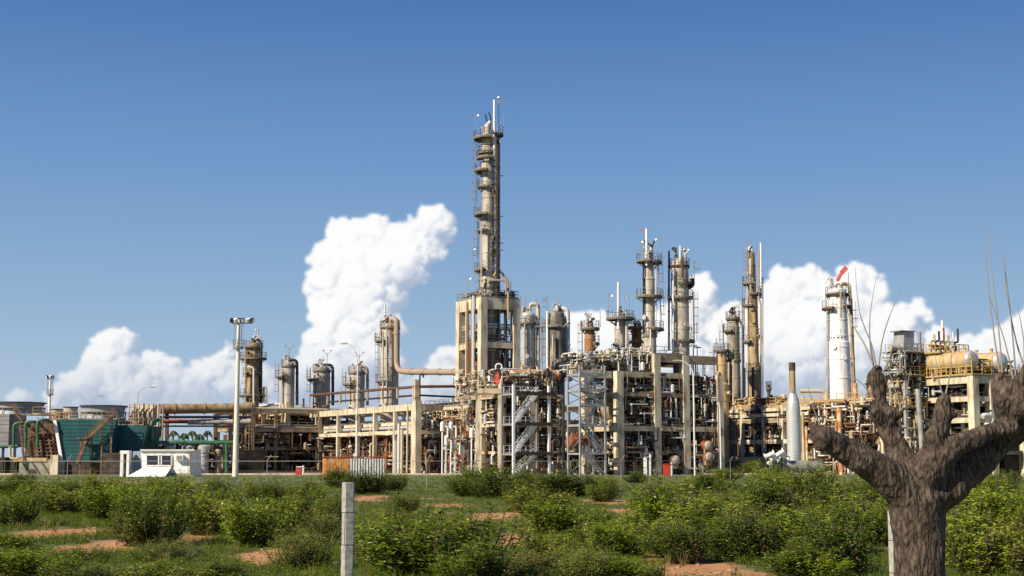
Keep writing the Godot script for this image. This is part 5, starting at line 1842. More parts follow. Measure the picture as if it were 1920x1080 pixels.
# ---------------------------------------------------------------- the concrete table on the right
func make_right_table() -> void:
	var d := 204.0
	var p := gpos(1161, d)
	var x1 := b_to(p, 1229)
	var x2 := b_to(p, 1283)
	var x3 := b_to(p, 1346)
	var t := thing("concrete_table", "tall concrete table structure with thick pale columns under the beige columns", "concrete structure", p, GRID)
	var rng := rand(88)
	var r := func(py: float) -> float: return high(py, 207.0)
	var hi: float = r.call(664)
	var mid: float = high(696, 204)
	var third: float = r.call(722)
	var tops := {Vector2i(0, 0): mid, Vector2i(0, 1): mid, Vector2i(3, 0): r.call(700), Vector2i(3, 1): hi}
	frame(t, [0.0, x1, x2, x3], [0.0, 9.0], [{"y": r.call(846), "beam": 0.3, "m": mats.tan_steel}, {"y": r.call(799), "beam": 0.75, "m": mats.cream_steel, "deck": [0.5, x2, 0.5, 9.0]}, {"y": r.call(737), "beam": 0.55, "m": mats.tan_steel, "deck": [0.5, x3, 0.5, 9.0]}, {"y": mid, "beam": 0.8, "m": mats.cream_steel, "deck": [0.0, x1, 0.5, 9.0]}, {"y": hi, "beam": 1.15, "m": mats.tan_steel, "deck": [x1, x2 + 1.0, 0.5, 9.4]}], 1.12, mats.cream_concrete, tops)
	var ext := Form.new()
	ext.bar(Vector3(x2 + 0.7, hi - 0.62, -0.1), Vector3(x3 - 0.3, hi - 0.62, -0.1), 0.95, 1.24)
	part("beam", ext, mats.tan_steel, t)
	var back := Form.new()
	back.bar(Vector3(-7.5, mid - 0.5, -1.0), Vector3(-0.8, mid - 0.5, -1.0), 0.9, 1.0)
	part("beam", back, mats.cream_concrete, t)
	lay_pipes(t, rng, "x", r.call(797) + 0.15, 0, x3, 0.9, 8.6, ["dark_pipe", "tan_pipe", "brown_pipe", "cream_pipe"], 0.12, 0.35)
	lay_pipes(t, rng, "x", r.call(737) + 0.15, 0, x3, 0.9, 8.6, ["dark_pipe", "tan_pipe", "brown_pipe", "cream_pipe"], 0.12, 0.35)
	lay_pipes(t, rng, "x", mid + 0.15, 0, x1, 0.9, 8.6, ["white_pipe", "tan_pipe", "cream_pipe"], 0.1, 0.3)
	pipework(t, rng, Vector3(0.5, 0.2, -6.5), Vector3(x3, r.call(800), 0.5), 420, ["white_pipe", "cream_pipe", "brown_pipe", "rust_dark", "tan_pipe", "white_pipe"], 0.05, 0.15)
	pipework(t, rng, Vector3(0.5, r.call(796), -6.5), Vector3(x3, r.call(740), 0.4), 360, ["white_pipe", "cream_pipe", "brown_pipe", "rust_dark", "tan_pipe", "white_pipe"], 0.05, 0.15)
	pipework(t, rng, Vector3(0.5, r.call(736), -6.5), Vector3(x3, r.call(703), 0.4), 220, ["white_pipe", "cream_pipe", "brown_pipe", "tan_pipe", "yellow_shell", "white_pipe"], 0.05, 0.15)
	pipework(t, rng, Vector3(0.2, mid, -8.5), Vector3(x1, r.call(655), -0.2), 120, ["white_pipe", "cream_pipe", "tan_pipe", "silver_pipe"], 0.05, 0.16)
	pipework(t, rng, Vector3(-7.0, mid, -5), Vector3(0, mid + 2.5, -0.2), 60, ["white_pipe", "cream_pipe", "tan_pipe", "silver_pipe"], 0.05, 0.14)
	risers(t, rng, Vector3(x2 + 0.6, r.call(735), -8), Vector3(x3 + 2, r.call(640), -1), 14, ["rail_grey", "silver_pipe", "white_pipe", "blue_black"], 0.06, 0.1)
	risers(t, rng, Vector3(0.6, 0.2, -7), Vector3(x3, r.call(738), -0.6), 34, ["cream_pipe", "brown_pipe", "dark_pipe", "tan_pipe"], 0.08, 0.2)
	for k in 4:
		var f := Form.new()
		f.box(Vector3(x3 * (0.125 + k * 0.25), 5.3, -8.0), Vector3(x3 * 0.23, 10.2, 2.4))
		part("added_dark_backing", f, mats.dark_equipment, t)  # dark backing added so the table's bays look deep in shade
	steps_flight(t, Vector3(x1 + 1.2, r.call(796), -2.2), Vector3(x1 + 4.6, r.call(760), -2.2), Vector3(0, 0, 1.0), mats.cream_steel)
	# drums whose round ends face the road
	drum("round_drum", "upper of two drums with rusty rims and round pale ends in the table's shade", out_b(p, b_to(p, 1316), 0.6) + Vector3(0, high(845, 211) - 0.5, 0), 1.5, 0.72, mats.rust_red, false, "", "drum", mats.grey_shell)
	drum("round_drum", "lower of two drums with rusty rims and round pale ends in the table's shade", out_b(p, b_to(p, 1317), 0.6) + Vector3(0, high(866, 211) - 0.5, 0), 1.5, 0.72, mats.rust_red, false, "", "drum", mats.grey_shell)
	drum("round_drum", "single low drum with a pale domed end between two concrete columns", out_b(p, b_to(p, 1255), 0.6) + Vector3(0, high(872, 209) - 0.5, 0), 1.5, 0.7, mats.rust_dark, false, "", "drum", mats.grey_shell)
	drum("large_drum", "large tan drum in the dark bay behind the leftmost concrete column", out_b(p, 2.6, -3.5) + Vector3(0, r.call(797) + 0.15, 0), 3.6, 1.9, mats.tan_steel, true)
	var bx := thing("blue_panel", "small blue cladding box under the beam beside the galvanised stair tower", "cabinet", out_b(p, -2.6, -2.6) + Vector3(0, high(722, 206), 0), GRID)
	var f := Form.new()
	f.box(Vector3(0, 0.8, 0), Vector3(2.2, 1.5, 1.2))
	part("casing", f, mats.blue_paint, bx)
	var g := Form.new()
	g.box(Vector3(0, 1.6, 0), Vector3(2.4, 0.1, 1.4))
	part("lid", g, mats.rail_grey, bx)

# ---------------------------------------------------------------- right rack, its columns, stack and white tower
func make_right_rack() -> void:
	var d := 202.0
	var p := gpos(1652, d)
	var zs := []
	for px in [1652, 1612, 1572, 1534, 1500, 1466, 1430, 1390, 1354]:
		zs.append(a_to(p, px))
	var l: float = zs[-1]
	var t := thing("pipe_rack", "low cream beamed pipe rack behind the silver stack with yellow rails", "pipe rack", p, GRID)
	var rng := rand(99)
	var y := func(py: float) -> float: return high(py, 217.0)
	frame(t, [0.0, 7.0], zs, [{"y": y.call(856), "beam": 0.4}, {"y": y.call(823), "beam": 0.65, "deck": [1.0, 7.0, 0, l], "rail": false}, {"y": y.call(786), "beam": 0.4, "m": mats.tan_steel}, {"y": y.call(757), "beam": 0.75, "m": mats.tan_steel, "deck": [0.2, 7.0, 0, l], "rail": true, "rm": "yellow_rail"}], 0.5, mats.cream_concrete)
	for row in [766, 776]:
		for k in zs.size() - 1:
			if (k + row) % 4 == 0:
				continue
			var f := Form.new()
			f.bar(Vector3(-0.35, y.call(row), -zs[k] - 0.4), Vector3(-0.35, y.call(row), -zs[k + 1] + 0.4), 0.4, 0.5)
			part("channel_beam", f, mats.cream_concrete, t)
	lay_pipes(t, rng, "z", y.call(823) + 0.14, 0, l, 0.4, 6.6, ["cream_pipe", "tan_pipe", "silver_pipe", "brown_pipe", "yellow_shell"], 0.12, 0.32)
	lay_pipes(t, rng, "z", y.call(786), 0, l, -0.2, 6.6, ["cream_pipe", "tan_pipe", "silver_pipe", "brown_pipe"], 0.12, 0.32)
	lay_pipes(t, rng, "z", y.call(757) + 0.14, 0, l, 0.8, 6.6, ["cream_pipe", "tan_pipe", "brown_pipe", "white_pipe"], 0.1, 0.25)
	lay_pipes(t, rng, "z", y.call(856), 0, l, 0.0, 6.6, ["brown_pipe", "tan_pipe", "cream_pipe"], 0.1, 0.25)
	pipework(t, rng, Vector3(-0.4, y.call(822), -l), Vector3(5, y.call(762), 0), 330, ["cream_pipe", "tan_pipe", "yellow_shell", "brown_pipe", "white_pipe"], 0.05, 0.16)
	pipework(t, rng, Vector3(-2.5, 0.2, -l * 0.36), Vector3(5, y.call(760), 0), 420, ["cream_pipe", "tan_pipe", "yellow_shell", "brown_pipe", "white_pipe", "galvanised"], 0.05, 0.17)
	pipework(t, rng, Vector3(0.6, 0.2, -l), Vector3(5, y.call(826), -l * 0.35), 200, ["tan_pipe", "brown_pipe", "white_pipe", "rust_dark"], 0.05, 0.14)
	pipework(t, rng, Vector3(0, y.call(757), -l), Vector3(5, y.call(742), -l * 0.6), 90, ["yellow_rail", "cream_pipe", "rust_red", "tan_pipe"], 0.04, 0.12)
	risers(t, rng, Vector3(-0.6, 0.2, -l), Vector3(5, y.call(760), 0), 60, ["cream_pipe", "tan_pipe", "white_pipe", "yellow_shell"], 0.08, 0.2)
	var x := 1.0
	while x < l - 4:
		var f := Form.new()
		f.box(Vector3(8.0, 3.2, -x - 2.0), Vector3(2.2, 6.2, 3.9))
		part("added_dark_backing", f, mats.dark_equipment, t)  # row of dark boxes added behind the rack as painted shade
		x += 4.2
	for k in 4:
		var f := Form.new()
		var q := gpos([1508, 1514, 1577, 1574][k], [202, 202, 205, 205][k])
		var lq := (q - p).rotated(Vector3.UP, -GRID)
		f.tube([lq, lq + Vector3.UP * high([775, 800, 762, 790][k], 204)], [0.22, 0.2, 0.34, 0.2][k], 9)
		part("upright_pipe", f, mats[["yellow_shell", "orange_rust", "orange_rust", "rust_red"][k]], t)
	var duct := big_pipe("cream_duct", "cream pipe elbow over the rack between silver stack and white tower", [[1500, 733, 226], [1548, 733, 226], [1550, 755, 226]], 8, "cream_pipe", 1.2)
	var roof := thing("rack_shelter", "cream sheeted shelter roof on the rack below the white tower", "shelter", gpos(1535, 224), GRID)
	var rf := Form.new()
	rf.box(Vector3(0.6, high(757, 224), 0), Vector3(wide(78, 224), 0.75, 5.0))
	part("roof", rf, mats.yellow_shell, roof)
	for k in 8:
		var f := Form.new()
		f.box(Vector3(-2.6 + k * 0.95, high(775, 224), 2.2), Vector3(0.28, 2.6, 0.28))
		part("post", f, mats.cream_concrete, roof)
	# the stained columns
	var a := vessel("stained_column", "shortest of the yellow stained columns with a flat rim on the rack", 1355, 232, [[657, 22], [664, 19], [718, 19], [740, 24], [885, 24]], mats.yellow_shell, "", false)
	deck_ring(a, 657, 4, 0, 359)
	rung_ladder(a, 170, 745, 660, true, 0.4)
	whip(a, 1349, 657, 626, false)
	run_pipe(a, "riser_pipe", [[1342, 760, 0.5], [1342, 635, 0.5]], 3, "silver_pipe")
	var b := vessel("stained_column", "middle grey and yellow stained column with a vent head on the rack", 1377, 233, [[596, 20], [612, 22], [680, 24], [885, 25]], mats.grey_shell)
	deck_ring(b, 597, 4, 0, 359)
	deck_ring(b, 620, 9, 110, 260)
	deck_ring(b, 676, 4, 0, 359)
	top_gear(b, 595, 81)
	run_pipe(b, "riser_pipe", [[1380, 598, 1.6], [1390, 612, 1.6], [1390, 755, 1.6]], 4, "dark_pipe")
	run_pipe(b, "riser_pipe", [[1364, 680, 1.2], [1364, 755, 1.2]], 5, "yellow_shell")
	run_pipe(b, "riser_pipe", [[1371, 676, 2.2], [1371, 755, 2.2]], 3, "cream_pipe")
	rung_ladder(b, 175, 750, 620, true, 0.8)
	whip(b, 1374, 595, 572, true)
	whip(b, 1384, 595, 575, false)
	whip(b, 1353, 620, 600, false)
	var c := vessel("stained_column", "tallest brown stained slim column bristling with pipes on the rack", 1413, 229, [[476, 13], [556, 16], [688, 20], [698, 25], [885, 26]], mats.brown_shell)
	deck_ring(c, 531, 12, 80, 250)
	deck_ring(c, 551, 12, -60, 120)
	deck_ring(c, 572, 12, 100, 250)
	deck_ring(c, 640, 13, 120, 240)
	deck_ring(c, 630, 10, -40, 60)
	deck_ring(c, 694, 8, 0, 359)
	top_gear(c, 474, 82)
	run_pipe(c, "riser_pipe", [[1426, 456, 0.4], [1426, 560, 0.4]], 4, "bright_white")
	run_pipe(c, "riser_pipe", [[1420, 474, 1.2], [1420, 560, 1.2], [1424, 570, 1.2], [1424, 745, 1.2]], 3.4, "tan_pipe")
	run_pipe(c, "riser_pipe", [[1430, 520, 0.2], [1430, 745, 0.2]], 1.8, "rail_grey")
	run_pipe(c, "riser_pipe", [[1405, 486, 1.2], [1405, 545, 1.2]], 4, "beige_shell")
	run_pipe(c, "riser_pipe", [[1400, 525, 0.6], [1400, 745, 0.6]], 2, "white_pipe")
	run_pipe(c, "riser_pipe", [[1408, 690, 2.0], [1408, 745, 2.0]], 5, "blue_black")
	run_pipe(c, "riser_pipe", [[1391, 520, 0.2], [1391, 745, 0.2]], 2.0, "rail_grey")
	run_pipe(c, "riser_pipe", [[1395, 690, 0.6], [1395, 745, 0.6]], 3.6, "blue_black")
	rung_ladder(c, 170, 640, 572, true, 0.9)
	rung_ladder(c, 190, 690, 640, true, 0.9)
	rung_ladder(c, 150, 531, 480, true, 0.4)
	whip(c, 1403, 476, 457, false)
	whip(c, 1417, 476, 462, false)
	var pk := Form.new()
	pk.bar(Vector3(lx(c, 1404, 458), ly(c, 458), 0.6), Vector3(lx(c, 1396, 459), ly(c, 459), 0.6), 0.1, 0.1)
	pk.bar(Vector3(lx(c, 1404, 478), ly(c, 478), 0.6), Vector3(lx(c, 1397, 480), ly(c, 480), 0.6), 0.1, 0.1)
	part("davit", pk, mats.flag_red, c)
	var small := vessel("process_column", "small dark pipe stub standing alone between the stained columns and the stack", 1443, 236, [[722, 5], [885, 6]], mats.rust_dark)
	deck_ring(small, 728, 3, 0, 359)
	# silver stack
	var sp := thing("exhaust_stack", "silver insulated exhaust stack with a rusty upper pipe", "stack", gpos(1490, 176))
	sp.set_meta("dist", 176.0)
	var sf := Form.new()
	var sr := wide(26, 176) * 0.5
	var s2 := wide(12, 176) * 0.5
	sf.lathe(Vector3.ZERO, [Vector2(sr * 1.2, 0), Vector2(sr * 1.2, 0.5), Vector2(sr, 0.6), Vector2(sr, ly(sp, 764)), Vector2(sr * 0.94, ly(sp, 756)), Vector2(s2 * 1.15, ly(sp, 738))], 24)
	part("insulated_drum", sf, mats.silver_shell, sp)
	for k in 5:
		var g := Form.new()
		g.lathe(Vector3(0, 2.0 + k * 1.25, 0), [Vector2(sr, -0.03), Vector2(sr + 0.02, -0.03), Vector2(sr + 0.02, 0.03), Vector2(sr, 0.03)], 24)
		part("seam_band", g, mats.silver_shell, sp)
	var sg := Form.new()
	sg.lathe(Vector3(0, ly(sp, 738), 0), [Vector2(s2, 0), Vector2(s2 * 0.96, ly(sp, 690) - ly(sp, 738)), Vector2(s2, ly(sp, 680) - ly(sp, 738)), Vector2(s2 * 0.8, ly(sp, 680) - ly(sp, 738)), Vector2(s2 * 0.8, 1.0)], 16)
	part("stack_pipe", sg, mats.brown_shell, sp)
	var st := Form.new()
	st.lathe(Vector3(0, ly(sp, 695), 0), [Vector2(s2, 0), Vector2(s2 * 1.04, 0), Vector2(s2 * 1.06, ly(sp, 680) - ly(sp, 695)), Vector2(s2 * 0.9, ly(sp, 680) - ly(sp, 695) + 0.02)], 16)
	part("burnt_tip", st, mats.rust_dark, sp)
	# the white tower
	var w := vessel("white_tower", "broad bright white tower with a red davit arm beside dark risers", 1574, 217, [[548, 34], [640, 38], [662, 42], [885, 43]], mats.bright_white)
	deck_ring(w, 578, 12, 120, 235, "rust_dark")
	deck_ring(w, 575, 10, -50, 70, "rust_dark")
	deck_ring(w, 552, 5, 0, 359, "rust_dark")
	deck_ring(w, 633, 2, 60, 170, "rust_dark")
	deck_ring(w, 659, 1.0, 0, 359, "silver_shell")
	run_pipe(w, "riser_pipe", [[1575, 546, 0.5], [1575, 533, 0.5], [1591, 533, 0.5], [1594, 600, 0.8], [1599, 745, 0.8]], 6.5, "brown_shell", 0.8)
	run_pipe(w, "riser_pipe", [[1596, 560, 0.2], [1603, 745, 0.2]], 3.4, "dark_pipe", 0.8)
	run_pipe(w, "riser_pipe", [[1548, 575, 0.8], [1548, 760, 0.8]], 3.0, "beige_shell", 0.8)
	run_pipe(w, "riser_pipe", [[1553, 580, 0.4], [1553, 760, 0.4]], 2.4, "silver_pipe", 0.8)
	run_pipe(w, "riser_pipe", [[1568, 553, 3.0], [1568, 600, 3.0]], 3.4, "tan_pipe", 0.8)
	run_pipe(w, "drop_pipe", [[1598, 720, 1.8], [1600, 770, 1.8]], 8, "orange_rust", 0.8)
	rung_ladder(w, 10, 640, 578, true, 0.8)
	top_gear(w, 545, 83)
	whip(w, 1547, 578, 552, false)
	whip(w, 1559, 552, 528, false)
	whip(w, 1590, 548, 512, false)
	var arm := Form.new()
	arm.bar(Vector3(lx(w, 1569, 527), ly(w, 527), 0.4), Vector3(lx(w, 1577, 512), ly(w, 512), 0.4), 0.42, 0.5)
	arm.bar(Vector3(lx(w, 1577, 512), ly(w, 512), 0.4), Vector3(lx(w, 1586, 502), ly(w, 502), 0.4), 0.42, 0.7)
	part("davit", arm, mats.flag_red, w)

# ---------------------------------------------------------------- the drum structure at the right
func make_right_block() -> void:
	var d := 186.0
	var p := gpos(1831, d)
	var t := thing("drum_structure", "cream concrete frame carrying two big horizontal drums with yellow rails", "concrete structure", p, GRID)
	var l := a_to(p, 1716)
	var rng := rand(120)
	var y := func(py: float) -> float: return high(py, d)
	var top: float = y.call(704)
	frame(t, [0.0, 3.2, 9.0], [0.0, l], [{"y": y.call(845), "beam": 0.5, "m": mats.tan_steel}, {"y": y.call(783), "beam": 0.65, "deck": true, "rail": false}, {"y": y.call(743), "beam": 0.65, "deck": true, "rail": false}, {"y": top, "beam": 1.0, "deck": [-0.6, 10.0, -0.6, l + 0.6], "rail": true, "rm": "yellow_rail"}], 1.05, mats.cream_concrete)
	pipework(t, rng, Vector3(0.6, y.call(742), -l), Vector3(8.5, y.call(722), -0.6), 110, ["white_pipe", "tan_pipe", "silver_pipe", "dark_pipe"], 0.06, 0.16)
	pipework(t, rng, Vector3(0.6, y.call(782), -l), Vector3(8.5, y.call(752), -0.6), 110, ["white_pipe", "tan_pipe", "silver_pipe", "dark_pipe"], 0.06, 0.16)
	pipework(t, rng, Vector3(0.6, 0.3, -l), Vector3(8.5, y.call(800), -0.6), 150, ["white_pipe", "tan_pipe", "silver_pipe", "dark_pipe", "cream_pipe"], 0.06, 0.16)
	pipework(t, rng, Vector3(-0.6, top, -l), Vector3(9, top + 2.2, 0), 110, ["yellow_rail", "yellow_shell", "tan_pipe", "white_pipe"], 0.05, 0.12)
	risers(t, rng, Vector3(0.5, 0.2, -l), Vector3(9, top, -0.5), 22, ["cream_pipe", "yellow_shell", "tan_pipe", "silver_pipe"], 0.1, 0.2)
	for k in 3:
		var f := Form.new()
		f.box(Vector3(7.2, 5.4, -l * (0.17 + 0.33 * k)), Vector3(2.8, 10.4, l * 0.26))
		part("added_dark_backing", f, mats.dark_equipment, t)  # added dark boxes, shade for the bays under the drums
	var bend := Form.new()
	bend.tube(bent([Vector3(1.0, y.call(797), 1.0), Vector3(2.2, y.call(797), 1.0), Vector3(2.2, y.call(779), 1.0), Vector3(0.7, y.call(779), 1.0), Vector3(0.4, y.call(782), 1.0)], 0.9), 0.33, 12)
	part("white_bend", bend, mats.white_pipe, t)
	var extra := Form.new()
	railing(extra, [Vector3(-0.5, top + 0.12, 0.4), Vector3(-0.5, top + 0.12, -l)], 2.2, 0.12, 0.9)
	part("railing", extra, mats.yellow_rail, t)
	drum("large_drum", "big orange tan drum with a pale domed end, left of a similar drum", out_b(p, 0.4, -3.9) + Vector3(0, top + 0.35, 0), 6.6, 1.25, mats.yellow_shell, false, "", "drum", mats.silver_shell)
	drum("large_drum", "big orange tan drum with a bright silver end partly behind the tree's shoots", out_b(p, 5.4, -4.6) + Vector3(0, top + 0.2, 0), 8.8, 1.3, mats.yellow_shell, false, "", "drum", mats.silver_shell)
	# gear over the drums
	var g := thing("relief_manifold", "yellow railed manifold of relief valves above the two drums", "pipework", out_b(p, 2.0, -7.0) + Vector3(0, top + 3.2, 0), GRID)
	var f := Form.new()
	f.box(Vector3(0, 0.1, 0), Vector3(5.4, 0.15, 4.4))
	part("deck", f, mats.deck, g)
	var r := Form.new()
	railing(r, [Vector3(-2.7, 0.17, -2.1), Vector3(-2.7, 0.17, 2.1), Vector3(2.7, 0.17, 2.1), Vector3(2.7, 0.17, -2.1)], 1.2, 0.1, 0.9)
	part("railing", r, mats.yellow_rail, g)
	for k in 6:
		var h := Form.new()
		var x := -2.2 + k * 0.9
		h.tube(bent([Vector3(x, 0.2, 0), Vector3(x, 1.9, 0), Vector3(x + 0.7, 1.9, 0), Vector3(x + 0.7, 2.8 + (k % 3) * 0.5, 0)], 0.3), 0.14, 8)
		h.lathe(Vector3(x, 1.0, 0), [Vector2(0, -0.35), Vector2(0.34, -0.3), Vector2(0.34, 0.35), Vector2(0, 0.5)], 9)
		part("relief_valve", h, mats[["yellow_shell", "dark_pipe", "rust_red", "yellow_rail", "white_pipe", "dark_pipe"][k]], g)
	for x in [-2.2, 2.2]:
		var q := Form.new()
		q.bar(Vector3(x, -3.1, 1.6), Vector3(x, 0, 1.6), 0.2, 0.2)
		part("post", q, mats.yellow_rail, g)
	var vp := thing("vent_pipe", "tall white vent pipe rising between the two big drums", "vent pipe", out_b(p, 4.2, -9.0) + Vector3(0, top + 0.1, 0))
	var vf := Form.new()
	vf.tube([Vector3.ZERO, Vector3(0, high(600, 194) - top, 0)], 0.19, 10)
	part("pipe_run", vf, mats.bright_white, vp)
	var vc := Form.new()
	for k in 3:
		vc.tube([Vector3(0, 1.0 + k * 2.0, 0), Vector3(0, 1.14 + k * 2.0, 0)], 0.27, 10)
	part("flange", vc, mats.silver_pipe, vp)
	# the boxed flue and duct left of the frame
	var q := gpos(1716, 192)
	var b := thing("flue_stack", "square grey flue with a sideways duct on galvanised legs", "flue", q, GRID)
	var yb := high(700, 192)
	for x in [0.0, 2.6]:
		for z in [0.0, -2.6]:
			var h := Form.new()
			h.box(Vector3(x - 1.3, yb * 0.5, z), Vector3(0.45, yb, 0.45))
			part("leg", h, mats.galvanised if x == 0.0 else mats.cream_concrete, b)
	var fl := Form.new()
	fl.box(Vector3(0.0, (high(658, 192) + high(622, 192)) * 0.5, -1.2), Vector3(1.9, high(622, 192) - high(658, 192), 1.9))
	part("flue_box", fl, mats.galvanised, b)
	var cap := Form.new()
	cap.box(Vector3(-0.25, high(620.5, 192), -1.2), Vector3(2.7, 0.12, 2.2))
	part("cap", cap, mats.rail_grey, b)
	var du := Form.new()
	du.tube([Vector3(-2.9, high(653, 192), -1.0), Vector3(-0.7, high(653, 192), -1.0)], 0.42, 12)
	part("duct", du, mats.beige_shell, b)
	var u := Form.new()
	u.tube(bent([Vector3(0.8, high(655, 192), -1.0), Vector3(3.2, high(655, 192), -1.0), Vector3(3.2, high(695, 192), -1.0)], 0.9), 0.38, 12)
	part("duct_elbow", u, mats.cream_pipe, b)
	var tw := Form.new()
	tw.tube([Vector3(1.7, high(660, 192), 0), Vector3(1.7, high(621, 192), 0)], 0.2, 8)
	part("exhaust_pipe", tw, mats.rail_grey, b)
	for k in 3:
		var dk := Form.new()
		var yy := high([662, 705, 765][k], 192)
		dk.box(Vector3(0, yy, -1.2), Vector3(3.6, 0.18, 3.6))
		var o := part("landing", dk, mats.deck, b)
		var rr := Form.new()
		railing(rr, [Vector3(-1.8, yy + 0.1, -3.0), Vector3(-1.8, yy + 0.1, 0.55), Vector3(1.8, yy + 0.1, 0.55), Vector3(1.8, yy + 0.1, -3.0)], 1.2, 0.08, 0.9)
		part("railing", rr, mats.galvanised if k == 0 else mats.yellow_rail, o)
	pipework(b, rand(131), Vector3(-2.6, high(705, 192), -3), Vector3(2.6, high(660, 192), 0.6), 60, ["dark_pipe", "galvanised", "white_pipe", "rail_grey"], 0.06, 0.18)
	pipework(b, rand(132), Vector3(-2.0, 1, -3), Vector3(2.6, high(710, 192), 0.6), 80, ["galvanised", "cream_pipe", "yellow_shell", "tan_pipe"], 0.06, 0.16)
	var last := high(705, 192)
	for k in 4:
		var y0: float = [high(765, 192), high(805, 192), high(845, 192), 0.1][k]
		var flip := k % 2 == 0
		steps_flight(b, Vector3(5.6 if flip else 2.4, y0, 0.9), Vector3(2.4 if flip else 5.6, last, 0.9), Vector3(0, 0, 1.0), mats.galvanised if k < 2 else mats.yellow_shell)
		last = y0
	var mp := Form.new()
	mp.tube([Vector3(0.4, 0, 1.2), Vector3(-0.2, high(730, 192), 1.2)], 0.36, 10)
	part("sloping_leg", mp, mats.galvanised, b)
	# small yellow-railed deck left of the flue
	var e := thing("valve_deck", "yellow railed valve deck between the white tower and the square flue", "platform", gpos(1672, 214), GRID)
	var ef := Form.new()
	var ey := high(757, 214)
	ef.box(Vector3(0, ey, 0), Vector3(7.5, 0.5, 4))
	part("deck", ef, mats.deck, e)
	var er := Form.new()
	railing(er, [Vector3(-3.7, ey + 0.25, 1.9), Vector3(3.7, ey + 0.25, 1.9)], 1.3, 0.11, 0.8)
	part("railing", er, mats.yellow_rail, e)
	pipework(e, rand(140), Vector3(-3.2, ey, -1.6), Vector3(3.2, ey + 4.0, 1.6), 50, ["yellow_shell", "yellow_rail", "rust_red", "tan_pipe"], 0.08, 0.2)
	for x in [-3.3, 3.3]:
		var h := Form.new()
		h.box(Vector3(x, ey * 0.5, 0), Vector3(0.5, ey, 0.5))
		part("post", h, mats.cream_concrete, e)

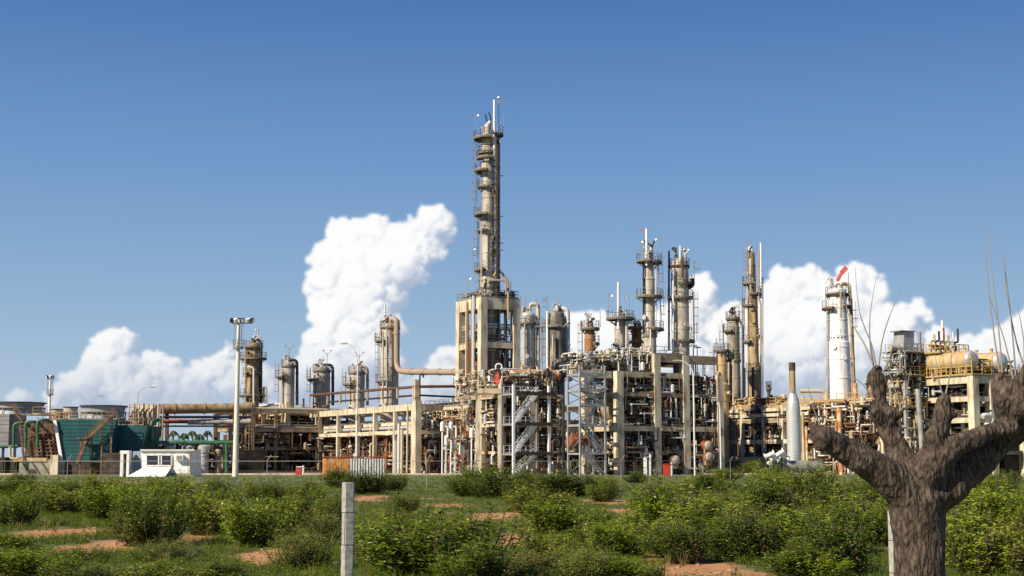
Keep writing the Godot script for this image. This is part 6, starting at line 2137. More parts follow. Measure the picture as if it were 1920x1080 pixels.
# ---------------------------------------------------------------- single things on the plant's edge
func make_yard_things() -> void:
	# white cabin
	var d := 186.0
	var t := thing("white_cabin", "white site cabin with a dark window and a sloping white skirt", "cabin", gpos(295, d), 0.0)
	t.set_meta("dist", d)
	var P := func(px: float, py: float, z: float) -> Vector3: return Vector3(lx(t, px, py), ly(t, py), z)
	var f := Form.new()
	var q := [P.call(268, 893, 0), P.call(360, 893, 0), P.call(358, 845, 0), P.call(264, 845, 0)]
	f.hexa([q[0], q[1], q[1] + Vector3(0.4, 0, -4), q[0] + Vector3(0, 0, -4), q[3], q[2], q[2] + Vector3(0.4, 0, -4), q[3] + Vector3(0, 0, -4)])
	part("cabin_wall", f, mats.bright_white, t)
	var roof := Form.new()
	roof.box((q[3] + q[2]) * 0.5 + Vector3(0.2, 0.08, -2), Vector3(q[2].x - q[3].x + 0.5, 0.16, 4.3))
	part("roof", roof, mats.white_paint, t)
	var wn := Form.new()
	wn.box(P.call(298.5, 863, 0.05), Vector3(wide(47, d), wide(20, d), 0.08))
	var win := part("window", wn, mats.window_glass, t)
	for s in [[275, 853, 322, 853], [275, 873, 322, 873], [275, 853, 275, 873], [322, 853, 322, 873], [298, 853, 298, 873], [303, 853, 303, 873]]:
		var g := Form.new()
		g.bar(P.call(s[0], s[1], 0.1), P.call(s[2], s[3], 0.1), 0.16, 0.16)
		part("window_frame", g, mats.bright_white, win)
	var sk := Form.new()
	var k := [P.call(247, 893, 2.4), P.call(318, 893, 2.4), P.call(322, 875, 0.1), P.call(272, 875, 0.1)]
	sk.hexa([k[0] - Vector3(0, 0.1, 0), k[1] - Vector3(0, 0.1, 0), k[2] - Vector3(0, 0.1, 0), k[3] - Vector3(0, 0.1, 0), k[0], k[1], k[2], k[3]])
	part("sloping_skirt", sk, mats.bright_white, t)
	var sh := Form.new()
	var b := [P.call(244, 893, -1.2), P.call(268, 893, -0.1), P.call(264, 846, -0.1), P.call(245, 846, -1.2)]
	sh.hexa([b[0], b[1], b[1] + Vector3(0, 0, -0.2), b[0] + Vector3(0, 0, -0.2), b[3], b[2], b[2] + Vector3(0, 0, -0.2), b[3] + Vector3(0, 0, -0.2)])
	part("end_panel", sh, mats.painted_shade_blue, t)  # blue-grey paints the shaded recess beside the white wall
	for px in [231.0, 242.5]:
		var g := Form.new()
		g.box(P.call(px, 868, 0.2) * Vector3(1, 0, 1) + Vector3(0, ly(t, 845) * 0.5, 0), Vector3(wide(5, d), ly(t, 845), 1.2))
		part("door_jamb", g, mats.bright_white, t)
	var hd := Form.new()
	hd.box(P.call(236.8, 848, 0.2), Vector3(wide(17, d), wide(6, d), 1.25))
	part("door_head", hd, mats.bright_white, t)
	var dr := Form.new()
	dr.box(P.call(237, 872, -0.3), Vector3(wide(8, d), wide(42, d), 0.1))
	part("door", dr, mats.black_gap, t)
	var gut := Form.new()
	gut.bar(P.call(265, 846.5, 0.12), P.call(359, 846.5, 0.12), 0.14, 0.14)
	gut.bar(P.call(356, 847, 0.1), P.call(357, 892, 0.1), 0.1, 0.1)
	part("gutter", gut, mats.rail_grey, t)
	var ac := Form.new()
	ac.box(P.call(338, 858, 0.3), Vector3(1.0, 0.7, 0.6))
	part("air_conditioner", ac, mats.white_paint, t)
	var acg := Form.new()
	acg.box(P.call(338, 858, 0.62), Vector3(0.7, 0.5, 0.04))
	part("grille", acg, mats.rail_grey, t)
	var sk2 := Form.new()
	sk2.box(P.call(340, 891, 0.06), Vector3(wide(38, d), 0.5, 0.08))
	part("stained_skirting", sk2, mats.pale_concrete, t)
	# container with one rusted end
	var cd := 152.0
	var c := thing("shipping_container", "old corrugated container, part of its long side rusted orange and the rest white", "container", gpos(608, cd), deg_to_rad(10.0))
	var L := 6.5
	var W := 3.1
	var H := 2.35
	var body := Form.new()
	body.box(Vector3(L * 0.5, H * 0.5 + 0.1, -W * 0.5), Vector3(L - 0.12, H - 0.1, W - 0.12))
	part("shell", body, mats.dark_equipment, c)
	for j in 22:
		var g := Form.new()
		var rusty := j < 9
		g.box(Vector3(0.18 + (L - 0.36) * j / 21.0, H * 0.5 + 0.1, 0.0), Vector3(0.26 if rusty else 0.17, H - 0.25, 0.16))
		part("corrugation", g, mats.orange_panel if rusty else mats.bright_white, c)
	for j in 8:
		var g := Form.new()
		g.box(Vector3(0.0, H * 0.5 + 0.1, -0.2 - (W - 0.4) * j / 7.0), Vector3(0.16, H - 0.25, 0.30))
		part("end_corrugation", g, mats.orange_panel, c)
	var lid := Form.new()
	lid.box(Vector3(L * 0.5, H + 0.15, -W * 0.5), Vector3(L + 0.2, 0.12, W + 0.2))
	part("roof", lid, mats.rust_red, c)
	# white cluster of flanged spools lying at the fence
	for j in 5:
		var u: Array = [[1443, 853, 0.5], [1452, 858, -0.6], [1462, 850, 0.7], [1470, 856, -0.4], [1447, 862, 1.2]][j]
		var s := thing("pipe_spool", "white flanged pipe spool lying in a heap beside the silver stack", "pipe spool", at(u[0], u[1], 168 + j * 0.5), 0.0, "white pipe spools by the silver stack")
		var g := Form.new()
		var dir := Vector3(cos(u[2]), sin(u[2]) * 0.8, 0.3).normalized()
		g.tube([dir * -0.6, dir * 0.6], 0.26, 10)
		part("pipe_run", g, mats.bright_white, s)
		for e in [-0.6, 0.55]:
			var h := Form.new()
			h.tube([dir * e, dir * (e + 0.1)], 0.42, 12)
			part("flange", h, mats.white_paint, s)
		var st := Form.new()
		st.bar(Vector3(0, -s.position.y, 0), Vector3(0, 0, 0), 0.14, 0.14)
		part("support", st, mats.rail_grey, s)
	var gc := thing("concrete_pipe", "thick grey pipe lying low behind the shrubs by the silver stack", "pipe", gpos(1508, 170))
	var gf := Form.new()
	gf.tube([Vector3(-2.2, 1.35, 0), Vector3(2.2, 1.35, -1.0)], 0.75, 20)
	part("pipe_run", gf, mats.grey_cladding, gc)
	for x in [-1.4, 1.4]:
		var g := Form.new()
		g.box(Vector3(x, 0.35, -0.45), Vector3(0.4, 0.7, 1.2))
		part("cradle", g, mats.pale_concrete, gc)
	var cone := thing("white_cone", "cream white cone shaped hopper lying behind the tree's forked trunk", "hopper", gpos(1660, 160))
	var cf := Form.new()
	cf.lathe(Vector3(0.1, 1.0, 0), [Vector2(0.0, -1.5), Vector2(0.42, -1.5), Vector2(1.0, 1.0), Vector2(0.95, 1.2), Vector2(0.0, 1.25)], 20, Basis(Vector3(0, -1, 0), Vector3(1, 0.0, 0.25), Vector3(0, 0, 1)))
	part("shell", cf, mats.bright_white, cone)
	var cs := Form.new()
	cs.box(Vector3(0.1, 0.2, 0), Vector3(1.6, 0.4, 0.8))
	part("cradle", cs, mats.pale_concrete, cone)
	for j in 3:
		var u: Array = [[1250, 879, 196], [1210, 866, 200], [560, 884, 205]][j]
		var r := thing("red_box", ["bright red fire box at the foot of the concrete columns", "white valve stand at the foot of the second concrete column", "red and white hydrant box at the foot of the long rack"][j], ["fire box", "valve stand", "hydrant"][j], gpos(u[0], u[2]))
		var y := high(u[1] - 8, u[2])
		var g := Form.new()
		g.box(Vector3(0, y * 0.5, 0), Vector3([0.9, 0.45, 0.8][j], y, 0.6))
		part("casing", g, [mats.red_paint, mats.white_paint, mats.red_paint][j], r)
		var h := Form.new()
		h.box(Vector3(0.2, y + 0.06, 0), Vector3([1.1, 0.6, 1.0][j], 0.12, 0.8))
		part("lid", h, [mats.red_paint, mats.silver_pipe, mats.white_paint][j], r)
		var lgs := Form.new()
		lgs.tube([Vector3(0.7, 0.0, 0.2), Vector3(0.7, y * 1.2, 0.2)], 0.16, 8)
		part("stand_pipe", lgs, mats.white_pipe, r)

func make_fence() -> void:
	# security fence of thin posts with a top rail
	var t := thing("wire_fence", "thin grey wire fence with a top rail along the plant", "fence", Vector3(0, 0, 0))
	var line := [[-60, 104.0], [125, 102.0], [500, 101.0], [800, 101.0], [1165, 104.0], [1260, 128.0], [1370, 150.0], [1480, 158.0]]
	var rng := rand(5)
	for k in line.size() - 1:
		var a := gpos(line[k][0], line[k][1])
		var b := gpos(line[k + 1][0], line[k + 1][1])
		var n := int(maxf(1, (b - a).length() / (9.0 if k < 4 else 9.0)))
		for j in n:
			var p := a.lerp(b, float(j) / n)
			var f := Form.new()
			f.tube([p, p + Vector3.UP * 2.2], 0.03, 6)
			f.tube([p + Vector3.UP * 2.15, p + Vector3(0.28, 2.55, 0)], 0.03, 6)
			part("post", f, mats.rail_grey, t)
		for y in [2.1, 1.4, 0.7, 0.1]:
			var f := Form.new()
			f.bar(a + Vector3.UP * y, b + Vector3.UP * y, 0.04 if y > 2.0 else 0.01, 0.04 if y > 2.0 else 0.01)
			part("rail" if y > 2.0 else "wire", f, mats.rail_grey, t)

# ---------------------------------------------------------------- scrub
func leaf(f: Form, p: Vector3, along: Vector3, up: Vector3, l: float, w: float) -> void:
	var side := along.cross(up).normalized() * w * 0.5
	var nn := side.cross(along).normalized()
	if nn.y < 0:
		nn = -nn
	var k := f.v.size()
	var mid := p + along * l * 0.45 - nn * w * 0.12
	for c in [p, mid + side + nn * w * 0.15, p + along * l, mid - side + nn * w * 0.15]:
		f.vert(c, nn)
	if (f.v[k + 1] - f.v[k]).cross(f.v[k + 3] - f.v[k]).dot(nn) > 0:
		f.i.append_array(PackedInt32Array([k, k + 2, k + 1, k, k + 3, k + 2]))
	else:
		f.i.append_array(PackedInt32Array([k, k + 1, k + 2, k, k + 2, k + 3]))

func shrub_meshes(seed_no: int, stems: int, leaves: int, size: float, dark: Vector3, light: Vector3, loose: float) -> Array:
	var rng := rand(seed_no)
	var f := Form.new()
	f.tinted = true
	var s := Form.new()
	# a shrub is a few unequal clumps that rise from one foot
	var lobes := []
	for k in 9:
		var a := rng.randf() * TAU
		var r := sqrt(rng.randf()) * 0.37
		lobes.append([Vector3(cos(a) * r, 0, sin(a) * r), rng.randf_range(0.66, 1.05) * (1.0 - r * 0.55), rng.randf_range(0.15, 0.25), rng.randf_range(0.72, 1.25)])
	for k in stems:
		var lobe: Array = lobes[rng.randi() % lobes.size()]
		var a := rng.randf() * TAU
		var r: float = sqrt(rng.randf()) * lobe[2]
		var tip: Vector3 = lobe[0] + Vector3(cos(a) * r, 0, sin(a) * r)
		tip.y = lobe[1] * rng.randf_range(0.6, 1.06) * (1.0 - 1.0 * r)
		if rng.randf() < 0.08:
			tip.y *= 1.22
		var foot := Vector3(tip.x, 0, tip.z) * 0.45
		var mid := foot.lerp(tip, 0.5) + Vector3(cos(a) * 0.05, -0.03, sin(a) * 0.05)
		s.tube([foot, mid, tip], 0.004, 4, false, [0.006, 0.004, 0.0015])
		var tone: float = lobe[3] * rng.randf_range(0.8, 1.2)
		var young := rng.randf()
		var dry := rng.randf() < 0.04
		for j in leaves:
			var u := pow(rng.randf(), 0.6)
			var p := foot.lerp(mid, u * 2.0) if u < 0.5 else mid.lerp(tip, u * 2.0 - 1.0)
			p += Vector3(rng.randf_range(-1, 1), rng.randf_range(-0.8, 0.8), rng.randf_range(-1, 1)) * loose * (1.2 - 0.75 * u)
			p.y = maxf(p.y, 0.02)
			var b := rng.randf() * TAU
			var along := Vector3(cos(b), rng.randf_range(-0.45, 0.85), sin(b)).normalized()
			var up := Vector3(rng.randf_range(-0.6, 0.6) - 0.45, 1.0, rng.randf_range(-0.6, 0.6) + 0.35).normalized()
			var g := tone * rng.randf_range(0.75, 1.25)
			var c := dark.lerp(light, young * u)
			if dry:
				c = Vector3(.26, .19, .09)
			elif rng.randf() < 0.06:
				c = Vector3(.36, .38, .16)  # pale tint paints sun glints on scattered leaves
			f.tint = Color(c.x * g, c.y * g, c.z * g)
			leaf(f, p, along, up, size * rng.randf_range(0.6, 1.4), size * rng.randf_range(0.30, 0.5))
	return [f.mesh(), s.mesh()]

func make_scrub() -> void:
	var lm := StandardMaterial3D.new()
	lm.resource_name = "shrub_leaf"
	lm.vertex_color_use_as_albedo = true
	lm.roughness = 0.5
	lm.metallic_specular = 0.16
	lm.backlight_enabled = true
	lm.backlight = lin(.46, .62, .07)
	lm.cull_mode = BaseMaterial3D.CULL_DISABLED
	mats["shrub_leaf"] = lm
	flat("shrub_stem", lin(.10, .075, .045), .9)
	var kinds := []
	var darks := [Vector3(0.094, 0.156, 0.011), Vector3(0.119, 0.169, 0.013), Vector3(0.060, 0.106, 0.011), Vector3(0.100, 0.144, 0.014), Vector3(0.125, 0.188, 0.011), Vector3(0.075, 0.125, 0.011), Vector3(0.106, 0.175, 0.009)]
	var lights := [Vector3(0.258, 0.302, 0.022), Vector3(0.325, 0.336, 0.034), Vector3(0.174, 0.224, 0.020), Vector3(0.280, 0.280, 0.043), Vector3(0.302, 0.336, 0.025), Vector3(0.213, 0.269, 0.020), Vector3(0.291, 0.325, 0.019)]
	for k in 7:
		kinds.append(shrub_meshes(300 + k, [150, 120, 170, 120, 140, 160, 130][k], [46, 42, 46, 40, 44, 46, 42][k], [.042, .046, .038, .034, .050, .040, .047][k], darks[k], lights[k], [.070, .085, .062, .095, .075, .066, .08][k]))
	# [photo column, row of the foot, row of the top, width, kind, label]
	var list := shrub_rows()
	var first := {}
	for s in list:
		var dist: float = EYE * LENS / (s[1] - 862.0)
		var p := at(s[0], s[1], dist)
		p.y = 0
		var h := high(s[2], dist)
		var w := wide(s[3], dist)
		var key: int = s[4]
		var o: Node3D
		if first.has(key):
			o = first[key].duplicate()
			o.name = numbered("shrub")
			add_child(o, true)
		else:
			o = Node3D.new()
			o.name = numbered("shrub")
			add_child(o, true)
			part("foliage", kinds[key][0], lm, o)
			part("stem", kinds[key][1], mats.shrub_stem, o)
			first[key] = o
		o.position = p
		o.rotation.y = fposmod(s[0] * 0.37 + s[1], 1.7) - 0.85
		o.scale = Vector3(w * 1.30, h * 1.12, w * 1.30)
		o.set_meta("label", s[5] if s[5] != "" else shrub_label(s))
		o.set_meta("category", "shrub")
		o.set_meta("group", "shrubs of the scrub land")
	# low weeds and grass between the shrubs: nobody could count them
	var rng := rand(77)
	var wf := Form.new()
	wf.tinted = true
	for k in 46:
		var a := rng.randf() * TAU
		var r := sqrt(rng.randf()) * 0.5
		var p := Vector3(cos(a) * r, rng.randf_range(0.03, 0.62) * (1.0 - r), sin(a) * r)
		var b := rng.randf() * TAU
		var g := rng.randf_range(0.7, 1.3)
		var c := Vector3(.085, .135, .012).lerp(Vector3(.205, .230, .030), rng.randf())
		wf.tint = Color(c.x * g, c.y * g, c.z * g)
		leaf(wf, p, Vector3(cos(b), rng.randf_range(-0.2, 0.8), sin(b)).normalized(), Vector3(rng.randf_range(-.5, .5), 1, rng.randf_range(-.5, .5)).normalized(), rng.randf_range(0.10, 0.19), rng.randf_range(0.04, 0.075))
	scatter("weeds", wf.mesh(), lm, 15000, 20.0, 128.0, 0.2, Vector2(0.16, 0.42), rng)
	var gf := Form.new()
	gf.tinted = true
	for k in 22:
		var a := rng.randf() * TAU
		var r := sqrt(rng.randf()) * 0.35
		var p := Vector3(cos(a) * r, 0, sin(a) * r)
		var lean := Vector3(rng.randf_range(-1, 1), 0, rng.randf_range(-1, 1)) * 0.22
		var h := rng.randf_range(0.35, 1.0)
		var side := Vector3(-sin(a * 3.0), 0, cos(a * 3.0)) * 0.022
		var g := rng.randf_range(0.75, 1.25)
		var c := Vector3(.085, .14, .018).lerp(Vector3(.20, .20, .06), rng.randf() * 0.6)
		gf.tint = Color(c.x * g, c.y * g, c.z * g)
		gf.tri(p - side, p + side, p + lean + Vector3.UP * h)
	var df := Form.new()
	df.tinted = true
	for k in 16:
		var a := rng.randf() * TAU
		var p := Vector3(cos(a), 0, sin(a)) * rng.randf() * 0.12
		var lean := Vector3(cos(a), 0, sin(a)) * rng.randf_range(0.1, 0.5)
		var side := Vector3(-sin(a), 0, cos(a)) * 0.016
		var g := rng.randf_range(0.7, 1.3)
		df.tint = Color(.27 * g, .22 * g, .09 * g)
		df.tri(p - side, p + side, p + lean + Vector3.UP * rng.randf_range(0.5, 1.0))
	scatter("dry_grass", df.mesh(), lm, 1100, 20.0, 120.0, 0.5, Vector2(0.16, 0.42), rng)
	var sf := Form.new()
	var prof := [Vector2(0, -0.3), Vector2(0.45, -0.2), Vector2(0.6, 0.05), Vector2(0.4, 0.32), Vector2(0, 0.4)]
	sf.lathe(Vector3.ZERO, prof, 6, Basis(Vector3(1, .2, 0), Vector3(-.1, 0.8, 0.2), Vector3(0.1, 0, 1.3)))
	grained("stone_soil", [[0.0, [.24, .12, .06]], [0.5, [.38, .21, .11]], [1.0, [.50, .36, .24]]], 0.05, Vector3(.9, .9, .9), .95)
	scatter("stones", sf.mesh(), mats.stone_soil, 5200, 20.0, 110.0, 9.0, Vector2(0.03, 0.13), rng)
	scatter("grass", gf.mesh(), lm, 26000, 20.0, 185.0, 0.12, Vector2(0.12, 0.30), rng)

func scatter(called: String, m: ArrayMesh, mat: Material, count: int, near: float, far: float, bare: float, size: Vector2, rng: RandomNumberGenerator) -> void:
	var places: Array[Transform3D] = []
	for k in count:
		var d := near * pow(far / near, pow(rng.randf(), 0.72))
		var x := rng.randf_range(-0.44, 0.44) * d
		var sparse := soil_at(x, -d)
		if sparse > bare * rng.randf_range(0.3, 1.6) or (called == "stones" and sparse < 0.05):
			continue
		var s := rng.randf_range(size.x, size.y) * (1.0 + 0.5 * noise.get_noise_2d(x * 3.0, d * 3.0))
		places.append(Transform3D(Basis(Vector3.UP, rng.randf() * TAU).scaled(Vector3(s * rng.randf_range(0.9, 1.5), s, s * 1.2)), Vector3(x, 0.004, -d)))
	var mm := MultiMesh.new()
	mm.transform_format = MultiMesh.TRANSFORM_3D
	mm.mesh = m
	mm.instance_count = places.size()
	for k in places.size():
		mm.set_instance_transform(k, places[k])
	var o := MultiMeshInstance3D.new()
	o.name = called
	o.multimesh = mm
	o.material_override = mat
	o.set_meta("kind", "stuff")
	o.set_meta("label", {"weeds": "low leafy weeds covering the scrub land between the shrubs", "grass": "thin dry and green grass over the scrub land", "dry_grass": "straw coloured dry grass tufts", "stones": "small stones and clods of red soil on the bare patches"}[called])
	add_child(o)

var shrub_labels := {}

func shrub_label(s: Array) -> String:
	var marks := [[45, "the grey cooling tower"], [112, "the brown louvred cooling tower side"], [180, "the teal cladding"], [232, "the teal tower's stairs"], [300, "the white cabin's sloping skirt"], [365, "the white cabin's window"], [425, "the pale blue tank"], [462, "the tall white mast"], [500, "the brown column"], [540, "the slim beige column"],
		[590, "the far end of the cream rack"], [632, "the rusted part of the container"], [690, "the concrete post"], [760, "the thick overhead pipe"], [850, "the open process structure"], [925, "the tallest tower"], [985, "the dark stair structure"], [1035, "the stained dark vessel"], [1085, "the white looped pipe"], [1140, "the galvanised stair tower"], [1190, "the first concrete column"], [1260, "the second concrete column"],
		[1325, "the third concrete column"], [1360, "the outermost concrete column"], [1405, "the grey stained column"], [1455, "the tallest stained column"], [1520, "the silver stack"], [1570, "the tree's cut limb"], [1625, "the white tower"], [1690, "the tree's tall middle limb"], [1770, "the forked trunk"], [1815, "the square flue"], [1860, "the first big drum"], [1890, "the second big drum"], [9999, "the tree's thickest limb"]]
	var where := ""
	for m in marks:
		if s[0] < m[0]:
			where = m[1]
			break
	var ratio: float = s[3] / maxf(1.0, s[1] - s[2])
	var shape: String = "wide low" if ratio > 1.7 else ("broad" if ratio > 1.25 else ("rounded" if ratio > 0.95 else "narrow upright"))
	var depth: String = "farthest" if s[1] < 932 else ("distant" if s[1] < 960 else ("middle" if s[1] < 1004 else ("near" if s[1] < 1054 else "nearest")))
	var o := "%s leafy shrub in the %s scrub below %s" % [shape, depth, where]
	shrub_labels[o] = shrub_labels.get(o, 0) + 1
	return o

func shrub_rows() -> Array:
	var rows := []
	# those that stand out
	rows.append_array([
		[820, 1076, 928, 262, 0, "largest wide bush beside the concrete post, covering the low middle ground"],
		[646, 914, 868, 74, 2, "dark bush before the rusted end of the container, behind the concrete post"],
		[700, 926, 872, 110, 2, "dark low bush before the container's white side"],
		[740, 920, 880, 60, 5, "small dark bush at the end of the container"],
		[900, 930, 866, 120, 2, "dark fence bush in front of the central process structure, first in the row"],
		[960, 934, 864, 130, 5, "dark rounded bush in front of the dark stair structure"],
		[1090, 930, 876, 190, 2, "long dark bush before the galvanised stair tower"],
		[1010, 966, 895, 120, 1, "bush with pale tips right before the dark fence bushes"],
		[1410, 889, 850, 62, 3, "dark bush in front of the low right rack, beside the white spools"],
		[1500, 952, 852, 116, 0, "tall green bush in front of the silver stack"],
		[310, 945, 878, 70, 4, "wispy bush in front of the white cabin's lower corner"],
		[190, 930, 878, 90, 1, "light green bush before the teal tower's stairs"],
		[1240, 988, 884, 150, 6, "broad light green bush before the first concrete columns"],
		[1210, 1032, 934, 130, 1, "bush standing over a bare soil patch, nearest below the concrete columns"],
	])
	for s in [[30, 985, 902, 90], [110, 962, 895, 110], [205, 975, 892, 100], [285, 1022, 908, 150], [250, 958, 892, 100], [380, 1000, 897, 120], [345, 955, 886, 90], [440, 976, 900, 100], [480, 1022, 912, 120], [548, 985, 905, 95], [60, 940, 896, 90], [140, 925, 893, 60], [420, 940, 888, 70],
			[520, 952, 892, 70], [580, 938, 893, 60], [600, 1020, 930, 90], [565, 1062, 962, 120], [60, 1085, 1010, 150], [180, 1090, 1040, 170], [330, 1092, 1042, 190], [440, 1088, 1040, 130], [620, 990, 905, 60], [10, 1030, 985, 110], [150, 1050, 1010, 90], [480, 935, 890, 60], [20, 925, 890, 60]]:
		rows.append([s[0], s[1], s[2], s[3], (int(s[0]) + int(s[1])) % 7, ""])
	for s in [[700, 1036, 950, 90], [905, 1088, 1000, 150], [965, 1082, 1005, 120], [1015, 1058, 965, 110], [1060, 1002, 922, 140], [1132, 940, 893, 60], [1105, 1082, 1000, 160], [1160, 1042, 958, 110], [1322, 1010, 900, 170], [1302, 1052, 968, 150], [1390, 960, 884, 120], [1452, 982, 875, 150],
			[1432, 1048, 948, 180], [1545, 1038, 905, 190], [1590, 998, 882, 130], [1600, 1076, 955, 180], [1500, 1082, 1012, 150], [1640, 1020, 915, 100], [1340, 930, 876, 100], [1290, 925, 884, 80], [1560, 950, 872, 90], [1440, 920, 864, 80], [1180, 1085, 1030, 110], [760, 960, 920, 60], [1040, 955, 912, 70], [1370, 1030, 950, 110], [860, 1010, 960, 70], [740, 995, 942, 80]]:
		rows.append([s[0], s[1], s[2], s[3], (int(s[0]) + int(s[1])) % 7, ""])
	for s in [[990, 925, 880, 70], [1130, 921, 888, 50], [870, 915, 884, 44], [1200, 905, 880, 50], [1365, 900, 872, 50], [1470, 905, 868, 60]]:
		rows.append([s[0], s[1], s[2], s[3], (int(s[0]) + int(s[1])) % 7, ""])
	for s in [[1835, 1078, 925, 160], [1872, 1002, 890, 130], [1905, 960, 882, 90], [1800, 1000, 905, 100], [1915, 1082, 965, 130], [1790, 1050, 935, 80], [1930, 1030, 920, 90], [1850, 940, 880, 80], [1700, 1000, 900, 120], [1760, 945, 884, 80], [1650, 940, 884, 80]]:
		rows.append([s[0], s[1], s[2], s[3], (int(s[0]) + int(s[1])) % 7, ""])
	for r in rows:
		if r[5] == "":
			r[5] = shrub_label(r)
	# lower, looser growth that closes the band
	var rng := rand(404)
	for k in 58:
		var foot := 905.0 + 170.0 * pow(rng.randf(), 1.35)
		var px := rng.randf_range(-20, 1940)
		var tall := (foot - 862.0) * rng.randf_range(0.36, 0.66) * (0.7 if foot > 985.0 else 1.0)
		var p := at(px, foot, EYE * LENS / (foot - 862.0))
		if maxf(soil_at(p.x, p.z), soil_at(p.x * 1.1, p.z * 1.1)) > -0.15 or (px > 600 and px < 660 and foot > 960) or (px > 745 and px < 862 and foot < 950):
			continue
		var row := [px, foot, foot - tall, tall * rng.randf_range(1.3, 2.6), rng.randi() % 7, ""]
		row[5] = shrub_label(row)
		if shrub_labels[row[5]] == 1:
			rows.append(row)
	return rows

# ---------------------------------------------------------------- the post and the pollarded tree
func make_near() -> void:
	grained("post_concrete", [[0.0, [.20, .19, .17]], [0.45, [.36, .345, .31]], [1.0, [.50, .48, .44]]], 0.03, Vector3(2.2, 2.2, 2.2), .9, 0.0, 5, 256, 0.15)
	post("weathered square concrete fence post with two cracks across it", 652, 12.7, 900, 25)
	post("pale concrete fence post half hidden behind the forked tree's trunk", 1678, 12.9, 952, 25)
	var bk := grained("bark", [[0.0, [.27, .215, .17]], [0.3, [.165, .125, .094]], [0.55, [.086, .063, .047]], [0.78, [.026, .018, .013]], [1.0, [.008, .006, .005]]], 0.016, Vector3(2.6, 0.8, 2.6), .95, 0.0, 5, 512, -2.6)
	for tx in [bk.albedo_texture, bk.heightmap_texture]:
		(tx as NoiseTexture2D).noise.fractal_type = FastNoiseLite.FRACTAL_RIDGED
	worn("bark", [[0.0, [.42, .36, .32]], [0.4, [.80, .78, .74]], [0.62, [1.0, .98, .95]], [1.0, [1.0, 1.0, 1.0]]], 0.02, Vector3(.9, .9, .9), 57)
	flat("shoot_bark", lin(.30, .27, .23), .8)
	pollard()

func post(label: String, px: float, d: float, top: float, w: float) -> void:
	var base := at(px, 1000, d)
	base.y = 0
	var t := thing("concrete_post", label, "fence post", base, deg_to_rad(24.0), "concrete fence posts by the road")
	var y := high(top, d)
	var h := wide(w, d) * 0.5 / 1.28
	var b := 0.012
	var rng := rand(int(px))
	var ys := [-0.3, y - wide(119.6, d), y - wide(119, d), y - wide(60.6, d), y - wide(60, d), y - 0.02]
	for k in [0, 2, 4]:
		var f := Form.new()
		var lo: float = ys[k] + (0.004 if k else 0.0)
		var hi: float = ys[k + 1]
		var off := Vector3(rng.randf_range(-.003, .003), 0, rng.randf_range(-.003, .003))
		var ring := func(yy: float, s: float) -> Array:
			var o := []
			for c in [[-1, 1, 0], [-1, 1, 1], [1, 1, 0], [1, 1, 1], [1, -1, 0], [1, -1, 1], [-1, -1, 0], [-1, -1, 1]]:
				var first: bool = (c[2] == 0) == (c[0] * c[1] > 0)
				o.append(Vector3(c[0] * (h * s - (b if first else 0.0)), yy, c[1] * (h * s - (0.0 if first else b))) + off)
			return o
		var rings := [ring.call(lo, 0.985 if k else 1.0), ring.call(lo + 0.006, 1.0), ring.call(hi - 0.008, 1.0), ring.call(hi, 0.98)]
		for r in rings.size() - 1:
			for c in 8:
				var e := (c + 1) % 8
				f.quad(rings[r][c], rings[r][e], rings[r + 1][e], rings[r + 1][c])
		for c in range(1, 7):
			f.tri(rings[3][0], rings[3][c], rings[3][c + 1])
		part("shaft", f, mats.post_concrete, t)
	var core := Form.new()
	core.box(Vector3(0, y * 0.5 - 0.05, 0), Vector3(h * 1.8, y - 0.15, h * 1.8))
	part("cracked_core", core, mats.dark_equipment, t)

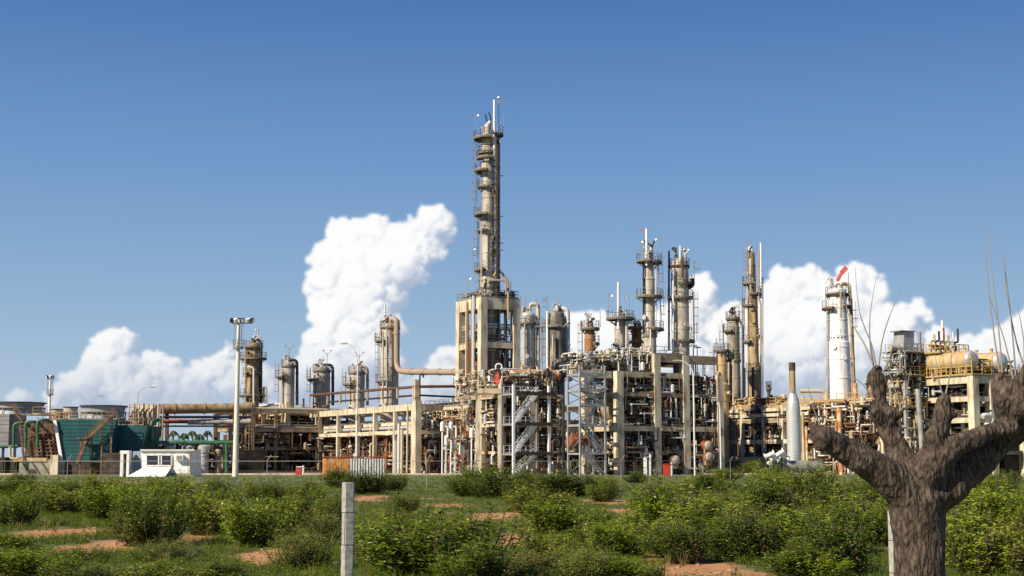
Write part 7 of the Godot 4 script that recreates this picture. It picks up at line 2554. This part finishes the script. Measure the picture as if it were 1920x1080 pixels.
func pollard() -> void:
	var d := 10.0
	var base := at(1720, 1000, d)
	base.y = 0
	var t := thing("pollarded_tree", "dark barked pollarded tree with thick stubby limbs and thin new shoots", "tree", base)
	t.set_meta("dist", d)
	# limbs: joints [px, py, forward, radius in photo pixels]
	var limbs := [
		[[1726, 1480, 0.0, 56], [1726, 1180, 0, 46], [1726, 1040, 0, 43], [1722, 970, 0, 46], [1718, 905, 0, 47]],
		[[1712, 940, 0.02, 40], [1672, 905, 0.08, 32], [1606, 860, 0.14, 25], [1552, 832, 0.18, 20], [1530, 820, 0.2, 19]], [[1540, 826, .2, 15], [1524, 838, .22, 10]], [[1530, 816, .2, 13], [1518, 806, .2, 8]],
		[[1712, 915, 0, 38], [1694, 860, -0.05, 20], [1676, 808, -0.1, 16], [1662, 772, -0.12, 14], [1656, 732, -0.12, 10], [1652, 708, -0.12, 11]],
		[[1656, 780, -0.1, 14], [1686, 774, -0.05, 10]], [[1668, 790, -.06, 12], [1642, 772, .0, 8]], [[1648, 708, -0.12, 12], [1664, 712, -0.12, 8]], [[1650, 700, -.12, 11], [1654, 690, -.12, 7]],
		[[1724, 900, 0.05, 34], [1746, 850, 0.1, 20], [1753, 810, 0.12, 12], [1755, 775, 0.12, 11], [1762, 752, 0.12, 12]], [[1755, 786, 0.12, 15], [1772, 778, 0.12, 8]], [[1750, 800, .12, 14], [1735, 830, .12, 12]],
		[[1738, 880, 0.1, 32], [1782, 836, 0.14, 17], [1835, 814, 0.12, 15], [1885, 800, 0.05, 18]],
		[[1722, 945, 0.0, 48], [1775, 910, -0.02, 35], [1840, 860, -0.06, 29], [1895, 813, -0.1, 28], [1950, 765, -0.15, 28], [2010, 700, -0.2, 26]],
		[[1912, 795, -0.1, 29], [1896, 755, -0.1, 21], [1888, 728, -0.1, 14], [1884, 708, -.1, 10]], [[1894, 745, -0.05, 18], [1915, 718, 0.0, 15], [1930, 688, 0, 12]], [[1890, 770, 0.02, 20], [1872, 757, 0.05, 12]], [[1915, 760, .05, 26], [1945, 735, .05, 22]],
	]
	var bones := []
	for l in limbs:
		for k in l.size() - 1:
			var a: Array = l[k]
			var b: Array = l[k + 1]
			bones.append([Vector3(lx(t, a[0], a[1]), ly(t, a[1]), a[2]), Vector3(lx(t, b[0], b[1]), ly(t, b[1]), b[2]), wide(a[3], d), wide(b[3], d)])
	var bark := FastNoiseLite.new()
	bark.seed = 3
	bark.frequency = 9.0
	bark.fractal_octaves = 3
	bark.fractal_type = FastNoiseLite.FRACTAL_RIDGED
	var lump := FastNoiseLite.new()
	lump.seed = 8
	lump.frequency = 3.4
	lump.fractal_octaves = 2
	var field := func(p: Vector3) -> float:
		var s := 0.0
		for b in bones:
			var ab: Vector3 = b[1] - b[0]
			var u := clampf((p - b[0]).dot(ab) / ab.length_squared(), 0.0, 1.0)
			var dd: float = (p - (b[0] + ab * u)).length() - lerpf(b[2], b[3], u)
			if dd < 0.2:
				s += exp(-dd * 95.0)
		if s <= 0.0:
			return 1.0
		return -log(s) / 95.0 - 0.020 * lump.get_noise_3dv(p) - 0.013 * bark.get_noise_3d(p.x, p.y * 0.38, p.z)
	part("trunk", nets(field, bones, 0.0135), mats.bark, t)
	# thin new shoots, leafless whips
	var shoots := [
		[[1650, 695, -.12], [1630, 640, -.15], [1604, 590, -.2], [1592, 520, -.2]], [[1652, 695, -.12], [1640, 640, -.1], [1618, 585, -.1], [1610, 500, -.1]], [[1655, 700, -.12], [1660, 640, -.1], [1672, 590, -.05], [1690, 540, 0]], [[1648, 700, -.1], [1632, 650, 0], [1628, 590, .05], [1640, 520, 0.05]],
		[[1530, 812, .2], [1512, 770, .25], [1498, 728, .3]], [[1690, 770, 0], [1680, 735, 0], [1655, 670, .05]], [[1662, 770, -.1], [1625, 720, -.1], [1590, 690, -.1]],
		[[1658, 705, -.1], [1672, 670, -.05], [1678, 628, 0]], [[1688, 770, -.02], [1700, 735, 0], [1706, 690, .02]], [[1762, 748, .12], [1770, 700, .15], [1768, 655, .2]], [[1760, 748, .12], [1748, 715, .15], [1742, 668, .15]], [[1920, 705, 0], [1915, 640, .05], [1898, 575, .1]], [[1905, 712, 0], [1892, 610, .05], [1874, 500, .1], [1866, 440, .1]],
		[[1886, 715, -.1], [1872, 620, -.1], [1860, 520, -.1], [1853, 402, -.1]], [[1890, 712, -.1], [1880, 600, -.1], [1868, 500, -.1], [1862, 420, -.1]], [[1900, 712, 0], [1884, 640, 0], [1852, 560, .05]], [[1925, 700, 0], [1905, 640, 0], [1880, 560, 0.1], [1868, 480, 0.1]],
	]
	for s in shoots:
		var p := []
		for q in s:
			p.append(Vector3(lx(t, q[0], q[1]), ly(t, q[1]), q[2]))
		var c := Curve3D.new()
		for k in p.size():
			var tan_: Vector3 = (p[mini(k + 1, p.size() - 1)] - p[maxi(k - 1, 0)]) * 0.2
			c.add_point(p[k], -tan_, tan_)
		var pts := []
		var rad := []
		for k in 13:
			pts.append(c.sample_baked(c.get_baked_length() * k / 12.0))
			rad.append(lerpf(0.0068, 0.0014, k / 12.0))
		var f := Form.new()
		f.tube(pts, 0.005, 6, true, rad)
		part("shoot", f, mats.shoot_bark if mats.has("shoot_bark") else mats.rail_grey, t)

# surface nets over a field, cells only near the bones
func nets(field: Callable, bones: Array, cell: float) -> ArrayMesh:
	var vals := {}
	var cells := {}
	for b in bones:
		var l: float = (b[1] - b[0]).length()
		var n := maxi(1, int(l / (cell * 3.0)))
		for k in n + 1:
			var u := float(k) / n
			var c: Vector3 = b[0].lerp(b[1], u)
			var r: float = lerpf(b[2], b[3], u) + cell * 3.5
			var lo := Vector3i(((c - Vector3.ONE * r) / cell).floor())
			var hi := Vector3i(((c + Vector3.ONE * r) / cell).ceil())
			var rin: float = maxf(0.0, lerpf(b[2], b[3], u) - cell * 5.0)
			for x in range(lo.x, hi.x):
				for y in range(lo.y, hi.y):
					for z in range(lo.z, hi.z):
						var dd := (Vector3(x, y, z) * cell - c).length()
						if dd < r and dd > rin:
							cells[Vector3i(x, y, z)] = true
	var corner := [Vector3i(0, 0, 0), Vector3i(1, 0, 0), Vector3i(0, 1, 0), Vector3i(1, 1, 0), Vector3i(0, 0, 1), Vector3i(1, 0, 1), Vector3i(0, 1, 1), Vector3i(1, 1, 1)]
	var edges := [[0, 1], [2, 3], [4, 5], [6, 7], [0, 2], [1, 3], [4, 6], [5, 7], [0, 4], [1, 5], [2, 6], [3, 7]]
	var index := {}
	var f := Form.new()
	for c in cells:
		var v := []
		var neg := 0
		for o in corner:
			var q: Vector3i = c + o
			if not vals.has(q):
				vals[q] = field.call(Vector3(q) * cell)
			v.append(vals[q])
			if vals[q] < 0.0:
				neg += 1
		if neg == 0 or neg == 8:
			continue
		var sum := Vector3.ZERO
		var m := 0
		for e in edges:
			if (v[e[0]] < 0.0) != (v[e[1]] < 0.0):
				var u: float = v[e[0]] / (v[e[0]] - v[e[1]])
				sum += Vector3(corner[e[0]]).lerp(Vector3(corner[e[1]]), u)
				m += 1
		var grad := Vector3(v[1] + v[3] + v[5] + v[7] - v[0] - v[2] - v[4] - v[6], v[2] + v[3] + v[6] + v[7] - v[0] - v[1] - v[4] - v[5], v[4] + v[5] + v[6] + v[7] - v[0] - v[1] - v[2] - v[3])
		index[c] = f.v.size()
		f.vert((Vector3(c) + sum / m) * cell, grad.normalized())
	var axes := [Vector3i(1, 0, 0), Vector3i(0, 1, 0), Vector3i(0, 0, 1)]
	for c in index:
		for a in 3:
			var q0: Vector3i = c
			var q1: Vector3i = c + axes[a]
			if not vals.has(q0) or not vals.has(q1):
				continue
			var s0: bool = vals[q0] < 0.0
			if s0 == (vals[q1] < 0.0):
				continue
			var b: Vector3i = axes[(a + 1) % 3]
			var e: Vector3i = axes[(a + 2) % 3]
			var k := [c, c - b, c - b - e, c - e]
			if not (index.has(k[1]) and index.has(k[2]) and index.has(k[3])):
				continue
			var i0: int = index[k[0]]
			var i1: int = index[k[1]]
			var i2: int = index[k[2]]
			var i3: int = index[k[3]]
			if s0:
				f.i.append_array(PackedInt32Array([i0, i2, i1, i0, i3, i2]))
			else:
				f.i.append_array(PackedInt32Array([i0, i1, i2, i0, i2, i3]))
	return f.mesh()
